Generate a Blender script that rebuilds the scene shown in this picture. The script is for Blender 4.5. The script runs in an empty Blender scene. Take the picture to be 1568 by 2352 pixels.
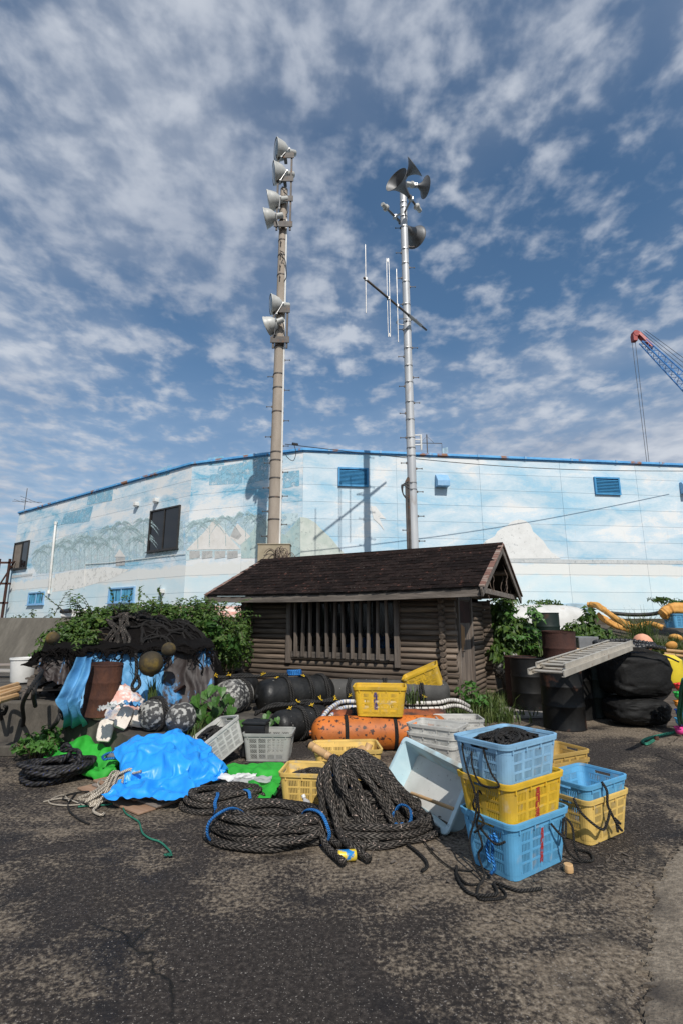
import bpy, math, random
from mathutils import Vector, Matrix, Euler, noise
# ------------------------------------------------------------------ camera, world, sun, exposure
scene = bpy.context.scene
EYE = 1.5; PITCH = math.radians(12.3); FPX = 1150.0          # focal length in units of a 1568 px wide photograph
cam_data = bpy.data.cameras.new('camera'); cam = bpy.data.objects.new('camera', cam_data)
scene.collection.objects.link(cam); scene.camera = cam
cam.location = (0, 0, EYE); cam.rotation_euler = (math.pi/2 + PITCH, 0, 0)
cam_data.sensor_fit = 'VERTICAL'; cam_data.sensor_height = 36; cam_data.lens = 36*FPX/2352
cam_data.clip_start = .05; cam_data.clip_end = 3000
SUN_AZ = math.radians(15); SUN_EL = math.radians(45)         # sun behind the camera, a little to the right
sun_dir = Vector((math.sin(SUN_AZ)*math.cos(SUN_EL), -math.cos(SUN_AZ)*math.cos(SUN_EL), math.sin(SUN_EL)))
world = bpy.data.worlds.new('World'); scene.world = world; world.use_nodes = True
def build_world():
    nt = world.node_tree; nt.nodes.clear(); N = nt.nodes.new; L = nt.links.new
    out = N('ShaderNodeOutputWorld'); bg = N('ShaderNodeBackground'); bg.inputs['Strength'].default_value = .103
    sky = N('ShaderNodeTexSky'); sky.sky_type = 'NISHITA'; sky.sun_disc = False
    sky.sun_elevation = SUN_EL; sky.sun_rotation = math.pi - SUN_AZ; sky.altitude = 0; sky.air_density = 1; sky.dust_density = .6; sky.ozone_density = 2.5
    tint = N('ShaderNodeMix'); tint.data_type = 'RGBA'; tint.blend_type = 'MULTIPLY'; tint.inputs[0].default_value = 1
    tint.inputs[7].default_value = (.86, 1.08, 1.12, 1); L(sky.outputs[0], tint.inputs[6])
    co = N('ShaderNodeTexCoord'); sep = N('ShaderNodeSeparateXYZ'); L(co.outputs['Generated'], sep.inputs[0])
    def math_(op, a, b=None, clamp=False):
        n = N('ShaderNodeMath'); n.operation = op; n.use_clamp = clamp
        for i, x in enumerate((a, b)):
            if x is None: continue
            if isinstance(x, (int, float)): n.inputs[i].default_value = x
            else: L(x, n.inputs[i])
        return n.outputs[0]
    zz = math_('ADD', math_('MAXIMUM', sep.outputs[2], 0), .10)
    comb = N('ShaderNodeCombineXYZ'); L(math_('DIVIDE', sep.outputs[0], zz), comb.inputs[0]); L(math_('DIVIDE', sep.outputs[1], zz), comb.inputs[1])
    def noise_(scale, det, rough, loc=(0,0,0), rot=0, sc=(1,1,1), dist=0):
        m = N('ShaderNodeMapping'); m.inputs['Location'].default_value = loc; m.inputs['Rotation'].default_value = (0,0,rot); m.inputs['Scale'].default_value = sc
        L(comb.outputs[0], m.inputs[0]); n = N('ShaderNodeTexNoise'); n.inputs['Scale'].default_value = scale; n.inputs['Detail'].default_value = det
        n.inputs['Roughness'].default_value = rough; n.inputs['Distortion'].default_value = dist; L(m.outputs[0], n.inputs[0]); return n.outputs[0]
    big = noise_(.62, 2, .45, loc=(CL[0],CL[1],0))
    mid = noise_(2.3, 3, .5, loc=(4.6,1.9,0), rot=.4, sc=(.95,1.05,1), dist=.15)
    lump = noise_(8.6, 4, .52, loc=(4.1,2.2,0), rot=-.2, sc=(1,.9,1), dist=.2)
    fine = noise_(26, 4, .55, loc=(2.1,7.2,0))
    cover = math_('ADD', math_('MULTIPLY', math_('SUBTRACT', big, .5), CV[0]), math_('MULTIPLY', math_('SUBTRACT', mid, .5), CV[1]))
    def smooth(x, lo, hi):
        m = N('ShaderNodeMapRange'); m.interpolation_type = 'SMOOTHSTEP'; m.inputs[1].default_value = lo; m.inputs[2].default_value = hi; L(x, m.inputs[0]); return m.outputs[0]
    veil = math_('MULTIPLY', smooth(cover, CV[2], CV[3]), .80)                      # soft high sheet
    broken = math_('MULTIPLY', smooth(math_('ADD', math_('MULTIPLY', cover, .55), math_('ADD', math_('MULTIPLY', math_('SUBTRACT', lump, .5), 2.3), math_('MULTIPLY', math_('SUBTRACT', fine, .5), .8))), CV[4], CV[5]), .80)   # broken lumps
    haze = math_('MULTIPLY', math_('SUBTRACT', 1, smooth(sep.outputs[2], .10, .55)), .55)   # pale air low in the sky, all round
    inv = lambda x: math_('SUBTRACT', 1, x)
    alpha = inv(math_('MULTIPLY', math_('MULTIPLY', inv(veil), inv(broken)), inv(haze)))
    # clouds are a little greyer where thin or shaded, whiter on their lumps
    cr = N('ShaderNodeValToRGB'); e = cr.color_ramp.elements
    e[0].position = .25; e[0].color = (3.3,3.85,4.9,1); e[1].position = .75; e[1].color = (5.9,6.3,7.0,1)
    L(math_('ADD', .45, math_('ADD', math_('MULTIPLY', math_('SUBTRACT', lump, .5), .9), math_('MULTIPLY', math_('SUBTRACT', mid, .5), 1.1))), cr.inputs[0])
    mix = N('ShaderNodeMix'); mix.data_type = 'RGBA'
    L(alpha, mix.inputs[0]); L(tint.outputs[2], mix.inputs[6]); L(cr.outputs[0], mix.inputs[7])
    L(mix.outputs[2], bg.inputs[0]); L(bg.outputs[0], out.inputs[0])
CL = (2.1, 0.3); CV = (2.3, .8, -.26, .66, -.26, .46)
build_world()
sl = bpy.data.lights.new('sun', 'SUN'); sl.energy = 4.2; sl.angle = math.radians(.53); sl.color = (1, .955, .89)
sun = bpy.data.objects.new('sun', sl); scene.collection.objects.link(sun)
sun.rotation_euler = (-sun_dir).to_track_quat('-Z', 'Y').to_euler(); sun.location = sun_dir*40
vs = scene.view_settings; vs.view_transform = 'Standard'; vs.look = 'None'; vs.exposure = 0; vs.gamma = 1; vs.use_curve_mapping = False
scene.cycles.use_denoising = True; scene.cycles.max_bounces = 6
# ------------------------------------------------------------------ helpers
COL = scene.collection
rng = random.Random(7)
PI = math.pi
cP, sP = math.cos(PITCH), math.sin(PITCH)
def ray(x, y):
    b = -(y-1176)/FPX
    return Vector(((x-784)/FPX, cP - b*sP, sP + b*cP))
def G(x, y, z=0.):                       # survey: where the line of sight meets height z
    r = ray(x, y); t = (z-EYE)/r.z; return Vector((r.x*t, r.y*t, z))
def YP(x, y, Y):                         # survey: where the line of sight meets distance Y
    r = ray(x, y); t = Y/r.y; return Vector((r.x*t, Y, EYE + r.z*t))
def onplane(x, y, o, d):                 # survey: (distance along d, height) on the vertical plane through o
    r = ray(x, y); n = (-d[1], d[0]); t = (o[0]*n[0]+o[1]*n[1])/(r.x*n[0]+r.y*n[1])
    return ((r.x*t-o[0])*d[0] + (r.y*t-o[1])*d[1], EYE + r.z*t)
def rot_to(d):                           # matrix turning +Z to d
    return Vector(d).to_track_quat('Z', 'Y').to_matrix().to_4x4()
class MB:
    def __init__(s): s.v = []; s.f = []; s.uv = []; s.hasuv = False
    def add(s, vs, fs, uv=None, m=None):
        o = len(s.v)
        if m is not None: vs = [m @ Vector(p) for p in vs]
        s.v += [tuple(p) for p in vs]; s.f += [tuple(i+o for i in f) for f in fs]
        if uv: s.hasuv = True; s.uv += uv
        else: s.uv += [(0,0)]*len(vs)
    def box(s, c, d, m=None, taper=None):
        x, y, z = d[0]/2, d[1]/2, d[2]/2; t = taper or 1
        vs = [(c[0]+a*x*(t if k<0 else 1), c[1]+b*y*(t if k<0 else 1), c[2]+k*z) for k in (-1,1) for b in (-1,1) for a in (-1,1)]
        s.add(vs, [(0,2,3,1),(4,5,7,6),(0,1,5,4),(2,6,7,3),(0,4,6,2),(1,3,7,5)], m=m)
    def bar(s, p, q, w, h, up=(0,0,1)):
        p = Vector(p); q = Vector(q); d = (q-p); L = d.length; d.normalize(); u = Vector(up); x = d.cross(u)
        if x.length < 1e-4: x = Vector((1,0,0))
        x.normalize(); y = x.cross(d)
        m = Matrix((( x.x,d.x,y.x,0),(x.y,d.y,y.y,0),(x.z,d.z,y.z,0),(0,0,0,1))); m.translation = (p+q)/2
        s.box((0,0,0), (w, L, h), m)
    def tube(s, pts, r, n=8, closed=False, caps=True, uvr=None, mod=None, flat=1.):
        pts = [Vector(p) for p in pts]; N = len(pts)
        if N < 2: return
        T = []
        for i in range(N):
            a = pts[i-1] if (i or closed) else pts[0]; b = pts[(i+1)%N] if (i < N-1 or closed) else pts[-1]
            t = b-a; T.append(t.normalized() if t.length > 1e-9 else Vector((0,0,1)))
        u = Vector((0,0,1)); u = u - T[0]*u.dot(T[0])
        if u.length < .2: u = Vector((1,0,0)) - T[0]*T[0].x
        u.normalize(); vs = []; uv = []; dist = 0
        for i in range(N):
            u = u - T[i]*u.dot(T[i]); u.normalize(); w = T[i].cross(u)
            if i: dist += (pts[i]-pts[i-1]).length
            rr = r[i] if isinstance(r, (list, tuple)) else r
            k = (uvr or (rr if rr > 1e-6 else 1))
            for j in range(n):
                a = 2*PI*j/n; q = rr*(mod(dist/k, j/n) if mod else 1)
                vs.append(pts[i] + u*math.cos(a)*q*flat + w*math.sin(a)*q); uv.append((dist/k, j/n))
        fs = []
        for i in range(N if closed else N-1):
            b = ((i+1)%N)*n; a = i*n
            for j in range(n): fs.append((a+j, a+(j+1)%n, b+(j+1)%n, b+j))
        if caps and not closed: fs.append(tuple(range(n-1,-1,-1))); fs.append(tuple(range((N-1)*n, N*n)))
        s.add(vs, fs, uv)
    def cyl(s, p, q, r, r2=None, n=16, caps=True): s.tube([p, q], [r, r if r2 is None else r2], n, caps=caps)
    def lathe(s, prof, n=24, m=None, caps=False):     # prof: (radius, height)
        vs = []; fs = []
        for (r, z) in prof:
            for j in range(n): a = 2*PI*j/n; vs.append((r*math.cos(a), r*math.sin(a), z))
        for i in range(len(prof)-1):
            for j in range(n): fs.append((i*n+j, i*n+(j+1)%n, (i+1)*n+(j+1)%n, (i+1)*n+j))
        if caps: fs.append(tuple(range(n-1,-1,-1))); k = (len(prof)-1)*n; fs.append(tuple(range(k, k+n)))
        s.add(vs, fs, m=m)
    def grid(s, nu, nv, fn, closed=False):
        vs = [fn(i/(nu if closed else nu-1), j/(nv-1)) for j in range(nv) for i in range(nu)]
        fs = [(j*nu+i, j*nu+(i+1)%nu, (j+1)*nu+(i+1)%nu, (j+1)*nu+i) for j in range(nv-1) for i in range(nu if closed else nu-1)]
        s.add(vs, fs)
    def poly(s, pts, th=None, n=None):                # flat polygon, extruded by vector th
        k = len(pts); pts = [Vector(p) for p in pts]
        if th is None: s.add(pts, [tuple(range(k))]); return
        th = Vector(th)
        s.add(pts + [p+th for p in pts], [tuple(range(k-1,-1,-1)), tuple(range(k, 2*k))] + [(i, (i+1)%k, k+(i+1)%k, k+i) for i in range(k)])
    def mesh(s, name, mat, smooth=None):
        me = bpy.data.meshes.new(name); me.from_pydata(s.v, [], s.f)
        if s.hasuv:
            ul = me.uv_layers.new(name='UVMap'); li = [0]*len(me.loops); me.loops.foreach_get('vertex_index', li)
            fl = [c for i in li for c in s.uv[i]]; ul.data.foreach_set('uv', fl)
        for m in (mat if isinstance(mat, (list, tuple)) else [mat]): me.materials.append(m)
        me.update()
        if smooth is not None: me.shade_smooth() if smooth is True else smooth_by(me, smooth)
        return me
def smooth_by(me, ang):
    me.shade_smooth()
    try: me.set_sharp_from_angle(angle=math.radians(ang))
    except Exception: pass
def link(name, data, parent=None, m=None, bev=0):
    o = bpy.data.objects.new(name, data); COL.objects.link(o)
    if parent is not None: o.parent = parent
    if m is not None: o.matrix_basis = m if isinstance(m, Matrix) else Matrix.Translation(m)
    if bev: b = o.modifiers.new('bevel', 'BEVEL'); b.width = bev; b.segments = 1; b.limit_method = 'ANGLE'
    return o
def part(mb, name, mat, parent, smooth=None, bev=0, m=None, stuff=False, label=None):
    o = link(name, mb.mesh(name, mat, smooth), parent, m, bev)
    if stuff: o['kind'] = 'stuff'
    if label: o['label'] = label
    return o
def tag(o, label, cat, group=None):
    o['label'] = label; o['category'] = cat
    if group: o['group'] = group
    return o
def thing(name, label, cat, loc=(0,0,0), rz=0., group=None, rot=None):
    o = bpy.data.objects.new(name, None); COL.objects.link(o); o.empty_display_size = .1
    o.location = loc; o.rotation_euler = rot if rot else (0,0,rz); return tag(o, label, cat, group)
def single(mb, name, mat, label, cat, loc=(0,0,0), rz=0., group=None, smooth=None, bev=0, rot=None):
    o = link(name, mb.mesh(name, mat, smooth), None, None, bev); o.location = loc; o.rotation_euler = rot if rot else (0,0,rz)
    return tag(o, label, cat, group)
def struct(mb, name, mat, smooth=None):
    o = link(name, mb.mesh(name, mat, smooth)); o['kind'] = 'structure'; return o
def copy_tree(root, loc, rz=None, label=None):
    r = root.copy(); COL.objects.link(r); r.location = loc
    if rz is not None: r.rotation_euler = rz if isinstance(rz, tuple) else (0,0,rz)
    if label: r['label'] = label
    for ch in root.children:
        c = ch.copy(); COL.objects.link(c); c.parent = r
        for g in ch.children: d = g.copy(); COL.objects.link(d); d.parent = c
    return r
def spline(ctrl, per=10, closed=False):               # Catmull-Rom
    P = [Vector(p) for p in ctrl]; n = len(P); out = []
    for i in range(n if closed else n-1):
        p0 = P[(i-1)%n] if (closed or i) else P[0]; p1 = P[i]; p2 = P[(i+1)%n]; p3 = P[(i+2)%n] if (closed or i+2 < n) else P[-1]
        for k in range(per):
            t = k/per; out.append(.5*((2*p1)+(p2-p0)*t+(2*p0-5*p1+4*p2-p3)*t*t+(3*p1-p0-3*p2+p3)*t**3))
    if not closed: out.append(P[-1])
    return out
def nz(x, y=0., z=0.): return noise.noise(Vector((x, y, z)))
def fb(x, y=0., z=0., o=4):
    return noise.fractal(Vector((x, y, z)), 1.0, 2.0, o)
def ridge(x, y=0., z=0.): return 1-abs(noise.noise(Vector((x, y, z))))*2
# ------------------------------------------------------------------ materials
MATS = {}
def nodes(name):
    m = bpy.data.materials.new(name); m.use_nodes = True; MATS[name] = m
    nt = m.node_tree; return m, nt, nt.nodes['Principled BSDF'], nt.nodes.new, nt.links.new
def setramp(r, stops):
    e = r.color_ramp.elements
    while len(e) < len(stops): e.new(.5)
    for i, (p, c) in enumerate(stops): e[i].position = p; e[i].color = (*c, 1) if len(c) == 3 else c
def pm(name, stops, rough=.6, sc=6., det=6, nr=.6, stretch=(1,1,1), bump=0., bsc=None, metal=0., rnd=0., spec=.5, coord='Object', spots=None, r2=None, trans=0., dist=0.1, bdist=.02):
    """principled surface: noise -> colour stops, optional second-noise spots ((scale, thr, colour)), bump, random tint per object"""
    m, nt, b, N, L = nodes(name)
    if isinstance(stops[0], (int, float)): stops = [(.3, tuple(c*.8 for c in stops)), (.7, stops)]
    co = N('ShaderNodeTexCoord'); mp = N('ShaderNodeMapping'); mp.inputs['Scale'].default_value = stretch
    if coord == 'World':
        g = N('ShaderNodeNewGeometry'); L(g.outputs['Position'], mp.inputs[0])
    else: L(co.outputs[coord], mp.inputs[0])
    oi = N('ShaderNodeObjectInfo'); ad = N('ShaderNodeVectorMath'); ad.operation = 'ADD'
    vm = N('ShaderNodeVectorMath'); vm.operation = 'SCALE'; vm.inputs[0].default_value = (13.7, 7.1, 9.3); L(oi.outputs['Random'], vm.inputs['Scale'])
    L(mp.outputs[0], ad.inputs[0])
    if coord != 'World': L(vm.outputs[0], ad.inputs[1])
    n = N('ShaderNodeTexNoise'); n.inputs['Scale'].default_value = sc; n.inputs['Detail'].default_value = det; n.inputs['Roughness'].default_value = nr; n.inputs['Distortion'].default_value = dist
    L(ad.outputs[0], n.inputs[0]); r = N('ShaderNodeValToRGB'); setramp(r, stops); L(n.outputs[0], r.inputs[0]); col = r.outputs[0]
    for sp in (spots or []):
        s2 = N('ShaderNodeTexNoise'); s2.inputs['Scale'].default_value = sp[0]; s2.inputs['Detail'].default_value = sp[4] if len(sp) > 4 else 4; L(ad.outputs[0], s2.inputs[0])
        r2_ = N('ShaderNodeValToRGB'); w = sp[3] if len(sp) > 3 else .04; setramp(r2_, [(sp[1]-w, (0,0,0)), (sp[1]+w, (1,1,1))]); L(s2.outputs[0], r2_.inputs[0])
        mx = N('ShaderNodeMix'); mx.data_type = 'RGBA'; L(r2_.outputs[0], mx.inputs[0]); L(col, mx.inputs[6]); mx.inputs[7].default_value = (*sp[2], 1); col = mx.outputs[2]
    if rnd:
        h = N('ShaderNodeHueSaturation'); mr = N('ShaderNodeMapRange'); mr.inputs[3].default_value = 1-rnd; mr.inputs[4].default_value = 1+rnd
        L(oi.outputs['Random'], mr.inputs[0]); L(mr.outputs[0], h.inputs['Value']); L(col, h.inputs['Color']); col = h.outputs[0]
    L(col, b.inputs['Base Color']); b.inputs['Roughness'].default_value = rough; b.inputs['Metallic'].default_value = metal; b.inputs['Specular IOR Level'].default_value = spec
    if r2 is not None:
        mr = N('ShaderNodeMapRange'); mr.inputs[1].default_value = .35; mr.inputs[2].default_value = .65; mr.inputs[3].default_value = rough; mr.inputs[4].default_value = r2; L(n.outputs[0], mr.inputs[0]); L(mr.outputs[0], b.inputs['Roughness'])
    if bump:
        bn = N('ShaderNodeTexNoise'); bn.inputs['Scale'].default_value = bsc or sc*3; bn.inputs['Detail'].default_value = 6; L(ad.outputs[0], bn.inputs[0])
        bp = N('ShaderNodeBump'); bp.inputs['Strength'].default_value = bump; bp.inputs['Distance'].default_value = bdist; L(bn.outputs[0], bp.inputs['Height']); L(bp.outputs[0], b.inputs['Normal'])
    if trans:                                             # thin leaf or film: light passes through
        tr = N('ShaderNodeBsdfTranslucent'); L(col, tr.inputs[0]); ms = N('ShaderNodeMixShader'); ms.inputs[0].default_value = trans
        L(b.outputs[0], ms.inputs[1]); L(tr.outputs[0], ms.inputs[2]); L(ms.outputs[0], nt.nodes['Material Output'].inputs[0])
    return m
def ropemat(name, ca, cb, k, strands, chevron, speck=None, rough=.75, spec=.3):
    m, nt, b, N, L = nodes(name)
    def ma(op, a, c=None):
        n = N('ShaderNodeMath'); n.operation = op
        for i, x in enumerate((a, c)):
            if x is None: continue
            if isinstance(x, (int, float)): n.inputs[i].default_value = x
            else: L(x, n.inputs[i])
        return n.outputs[0]
    uv = N('ShaderNodeUVMap'); s = N('ShaderNodeSeparateXYZ'); L(uv.outputs[0], s.inputs[0])
    vv = ma('MULTIPLY', s.outputs[1], strands)
    if chevron: vv = ma('MULTIPLY', ma('ABSOLUTE', ma('SUBTRACT', ma('FRACT', vv), .5)), 2)
    ph = ma('FRACT', ma('ADD', ma('MULTIPLY', s.outputs[0], k), vv)); hgt = ma('SINE', ma('MULTIPLY', ph, PI))
    co = N('ShaderNodeTexCoord'); n = N('ShaderNodeTexNoise'); n.inputs['Scale'].default_value = 9; n.inputs['Detail'].default_value = 5; L(co.outputs['Object'], n.inputs[0])
    n2 = N('ShaderNodeTexNoise'); n2.inputs['Scale'].default_value = 140; n2.inputs['Detail'].default_value = 2; L(co.outputs['Object'], n2.inputs[0])
    r = N('ShaderNodeValToRGB'); setramp(r, [(.1, tuple(c*.25 for c in ca)), (.55, ca), (1, cb)])
    L(ma('MULTIPLY', hgt, ma('ADD', ma('MULTIPLY', n.outputs[0], .9), ma('MULTIPLY', n2.outputs[0], .6))), r.inputs[0]); col = r.outputs[0]
    if speck:
        q = N('ShaderNodeTexNoise'); q.inputs['Scale'].default_value = 60; q.inputs['Detail'].default_value = 2; L(co.outputs['Object'], q.inputs[0])
        rr = N('ShaderNodeValToRGB'); setramp(rr, [(.66, (0,0,0)), (.72, (1,1,1))]); L(q.outputs[0], rr.inputs[0])
        mx = N('ShaderNodeMix'); mx.data_type = 'RGBA'; L(rr.outputs[0], mx.inputs[0]); L(col, mx.inputs[6]); mx.inputs[7].default_value = (*speck, 1); col = mx.outputs[2]
    L(col, b.inputs['Base Color']); b.inputs['Roughness'].default_value = rough; b.inputs['Specular IOR Level'].default_value = spec
    bp = N('ShaderNodeBump'); bp.inputs['Strength'].default_value = .9; bp.inputs['Distance'].default_value = .006; L(ma('ADD', hgt, ma('MULTIPLY', n2.outputs[0], .5)), bp.inputs['Height']); L(bp.outputs[0], b.inputs['Normal'])
    return m
def M(n): return MATS[n]
pm('concrete', [(.3,(.035,.030,.025)),(.5,(.075,.065,.052)),(.7,(.13,.115,.095))], .9, 2.2, 8, .7, bump=.5, bsc=30, spots=[(3.,.58,(.04,.035,.03),.08)], stretch=(1,1,.5))
pm('concrete_light', [(.3,(.22,.2,.18)),(.7,(.36,.34,.31))], .9, 3, 8, .7, bump=.4, bsc=30)
pm('slope_concrete', [(.3,(.05,.044,.036)),(.5,(.092,.082,.066)),(.72,(.16,.145,.12))], .9, 1.1, 8, .7, bump=.4, bsc=20, stretch=(2.2,1,.35))
pm('soil', [(.3,(.035,.028,.02)),(.7,(.10,.082,.058))], .95, 3, 8, .7, bump=.6, bsc=20)
pm('log', [(.28,(.025,.019,.015)),(.42,(.088,.064,.046)),(.58,(.160,.121,.090)),(.8,(.30,.245,.195))], .85, 5, 8, .68, stretch=(.16,2.2,2.2), bump=.9, bsc=13, rnd=.38)
pm('board', [(.28,(.05,.042,.036)),(.5,(.13,.108,.09)),(.75,(.24,.205,.175))], .85, 5, 8, .68, stretch=(.3,2,2), bump=.4, bsc=16, rnd=.2)
pm('post', [(.28,(.04,.031,.025)),(.5,(.115,.092,.075)),(.75,(.24,.20,.165))], .85, 5, 8, .68, stretch=(2.5,2.5,.25), bump=.4, bsc=16, rnd=.25)
pm('door_wood', [(.3,(.07,.055,.044)),(.5,(.19,.15,.12)),(.7,(.32,.26,.21))], .85, 4, 8, .68, stretch=(3,3,.22), bump=.4, bsc=14)
pm('raw_wood', [(.3,(.30,.15,.06)),(.7,(.5,.28,.13))], .8, 4, 6, .6, stretch=(3,3,.3), bump=.3)
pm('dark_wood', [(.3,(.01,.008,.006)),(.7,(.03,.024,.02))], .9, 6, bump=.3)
pm('shingle', [(.3,(.007,.0045,.004)),(.55,(.016,.0105,.009)),(.8,(.032,.022,.018))], .95, 14, 8, .7, bump=.9, bsc=120, rnd=.45, bdist=.01, spec=.1, spots=[(38,.72,(.22,.2,.17),.03),(11,.69,(.13,.055,.04),.04)])
pm('roof_trim', [(.3,(.09,.04,.03)),(.7,(.22,.11,.08))], .85, 8, bump=.4, spots=[(9,.55,(.28,.22,.18),.05)], stretch=(.4,2,2))
pm('rust', [(.28,(.02,.010,.008)),(.45,(.055,.020,.012)),(.62,(.105,.038,.018)),(.8,(.20,.075,.022))], .88, 3.2, 8, .7, bump=.35, bsc=40, stretch=(1,1,.6), spots=[(18,.70,(.012,.009,.008),.03)])
pm('rust_dark', [(.3,(.022,.010,.008)),(.6,(.06,.022,.015)),(.8,(.10,.04,.022))], .85, 3, 8, .7, bump=.3, bsc=40)
pm('drum_black', [(.3,(.003,.003,.003)),(.7,(.009,.0085,.008))], .38, spec=.3, sc=4, det=8, nr=.6, r2=.6, bump=.12, bsc=6, spots=[(5,.68,(.07,.03,.018),.05)])
pm('drum_green', [(.3,(.004,.010,.008)),(.7,(.011,.022,.017))], .45, spec=.35, sc=4, det=8, nr=.6, r2=.65, bump=.12, bsc=6, spots=[(4,.66,(.06,.03,.018),.06)])
pm('float_black', [(.3,(.005,.005,.005)),(.55,(.012,.012,.0115)),(.8,(.035,.034,.032))], .42, spec=.4, sc=4, det=8, nr=.7, r2=.7, bump=.25, bsc=25, spots=[(26,.73,(.4,.38,.35),.02)])
pm('float_gray', [(.3,(.035,.034,.032)),(.6,(.075,.072,.066)),(.8,(.12,.115,.105))], .75, 3, 8, .7, bump=.2, bsc=25, spots=[(22,.72,(.45,.43,.4),.02)])
pm('float_white', [(.3,(.02,.02,.02)),(.6,(.06,.058,.055))], .7, 4, 8, .7, bump=.4, bsc=25, spots=[(20,.545,(.36,.35,.32),.04,12),(4,.60,(.30,.29,.27),.05,12)])
pm('float_orange', [(.3,(.50,.12,.014)),(.7,(.66,.19,.022))], .6, 3, 6, .6, bump=.15, bsc=25, spots=[(2.4,.55,(.24,.070,.018),.16,10),(19,.60,(.05,.018,.010),.03,10)], stretch=(1,1,1))
pm('float_orange_old', [(.3,(.10,.035,.018)),(.7,(.42,.10,.02))], .75, 4, 8, .7, bump=.3, bsc=25, spots=[(6,.55,(.05,.02,.012),.06,8)])
for nme, c in dict(yellow=(.80,.50,.035), yellow_pale=(.82,.56,.16), yellow_old=(.55,.36,.10), blue=(.13,.42,.69), blue_pale=(.28,.52,.74), white=(.60,.59,.55), gray=(.36,.36,.33), ltblue=(.42,.58,.68)).items():
    pm('plastic_'+nme, [(.3,tuple(x*.80 for x in c)),(.55,c),(.8,tuple(min(.9,x*1.1) for x in c))], .5, 5, 8, .65, r2=.62, bump=.06, bsc=30, spots=[(40,.71,tuple(x*.55+.02 for x in c),.05),(2.6,.60,tuple(x*.55+.03 for x in c),.12,10),(11,.66,tuple(x*.5+.18 for x in c),.05,8)], trans=.12 if nme != 'gray' else 0)
pm('tub', [(.3,(.42,.60,.66)),(.6,(.55,.70,.74)),(.8,(.66,.74,.74))], .55, 3, 6, .6, bump=.05, spots=[(3.4,.62,(.33,.22,.11),.10,10),(40,.74,(.1,.08,.06),.02)])
pm('tub_inside', [(.3,(.50,.50,.46)),(.7,(.64,.63,.59))], .6, 4, 8, .6, bump=.08, spots=[(3.0,.66,(.36,.27,.17),.08,10),(22,.70,(.24,.21,.18),.05)])
pm('tarp_blue', [(.3,(.010,.24,.70)),(.7,(.02,.32,.86))], .44, 4, 5, .6, bump=.14, bsc=45, bdist=.006, spots=[(30,.76,(.3,.42,.5),.03)], spec=.6)
pm('tarp_green', [(.3,(.012,.25,.018)),(.7,(.025,.38,.03))], .72, 4, 5, .6, bump=.15, bsc=60, bdist=.006)
pm('tarp_old', [(.40,(.014,.009,.008)),(.53,(.028,.018,.015)),(.57,(.04,.20,.42)),(.75,(.08,.31,.58))], .6, 1.5, 9, .72, bump=.2, bsc=40, stretch=(1.5,1,.6), dist=.6)
pm('tarp_faded', [(.30,(.03,.02,.016)),(.37,(.06,.19,.36)),(.52,(.09,.30,.55)),(.66,(.15,.38,.62)),(.8,(.34,.48,.62))], .6, 2.2, 9, .72, bump=.2, bsc=40, dist=.4)
pm('net', [(.3,(.004,.0035,.0035)),(.6,(.010,.0085,.008)),(.85,(.03,.024,.02))], .95, 14, 8, .75, bump=1., bsc=60, bdist=.04, spec=.1)
pm('rope_dark', [(.3,(.008,.008,.008)),(.7,(.028,.025,.023))], .85, 60, 4, .7, bump=.8, bsc=140, spec=.2)
pm('plywood', [(.3,(.20,.115,.07)),(.55,(.30,.185,.12)),(.8,(.40,.27,.19))], .8, 3, 8, .65, stretch=(.3,3,1), bump=.15, bsc=18)
pm('plywood_gray', [(.3,(.13,.105,.09)),(.5,(.22,.185,.16)),(.8,(.32,.28,.25))], .85, 3, 8, .65, stretch=(.3,3,1), bump=.2, bsc=18)
pm('old_wood', [(.3,(.035,.028,.023)),(.55,(.13,.108,.09)),(.8,(.27,.235,.20))], .9, 5, 8, .7, stretch=(.4,2.5,2.5), bump=.5, bsc=14, rnd=.2)
pm('bamboo', [(.3,(.42,.24,.10)),(.7,(.58,.37,.18))], .5, 3, 6, .6, stretch=(1,1,.2), bump=.08, spots=[(9,.68,(.2,.1,.05),.05)])
pm('styro', [(.3,(.55,.46,.38)),(.6,(.72,.66,.58))], .85, 7, 8, .7, bump=.5, bsc=40, spots=[(16,.70,(.14,.10,.07),.03)])
pm('trash', [(.3,(.55,.42,.36)),(.45,(.62,.3,.24)),(.55,(.66,.6,.55)),(.7,(.2,.25,.4))], .4, 6, 4, .7, bump=.2)
pm('film', [(.3,(.5,.5,.5)),(.7,(.68,.66,.64))], .2, 8, trans=.4)
pm('pole_concrete', [(.3,(.27,.225,.18)),(.6,(.36,.305,.25)),(.8,(.43,.37,.31))], .85, 5, 8, .7, bump=.15, bsc=60, stretch=(1,1,.3), spots=[(4,.68,(.5,.45,.4),.05)])
pm('pole_steel', [(.3,(.40,.41,.42)),(.6,(.50,.51,.52)),(.8,(.56,.57,.57))], .5, 2.5, 8, .6, metal=.15, stretch=(1,1,.4), spots=[(3.2,.68,(.33,.3,.28),.05)])
pm('galv', [(.3,(.20,.20,.20)),(.7,(.33,.33,.33))], .42, 6, metal=.6, bump=.05)
pm('dark_steel', [(.3,(.05,.046,.043)),(.7,(.12,.105,.095))], .6, 6, 6, .7, metal=.3, spots=[(9,.62,(.13,.07,.04),.06)])
pm('lamp_paint', [(.3,(.36,.36,.34)),(.7,(.50,.50,.47))], .45, 5, spots=[(8,.7,(.3,.26,.22),.05)])
pm('lamp_glass', (.22,.27,.28), .06, 3, spec=.8)
pm('horn', [(.3,(.085,.087,.09)),(.7,(.14,.142,.145))], .5, 5, metal=.2, spots=[(6,.68,(.12,.11,.1),.05)])
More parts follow.
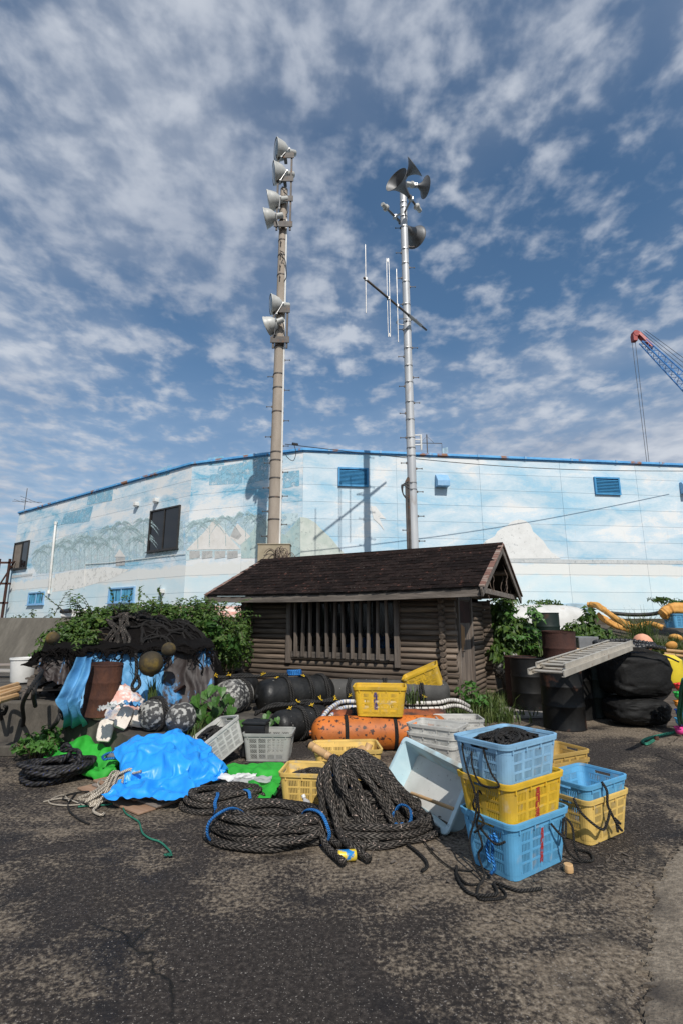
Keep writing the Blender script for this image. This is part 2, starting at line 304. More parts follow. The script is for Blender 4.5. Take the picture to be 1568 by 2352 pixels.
pm('fascia', [(.3,(.06,.25,.55)),(.6,(.12,.40,.72)),(.8,(.3,.5,.7))], .7, 2.5, 8, .7, spots=[(1.6,.60,(.28,.14,.09),.03,8)], coord='World')
pm('vent_blue', [(.3,(.03,.20,.42)),(.7,(.06,.30,.55))], .6, 5)
pm('vent_side', [(.3,(.16,.36,.58)),(.7,(.28,.46,.66))], .6, 5)
pm('window_frame', [(.3,(.02,.018,.017)),(.7,(.04,.036,.033))], .5, 5)
pm('glass_dark', (.012,.013,.015), .08, 3, spec=.6)
pm('window_peel', [(.42,(.02,.03,.035)),(.48,(.06,.30,.48)),(.7,(.16,.48,.66))], .5, 4, 8, .7, stretch=(3,3,.5))
pm('pvc_white', [(.3,(.58,.57,.54)),(.7,(.74,.73,.70))], .5, 5)
pm('beige_metal', [(.3,(.28,.23,.15)),(.7,(.36,.30,.205))], .6, 5)
pm('alu', [(.3,(.38,.345,.29)),(.7,(.56,.515,.44))], .5, 5, metal=.35, bump=.08, spots=[(9,.70,(.25,.16,.11),.05)])
pm('bag_black', [(.3,(.004,.004,.004)),(.7,(.013,.0125,.012))], .68, spec=.25, sc=6, det=6, nr=.6, bump=.25, bsc=30)
pm('black_plastic', [(.3,(.007,.007,.0075)),(.7,(.016,.016,.017))], .45, sc=6, bump=.05)
pm('cloth_yellow', [(.3,(.50,.22,.04)),(.7,(.68,.36,.09))], .7, 5, bump=.3, bsc=14)
pm('boat_white', [(.3,(.48,.47,.44)),(.7,(.64,.63,.60))], .5, 3, spots=[(3,.68,(.4,.3,.22),.06)])
pm('boat_red', [(.42,(.62,.55,.50)),(.5,(.55,.20,.15)),(.6,(.66,.6,.55))], .7, 3, 8, .7, stretch=(.6,1,2))
pm('pink_foam', [(.3,(.62,.27,.16)),(.7,(.75,.38,.25))], .7, 5)
pm('crane_blue', [(.3,(.03,.14,.38)),(.7,(.05,.22,.52))], .5, 3)
pm('crane_red', [(.3,(.25,.03,.03)),(.7,(.40,.06,.05))], .5, 3)
pm('cable', (.03,.03,.032), .6, 5)
pm('leaf', [(.3,(.016,.042,.008)),(.48,(.05,.105,.016)),(.62,(.105,.165,.03)),(.76,(.19,.19,.05))], .5, 11, 6, .7, coord='World', trans=.30, spec=.4)
pm('leaf_bright', [(.3,(.03,.085,.014)),(.55,(.055,.14,.024)),(.8,(.10,.20,.04))], .45, 5, 5, .6, trans=.30, rnd=.35, spec=.4)
pm('leaf_dark', [(.3,(.010,.026,.007)),(.5,(.024,.052,.012)),(.7,(.05,.085,.02))], .5, 11, 6, .7, coord='World', trans=.25, spec=.4)
pm('grass', [(.3,(.035,.065,.014)),(.5,(.075,.115,.025)),(.7,(.15,.17,.05))], .55, 4, 6, .7, coord='World', trans=.3)
pm('stem', [(.3,(.06,.045,.025)),(.7,(.13,.10,.05))], .8, 8)
pm('twig', [(.3,(.09,.065,.05)),(.7,(.2,.15,.12))], .85, 8)
pm('buoy_brown', [(.3,(.015,.011,.006)),(.5,(.04,.028,.010)),(.62,(.10,.065,.012)),(.8,(.26,.17,.02))], .8, 5, 8, .7, bump=.4)
pm('tie_yellow', (.75,.5,.03), .6, 5)
pm('tie_blue', [(.3,(.01,.10,.38)),(.7,(.03,.22,.62))], .5, 60)
pm('hose_white', (.62,.59,.54), .6, 6)
pm('red_print', (.42,.035,.03), .6, 30)
pm('blue_print', (.05,.04,.22), .6, 30)
pm('can_print', [(.45,(.02,.22,.55)),(.5,(.75,.55,.05))], .3, 14, metal=.2)
for nme, c in dict(pink=(.8,.06,.3), red=(.75,.04,.03), orange=(.8,.28,.03), yellow=(.82,.62,.04), green=(.03,.5,.08), blue=(.03,.15,.65), skyblue=(.1,.45,.75)).items(): pm('ball_'+nme, c, .4, 5)
ropemat('rope_braid', (.030,.0255,.022), (.15,.132,.112), .55, 4, True, speck=(.50,.38,.32))
ropemat('rope_black', (.014,.013,.013), (.075,.07,.068), .42, 3, False, speck=(.02,.04,.16), rough=.6)
ropemat('rope_thin', (.018,.017,.016), (.06,.055,.05), .5, 3, False)
ropemat('rope_white', (.50,.43,.34), (.66,.60,.50), .5, 3, False)
ropemat('rope_green', (.03,.22,.14), (.08,.38,.26), .5, 3, False)
ropemat('rope_blue', (.012,.14,.45), (.08,.35,.75), .5, 3, False)
def ground_mat():
    m, nt, b, N, L = nodes('ground')
    g = N('ShaderNodeNewGeometry')
    def no(sc, det, rough=.6, st=(1,1,1), loc=(0,0,0), dist=0):
        mp = N('ShaderNodeMapping'); mp.inputs['Scale'].default_value = st; mp.inputs['Location'].default_value = loc; L(g.outputs['Position'], mp.inputs[0])
        n = N('ShaderNodeTexNoise'); n.inputs['Scale'].default_value = sc; n.inputs['Detail'].default_value = det; n.inputs['Roughness'].default_value = rough; n.inputs['Distortion'].default_value = dist
        L(mp.outputs[0], n.inputs[0]); return n.outputs[0]
    def rp(x, stops): r = N('ShaderNodeValToRGB'); setramp(r, stops); L(x, r.inputs[0]); return r.outputs[0]
    def mix(f, a, c):
        x = N('ShaderNodeMix'); x.data_type = 'RGBA'
        for i, q in ((0,f),(6,a),(7,c)):
            if isinstance(q, tuple): x.inputs[i].default_value = (*q, 1)
            elif isinstance(q, float): x.inputs[i].default_value = q
            else: L(q, x.inputs[i])
        return x.outputs[2]
    def ma(op, a, c):
        x = N('ShaderNodeMath'); x.operation = op
        for i, q in enumerate((a, c)):
            if isinstance(q, float): x.inputs[i].default_value = q
            else: L(q, x.inputs[i])
        return x.outputs[0]
    fine = no(38, 8, .7); grit = no(150, 3, .6); patch = no(.55, 9, .66, loc=(2.2,.4,0), dist=.3); patch2 = no(2.6, 9, .72, st=(1,1.6,1), loc=(.4,6,0), dist=.2)
    asph = rp(fine, [(.3,(.0085,.0068,.0060)),(.5,(.029,.0230,.0196)),(.68,(.078,.065,.055))])
    conc = rp(fine, [(.3,(.055,.042,.029)),(.5,(.175,.138,.100)),(.7,(.32,.265,.198))])
    # worn concrete shows through a dark oily skin in ragged patches
    f = ma('ADD', ma('MULTIPLY', patch, 1.25), ma('ADD', ma('MULTIPLY', patch2, .40), ma('MULTIPLY', fine, .60)))
    col = mix(rp(ma('SUBTRACT', f, .615), [(.47,(0,0,0)),(.52,(.35,.35,.35)),(.58,(.75,.75,.75)),(.68,(1,1,1))]), asph, conc)
    oil = no(1.6, 6, .6, loc=(7,2,0), dist=.5); col = mix(rp(oil, [(.55,(0,0,0)),(.66,(.8,.8,.8))]), col, (.011,.009,.009))
    col = mix(rp(no(95, 2, .5), [(.645,(0,0,0)),(.70,(.8,.8,.8))]), col, (.30,.27,.24))     # pale grit set in the surface
    col = mix(rp(no(13, 2, .5, loc=(2,2,2)), [(.745,(0,0,0)),(.765,(1,1,1))]), col, (.006,.006,.006))   # tar spots
    vo = N('ShaderNodeTexVoronoi'); vo.feature = 'DISTANCE_TO_EDGE'; vo.inputs['Scale'].default_value = .42
    wv = N('ShaderNodeVectorMath'); wv.operation = 'ADD'; nn = N('ShaderNodeTexNoise'); nn.inputs['Scale'].default_value = 2.2; nn.inputs['Detail'].default_value = 6
    sc_ = N('ShaderNodeVectorMath'); sc_.operation = 'SCALE'; sc_.inputs['Scale'].default_value = .55; L(nn.outputs['Color'], sc_.inputs[0]); L(g.outputs['Position'], nn.inputs[0]); L(g.outputs['Position'], wv.inputs[0]); L(sc_.outputs[0], wv.inputs[1]); L(wv.outputs[0], vo.inputs['Vector'])
    crack = rp(vo.outputs[0], [(.0,(1,1,1)),(.006,(0,0,0))]); ck = ma('MULTIPLY', crack, rp(no(.5, 2, loc=(1,5,0)), [(.5,(0,0,0)),(.56,(1,1,1))]))
    col = mix(ck, col, (.008,.007,.006))
    L(col, b.inputs['Base Color']); L(rp(oil, [(.5,(.9,.9,.9)),(.7,(.55,.55,.55))]), b.inputs['Roughness']); b.inputs['Specular IOR Level'].default_value = .3
    bp = N('ShaderNodeBump'); bp.inputs['Strength'].default_value = .8; bp.inputs['Distance'].default_value = .012
    L(ma('SUBTRACT', ma('ADD', fine, ma('MULTIPLY', grit, .4)), ma('MULTIPLY', ck, 1.5)), bp.inputs['Height']); L(bp.outputs[0], b.inputs['Normal'])
ground_mat()
pm('pavement', [(.3,(.065,.052,.038)),(.5,(.165,.134,.100)),(.7,(.28,.237,.182))], .9, 30, 9, .72, bump=.6, bsc=60, coord='World', spots=[(2.0,.56,(.04,.032,.026),.09,9),(60,.68,(.03,.025,.02),.03)])
def wall_mat(name, ax, blue, lo, hi, seed):
    """painted panel wall: pale cyan below, a sandy shore line, brushed sky with worn blue patches above; ax = horizontal unit vector along the wall"""
    m, nt, b, N, L = nodes(name)
    g = N('ShaderNodeNewGeometry'); dt = N('ShaderNodeVectorMath'); dt.operation = 'DOT_PRODUCT'; dt.inputs[1].default_value = (ax[0], ax[1], 0); L(g.outputs['Position'], dt.inputs[0])
    sp = N('ShaderNodeSeparateXYZ'); L(g.outputs['Position'], sp.inputs[0])
    cb = N('ShaderNodeCombineXYZ'); L(dt.outputs['Value'], cb.inputs[0]); L(sp.outputs[2], cb.inputs[1]); cb.inputs[2].default_value = seed
    def no(sc, det, st, rough=.6, dist=0):
        mp = N('ShaderNodeMapping'); mp.inputs['Scale'].default_value = st; L(cb.outputs[0], mp.inputs[0]); n = N('ShaderNodeTexNoise'); n.inputs['Scale'].default_value = sc; n.inputs['Detail'].default_value = det
        n.inputs['Roughness'].default_value = rough; n.inputs['Distortion'].default_value = dist; L(mp.outputs[0], n.inputs[0]); return n.outputs[0]
    def rp(x, stops): r = N('ShaderNodeValToRGB'); setramp(r, stops); L(x, r.inputs[0]); return r.outputs[0]
    def mix(f, a, c):
        x = N('ShaderNodeMix'); x.data_type = 'RGBA'; L(f, x.inputs[0])
        for i, q in ((6,a),(7,c)):
            if isinstance(q, tuple): x.inputs[i].default_value = (*q, 1)
            else: L(q, x.inputs[i])
        return x.outputs[2]
    def band(z0, z1, w):
        zz = N('ShaderNodeMath'); zz.operation = 'ADD'; L(sp.outputs[2], zz.inputs[0]); q = N('ShaderNodeMath'); q.operation = 'MULTIPLY_ADD'; L(no(2.2, 6, (1,1,1)), q.inputs[0]); q.inputs[1].default_value = .5; q.inputs[2].default_value = -.25; L(q.outputs[0], zz.inputs[1])
        a = N('ShaderNodeMapRange'); a.interpolation_type = 'SMOOTHSTEP'; a.inputs[1].default_value = z0; a.inputs[2].default_value = z0+w; L(zz.outputs[0], a.inputs[0])
        c = N('ShaderNodeMapRange'); c.interpolation_type = 'SMOOTHSTEP'; c.inputs[1].default_value = z1; c.inputs[2].default_value = z1+w; L(zz.outputs[0], c.inputs[0])
        s = N('ShaderNodeMath'); s.operation = 'SUBTRACT'; L(a.outputs[0], s.inputs[0]); L(c.outputs[0], s.inputs[1]); return s.outputs[0]
    brush = no(.55, 7, (1,2.2,1), .62, .4); fine = no(9, 6, (1,3,1), .7); streak = no(4, 3, (2.5,.25,1))
    add = N('ShaderNodeMath'); add.operation = 'MULTIPLY_ADD'; L(fine, add.inputs[0]); add.inputs[1].default_value = .30; L(brush, add.inputs[2])
    white = (.73,.745,.74)
    skyc = rp(add.outputs[0], [(lo,white),(lo+.06,(.60,.69,.745)),(hi,(.46,.61,.70)),(hi+.08,blue)])
    low = rp(no(.9, 6, (1,1.4,1)), [(.35,(.53,.68,.735)),(.6,(.63,.72,.74)),(.75,(.71,.74,.73))])
    col = mix(band(3.1, 30, .35), low, skyc)
    col = mix(band(3.0, 3.45, .12), col, (.70,.71,.685))
    col = mix(rp(streak, [(.62,(0,0,0)),(.8,(.25,.25,.25))]), col, (.45,.44,.42))
    hs = N('ShaderNodeHueSaturation'); oi = N('ShaderNodeObjectInfo'); mr = N('ShaderNodeMapRange'); mr.inputs[3].default_value = .955; mr.inputs[4].default_value = 1.02; L(oi.outputs['Random'], mr.inputs[0]); L(mr.outputs[0], hs.inputs['Value']); L(col, hs.inputs['Color'])
    L(hs.outputs[0], b.inputs['Base Color']); b.inputs['Roughness'].default_value = .85; b.inputs['Specular IOR Level'].default_value = .2
    bp = N('ShaderNodeBump'); bp.inputs['Strength'].default_value = .15; bp.inputs['Distance'].default_value = .01; L(no(25, 4, (1,1,1)), bp.inputs['Height']); L(bp.outputs[0], b.inputs['Normal'])
def paint_mat(name, c1, c2, cover, sc=3.):
    """thin worn wall paint: noise holes let the panel show"""
    m, nt, b, N, L = nodes(name); g = N('ShaderNodeNewGeometry')
    n = N('ShaderNodeTexNoise'); n.inputs['Scale'].default_value = sc; n.inputs['Detail'].default_value = 8; n.inputs['Roughness'].default_value = .72; L(g.outputs['Position'], n.inputs[0])
    r = N('ShaderNodeValToRGB'); setramp(r, [(.35,c1),(.65,c2)]); L(n.outputs[0], r.inputs[0]); L(r.outputs[0], b.inputs['Base Color']); b.inputs['Roughness'].default_value = .85; b.inputs['Specular IOR Level'].default_value = .2
    n2 = N('ShaderNodeTexNoise'); n2.inputs['Scale'].default_value = sc*2.3; n2.inputs['Detail'].default_value = 9; n2.inputs['Roughness'].default_value = .75; L(g.outputs['Position'], n2.inputs[0])
    r2 = N('ShaderNodeValToRGB'); setramp(r2, [(cover-.1,(0,0,0)),(cover+.1,(1,1,1))]); L(n2.outputs[0], r2.inputs[0]); L(r2.outputs[0], b.inputs['Alpha'])
# ------------------------------------------------------------------ ground, ledge, banks
gm = MB()
def gfn(u, v):
    x = -60+120*u; y = -12+22.0*v
    return (x, y, .012*nz(x*.9, y*.9, 3)*(1 if y < 9.4 else 0))
gm.grid(121, 45, gfn)
gm.add([(-400,10,0),(400,10,0),(400,900,0),(-400,900,0),(-400,-12,0),(-60,-12,0),(-60,10,0),(60,-12,0),(400,-12,0),(60,10,0),(-400,-300,0),(400,-300,0)], [(0,1,2,3),(4,5,6,0),(7,8,1,9),(10,11,8,4)])
struct(gm, 'ground', M('ground'), True)
TZ = 1.58
mb = MB()                                             # pale worn concrete slab along the right edge, ragged where the asphalt broke off
ed = [G(x,y,.004) for x,y in ((1590,1905),(1568,1945),(1548,1972),(1530,1995),(1528,2018),(1502,2040),(1510,2075),(1492,2110),(1506,2150),(1498,2190),(1482,2225),(1500,2260),(1488,2300),(1478,2352),(1460,2450))]
ed = [p+Vector((.05*nz(i*.31,2)+.03*nz(i*.83,2)+.015*nz(i*2.1,5),0,0)) for i, p in enumerate(spline(ed, 14))]; ed = [p for i, p in enumerate(ed) if i == 0 or p.y < min(q.y for q in ed[:i])-.001]
k = len(ed); mb.add([(p.x,p.y,.018) for p in ed]+[(9+.4*i/k,p.y,.018) for i, p in enumerate(ed)]+[(p.x-.012,p.y,-.02) for p in ed], [(i,i+1,k+i+1,k+i) for i in range(k-1)]+[(i,2*k+i,2*k+i+1,i+1) for i in range(k-1)]); struct(mb, 'pavement_slab', M('pavement'))
mb = MB()   # raised terrace the building stands on, with a grassy bank falling to the quay on the right
def bank(u, v):
    x = -1.6 + 30*u; y = [9.6, 10.4, 11.3, 12.3, 13.6, 16.2][round(v*5)]; z = [-.05,.28,.62,1.0,1.42,TZ][round(v*5)]
    return (x, y + .25*nz(x*.7, v*3), z + (.10*nz(x*1.3, y*1.3, 1) if 0 < v < 1 else 0))
def bankfix(u, v):
    p = list(bank(u, v))
    if p[0] < 4.2: p[1] += min(1.6, (4.2-p[0])*1.2)
    return tuple(p)
mb.grid(61, 6, bankfix)
struct(mb, 'bank', M('soil'), True)
mb = MB(); mb.poly([(-60,12.35,TZ-.012),(-1.5,12.35,TZ-.012),(-1.5,14.2,TZ-.012),(30,14.2,TZ-.012),(90,16,TZ-.012),(90,70,TZ-.012),(-60,70,TZ-.012)], (0,0,-.3)); struct(mb, 'terrace', M('soil'))
# sloped concrete revetment on the left
mb = MB()
a = (-32, 11.3); b = (-1.4, 11.6)
for i in range(6):
    x0 = -32+i*5.1; x1 = x0+5.09
    mb.add([(x0,11.3,.45),(x1,11.3,.45),(x1,12.15,TZ),(x0,12.15,TZ),(x0,12.45,TZ),(x1,12.45,TZ),(x0,12.5,.4),(x1,12.5,.4)], [(0,1,2,3),(3,2,5,4),(4,5,7,6),(0,3,4,6),(1,7,5,2)])
single(mb, 'concrete_wall', M('slope_concrete'), 'stained sloping grey concrete sea wall at the far left', 'wall', bev=.02)
# ledge / quay platform at the left, its front edge coming nearer and dropping to the right
mb = MB()
LE = [(-12,6.42,.56),(-4.35,6.42,.56),(-3.5,6.42,.54),(-2.95,6.2,.42),(-2.3,5.8,.31),(-1.75,5.75,.28),(-1.3,6.3,.24),(-1.0,7.15,.20)]
top = [(x,y,z) for x,y,z in LE]; bot = [(x,y-.04,-.02) for x,y,z in LE]; n = len(LE)
back = [(-12,11.4,.50),(-3.6,11.4,.48),(-3.0,11.4,.46),(-2.4,11.4,.40),(-1.9,11.2,.30),(-1.6,10.9,.26),(-1.2,9.6,.2),(-.6,9.0,.16)]
mb.add(bot+top+back, [(i,i+1,n+i+1,n+i) for i in range(n-1)] + [(n+i,n+i+1,2*n+i+1,2*n+i) for i in range(n-1)] + [(n-1,3*n-1,2*n-1)])
single(mb, 'concrete_ledge', M('concrete'), 'weathered dark concrete ledge under the pallets and nets on the left', 'ledge', bev=.025)
mb = MB(); mb.box((-7.75,6.25,.05),(8.2,.22,.12)); single(mb, 'concrete_kerb', M('concrete'), 'low concrete kerb strip along the foot of the ledge, far left', 'kerb', bev=.015)
p = G(1180,1625); mb = MB(); mb.poly([(2.05,9.55,.0),(2.7,8.35,.0),(4.3,8.6,.0),(3.95,9.75,.0)], (0,0,.05)); single(mb, 'concrete_slab', M('concrete_light'), 'pale concrete slab on the ground beside the shed door', 'slab', bev=.01)
# ------------------------------------------------------------------ warehouse
C1 = Vector((-1.32,16.6)); dR = Vector((.9925,.122)); C2 = C1 + 4.6*Vector((-.939,.344)); dM = Vector((.939,-.344)); C3 = C2 + 15*Vector((-.808,.589)); dL = Vector((.808,-.589))
for d in (dR, dM, dL): d.normalize()
WALLS = dict(R=(C1, dR, 19.0), M=(C2, dM, (C1-C2).length), L=(C3, dL, (C2-C3).length))
def wp(w, t, z, off=0.):
    o, d, L = WALLS[w]; n = Vector((d.y, -d.x)); q = o + d*t + n*off; return Vector((q.x, q.y, z))
def wpx(w, x, y, off=0.):
    t, z = onplane(x, y, WALLS[w][0], WALLS[w][1]); return wp(w, t, z, off)
def wmat(w, t, z, off=0.):                       # local x along the wall, y into the wall, z up
    o, d, L = WALLS[w]; m = Matrix(((d.x,-d.y,0,0),(d.y,d.x,0,0),(0,0,1,0),(0,0,0,1))); m.translation = wp(w, t, z, off); return m
wall_mat('wall_R', dR, (.34,.55,.69), .50, .70, 1.0); wall_mat('wall_M', dM, (.20,.46,.62), .58, .72, 4.3); wall_mat('wall_L', dL, (.24,.48,.62), .57, .72, 7.7)
pm('joint', (.42,.56,.64), .9, 3)
wh = thing('warehouse', 'long pale blue and white warehouse with faded seaside mural on its walls', 'building')
tx = lambda w, px, py=1200: onplane(px, py, WALLS[w][0], WALLS[w][1])[0]
RT = 7.3; rows = [TZ+.02+.6*k for k in range(10)]; rows = [TZ-.1]+[RT-5.4+.6*k for k in range(10)]
cols = dict(R=[0, tx('R',912), tx('R',1107), tx('R',1296), tx('R',1473), 15.2, 18.2], M=[0, tx('M',558), WALLS['M'][2]], L=[0,3,6,9,12,15])
for w in 'RML':
    o, d, L = WALLS[w]; c = cols[w]; c[-1] = min(c[-1], L) if w != 'R' else c[-1]
    mb = MB(); mb.box((c[-1]/2, .115, (RT+TZ)/2-.1), (c[-1]-.02, .2, RT-TZ+.1), wmat(w,0,0)); part(mb, 'wall', M('joint'), wh)
    for k in range(len(rows)-1):
        for i in range(len(c)-1):
            ww = c[i+1]-c[i]-.009; hh = rows[k+1]-rows[k]-.009
            mb = MB(); mb.box((0,.03,0),(ww,.06,hh)); part(mb, 'panel', M('wall_'+w), wh, m=wmat(w,(c[i]+c[i+1])/2,(rows[k]+rows[k+1])/2))
    mb = MB(); mb.box((c[-1]/2,-.01,RT+.045),(c[-1]+.06,.14,.09), wmat(w,0,0)); mb.box((c[-1]/2,.0,RT-.02),(c[-1],.07,.03), wmat(w,0,0))
    part(mb, 'fascia', M('fascia'), wh, bev=.01)
    for i in range(int(c[-1]/1.8)):
        mb = MB(); mb.box((.9+i*1.8,-.05,RT+.055),(.07,.10,.10), wmat(w,0,0)); part(mb, 'gutter_clip', M('vent_side'), wh)
mb = MB(); e = wp('R',18.2,0); mb.poly([(C1.x,C1.y+.2,RT-.05),(e.x,e.y+.2,RT-.05),(e.x,44,RT-.05),(C3.x,44,RT-.05),(C3.x+.1,C3.y+.2,RT-.05),(C2.x,C2.y+.2,RT-.05)], (0,0,.05)); part(mb, 'roof', M('joint'), wh)
mb = MB(); mb.poly([(C3.x+.05,C3.y+.1,TZ-.1),(C3.x+.05,44,TZ-.1),(C3.x+.05,44,RT-.06),(C3.x+.05,C3.y+.1,RT-.06)], (.2,0,0)); part(mb, 'end_wall', M('wall_L'), wh)
def rect(w, x0, y0, x1, y1):
    t0, z0 = onplane(x0, y1, WALLS[w][0], WALLS[w][1]); t1, z1 = onplane(x1, y0, WALLS[w][0], WALLS[w][1]); ta, za = onplane(x0, y0, WALLS[w][0], WALLS[w][1]); tb, zb = onplane(x1, y1, WALLS[w][0], WALLS[w][1])
    return ((t0+ta)/2, (t1+tb)/2, (z0+zb)/2, (z1+za)/2)
def louvre(w, px, n=11):
    t0, t1, z0, z1 = rect(w, *px); W, Hh = t1-t0, z1-z0; m = wmat(w, t0, z0)
    f = MB()
    for c, d in (((W/2,-.03,.03),(W,.09,.06)),((W/2,-.03,Hh-.03),(W,.09,.06)),((.03,-.03,Hh/2),(.06,.09,Hh-.125)),((W-.03,-.03,Hh/2),(.06,.09,Hh-.125))): f.box(c, d)
    f = part(f, 'louvre_vent', M('vent_blue'), wh, m=m)
    b = MB(); b.box((W/2,-.005,Hh/2),(W-.13,.01,Hh-.13)); part(b, 'vent_back', M('dark_steel'), f)
    for k in range(n):
        s = MB(); z = .08+(Hh-.16)*(k+.5)/n; s.add([(.065,-.012,z+.025),(W-.065,-.012,z+.025),(W-.065,-.065,z-.02),(.065,-.065,z-.02),(.065,-.012,z+.017),(W-.065,-.012,z+.017),(W-.065,-.065,z-.028),(.065,-.065,z-.028)], [(0,3,2,1),(4,5,6,7),(3,7,6,2),(0,1,5,4),(0,4,7,3),(1,2,6,5)]); part(s, 'slat', M('vent_blue'), f)
louvre('R', (776,1075,845,1118)); louvre('R', (1363,1097,1421,1137), 9)
def hood(w, px, py, W=.44, Hh=.44, P=.30):
    t, z = onplane(px, py, WALLS[w][0], WALLS[w][1]); m = wmat(w, t, z); b = MB()
    b.add([(-W/2,0,-Hh/2),(W/2,0,-Hh/2),(-W/2,0,Hh/2),(W/2,0,Hh/2),(-W/2,-P,-Hh/2),(W/2,-P,-Hh/2),(-W/2,-P,-Hh*.08),(W/2,-P,-Hh*.08),(-W/2,-.10,Hh/2),(W/2,-.10,Hh/2)], [(4,5,7,6),(6,7,9,8),(8,9,3,2),(0,4,6,8,2),(1,3,9,7,5),(0,1,5,4)])
    part(b, 'vent_hood', M('vent_side'), wh, m=m)
hood('R', 1012, 1106); hood('R', 1572, 1122)
def window(w, px, gl, fr, split=.5, sash=True):
    t0, t1, z0, z1 = rect(w, *px); W, Hh = t1-t0, z1-z0; f = MB(); q = .06
    for c, d in (((W/2,-.02,q/2),(W,.09,q)),((W/2,-.02,Hh-q/2),(W,.09,q)),((q/2,-.02,Hh/2),(q,.09,Hh-2*q-.004)),((W-q/2,-.02,Hh/2),(q,.09,Hh-2*q-.004)),((W*split,-.02,Hh/2),(.05,.07,Hh-2*q-.004)),((W/2,-.05,-.02),(W+.1,.12,.03))): f.box(c, d)
    f = part(f, 'window', M(fr), wh, m=wmat(w, t0, z0))
    for i, (a, b_) in enumerate(((q,W*split-.027),(W*split+.027,W-q))):
        g_ = MB(); g_.box(((a+b_)/2,-.008-.008*i,Hh/2),(b_-a,.012,Hh-2*q-.004)); part(g_, 'pane', M(gl if not isinstance(gl, tuple) else gl[i]), f)
pm('shutter', [(.3,(.16,.13,.10)),(.7,(.24,.2,.16))], .7, 4)
window('L', (345,1168,413,1264), 'glass_dark', 'window_frame'); window('L', (33,1245,66,1306), ('shutter','glass_dark'), 'window_frame', .55)
window('L', (252,1349,311,1384), 'window_peel', 'vent_side'); window('L', (67,1360,103,1389), 'window_peel', 'vent_side')
for i, (x, y) in enumerate(((318,1159),(363,1150),(376,1358))):
    t, z = onplane(x, y, WALLS['L'][0], WALLS['L'][1]); b = MB(); b.box((0,-.09,.0),(.20,.18,.16)); b.box((0,-.10,-.10),(.12,.12,.05)); part(b, 'wall_lamp', M('pvc_white'), wh, m=wmat('L', t, z), bev=.015)
b = MB(); b.tube([wpx('L',133,1200,.01), wpx('L',132.6,1201,.08), wpx('L',116.5,1362,.08), wpx('L',116,1364,.02)], .055, 10); b.tube([wpx('L',116.8,1356,.08), wpx('L',116.3,1364,.08)], .075, 10); b.tube([wpx('L',132.8,1199,.08), wpx('L',132.2,1206,.08)], .07, 10); part(b, 'drain_pipe', M('pvc_white'), wh, smooth=40)
b = MB(); b.tube([wpx('L',x,y,.03) for x,y in ((198,1296),(260,1292),(340,1282),(428,1272))], .012, 5); b.tube([wpx('L',x,y,.03) for x,y in ((198,1296),(197,1320),(195,1352))], .012, 5); part(b, 'wall_cable', M('pvc_white'), wh)
# mural: worn paint shapes lying on the panels
paint_mat('paint_hut', (.62,.60,.56), (.72,.70,.67), .30); paint_mat('paint_hutdark', (.38,.38,.37), (.52,.52,.50), .36); paint_mat('paint_palm', (.36,.50,.51), (.50,.62,.63), .49, 5); paint_mat('paint_trunk', (.36,.44,.45), (.5,.56,.55), .42, 5)
paint_mat('paint_mount', (.33,.47,.48), (.50,.58,.54), .36, 2.6); paint_mat('paint_mount2', (.45,.51,.46), (.60,.63,.58), .33, 2.6); paint_mat('paint_cloud', (.64,.64,.62), (.73,.73,.71), .33); paint_mat('paint_band', (.44,.47,.48), (.56,.57,.56), .36, 5); paint_mat('paint_teal', (.47,.61,.65), (.58,.69,.71), .46, 1.6); paint_mat('paint_blue', (.17,.43,.59), (.36,.57,.68), .46, 2.4)
paint_mat('paint_sand', (.72,.71,.67), (.76,.75,.71), .38, 2)
DZ = [.003]
def decal(w, pts, mat, name='mural_shape', lift=None):
    mb = MB(); DZ[0] += .0004; mb.poly([wpx(w, x, y, lift or DZ[0]) for x, y in pts]); return part(mb, name, M(mat), wh)
decal('L', [(72,1292),(80,1262),(150,1232),(240,1215),(345,1200),(421,1196),(423,1262),(345,1288),(250,1296),(150,1312),(85,1318)], 'paint_teal')
decal('L', [(128,1318),(240,1302),(300,1308),(250,1332),(180,1352),(120,1360)], 'paint_sand')
decal('M', [(426,1200),(470,1190),(560,1185),(640,1180),(685,1178),(688,1268),(560,1270),(428,1288)], 'paint_teal')
for w, q in (('M',[(478,1052),(515,1047),(516,1068),(480,1070)]),('M',[(503,1072),(560,1062),(560,1088),(520,1094),(500,1086)]),('M',[(484,1090),(560,1084),(556,1110),(480,1115)]),('M',[(560,1044),(617,1038),(616,1100),(570,1112),(556,1090)]),('M',[(652,1084),(688,1080),(688,1116),(650,1122)]),('L',[(206,1128),(262,1112),(258,1150),(200,1160)]),('L',[(150,1180),(215,1162),(206,1198),(140,1205)]),('L',[(342,1085),(396,1068),(390,1090),(336,1104)])): decal(w, q, 'paint_blue')
decal('M', [(555,1250),(572,1232),(590,1205),(606,1190),(620,1200),(640,1222),(655,1228),(668,1215),(689.5,1187),(689.5,1282),(555,1282)], 'paint_mount')
decal('R', [(690,1187),(706,1190),(724,1200),(738,1215),(752,1228),(764,1240),(776,1256),(797,1278),(690,1282)], 'paint_mount2')
decal('M', [(546,1202),(528,1234),(552,1252),(576,1232),(572,1228)], 'paint_hut'); decal('M', [(541,1207),(530,1232),(548,1240),(556,1230)], 'paint_hutdark')
decal('M', [(494,1190),(470,1222),(434,1258),(430,1264),(470,1262),(553,1262),(530,1236),(505,1204)], 'paint_hut')
for i in range(4):
    x = 436+i*29; decal('M', [(x,1266),(x+24,1265),(x+24,1280),(x,1284)], 'paint_hutdark')
decal('L', [(264,1279),(276,1261),(290,1279)], 'paint_hut'); decal('L', [(267,1280),(288,1280),(288,1298),(267,1300)], 'paint_hutdark')
c8 = lambda x, y: ((1731+.6378*x)/1.7417, (1750+.6378*y)/1.7417)
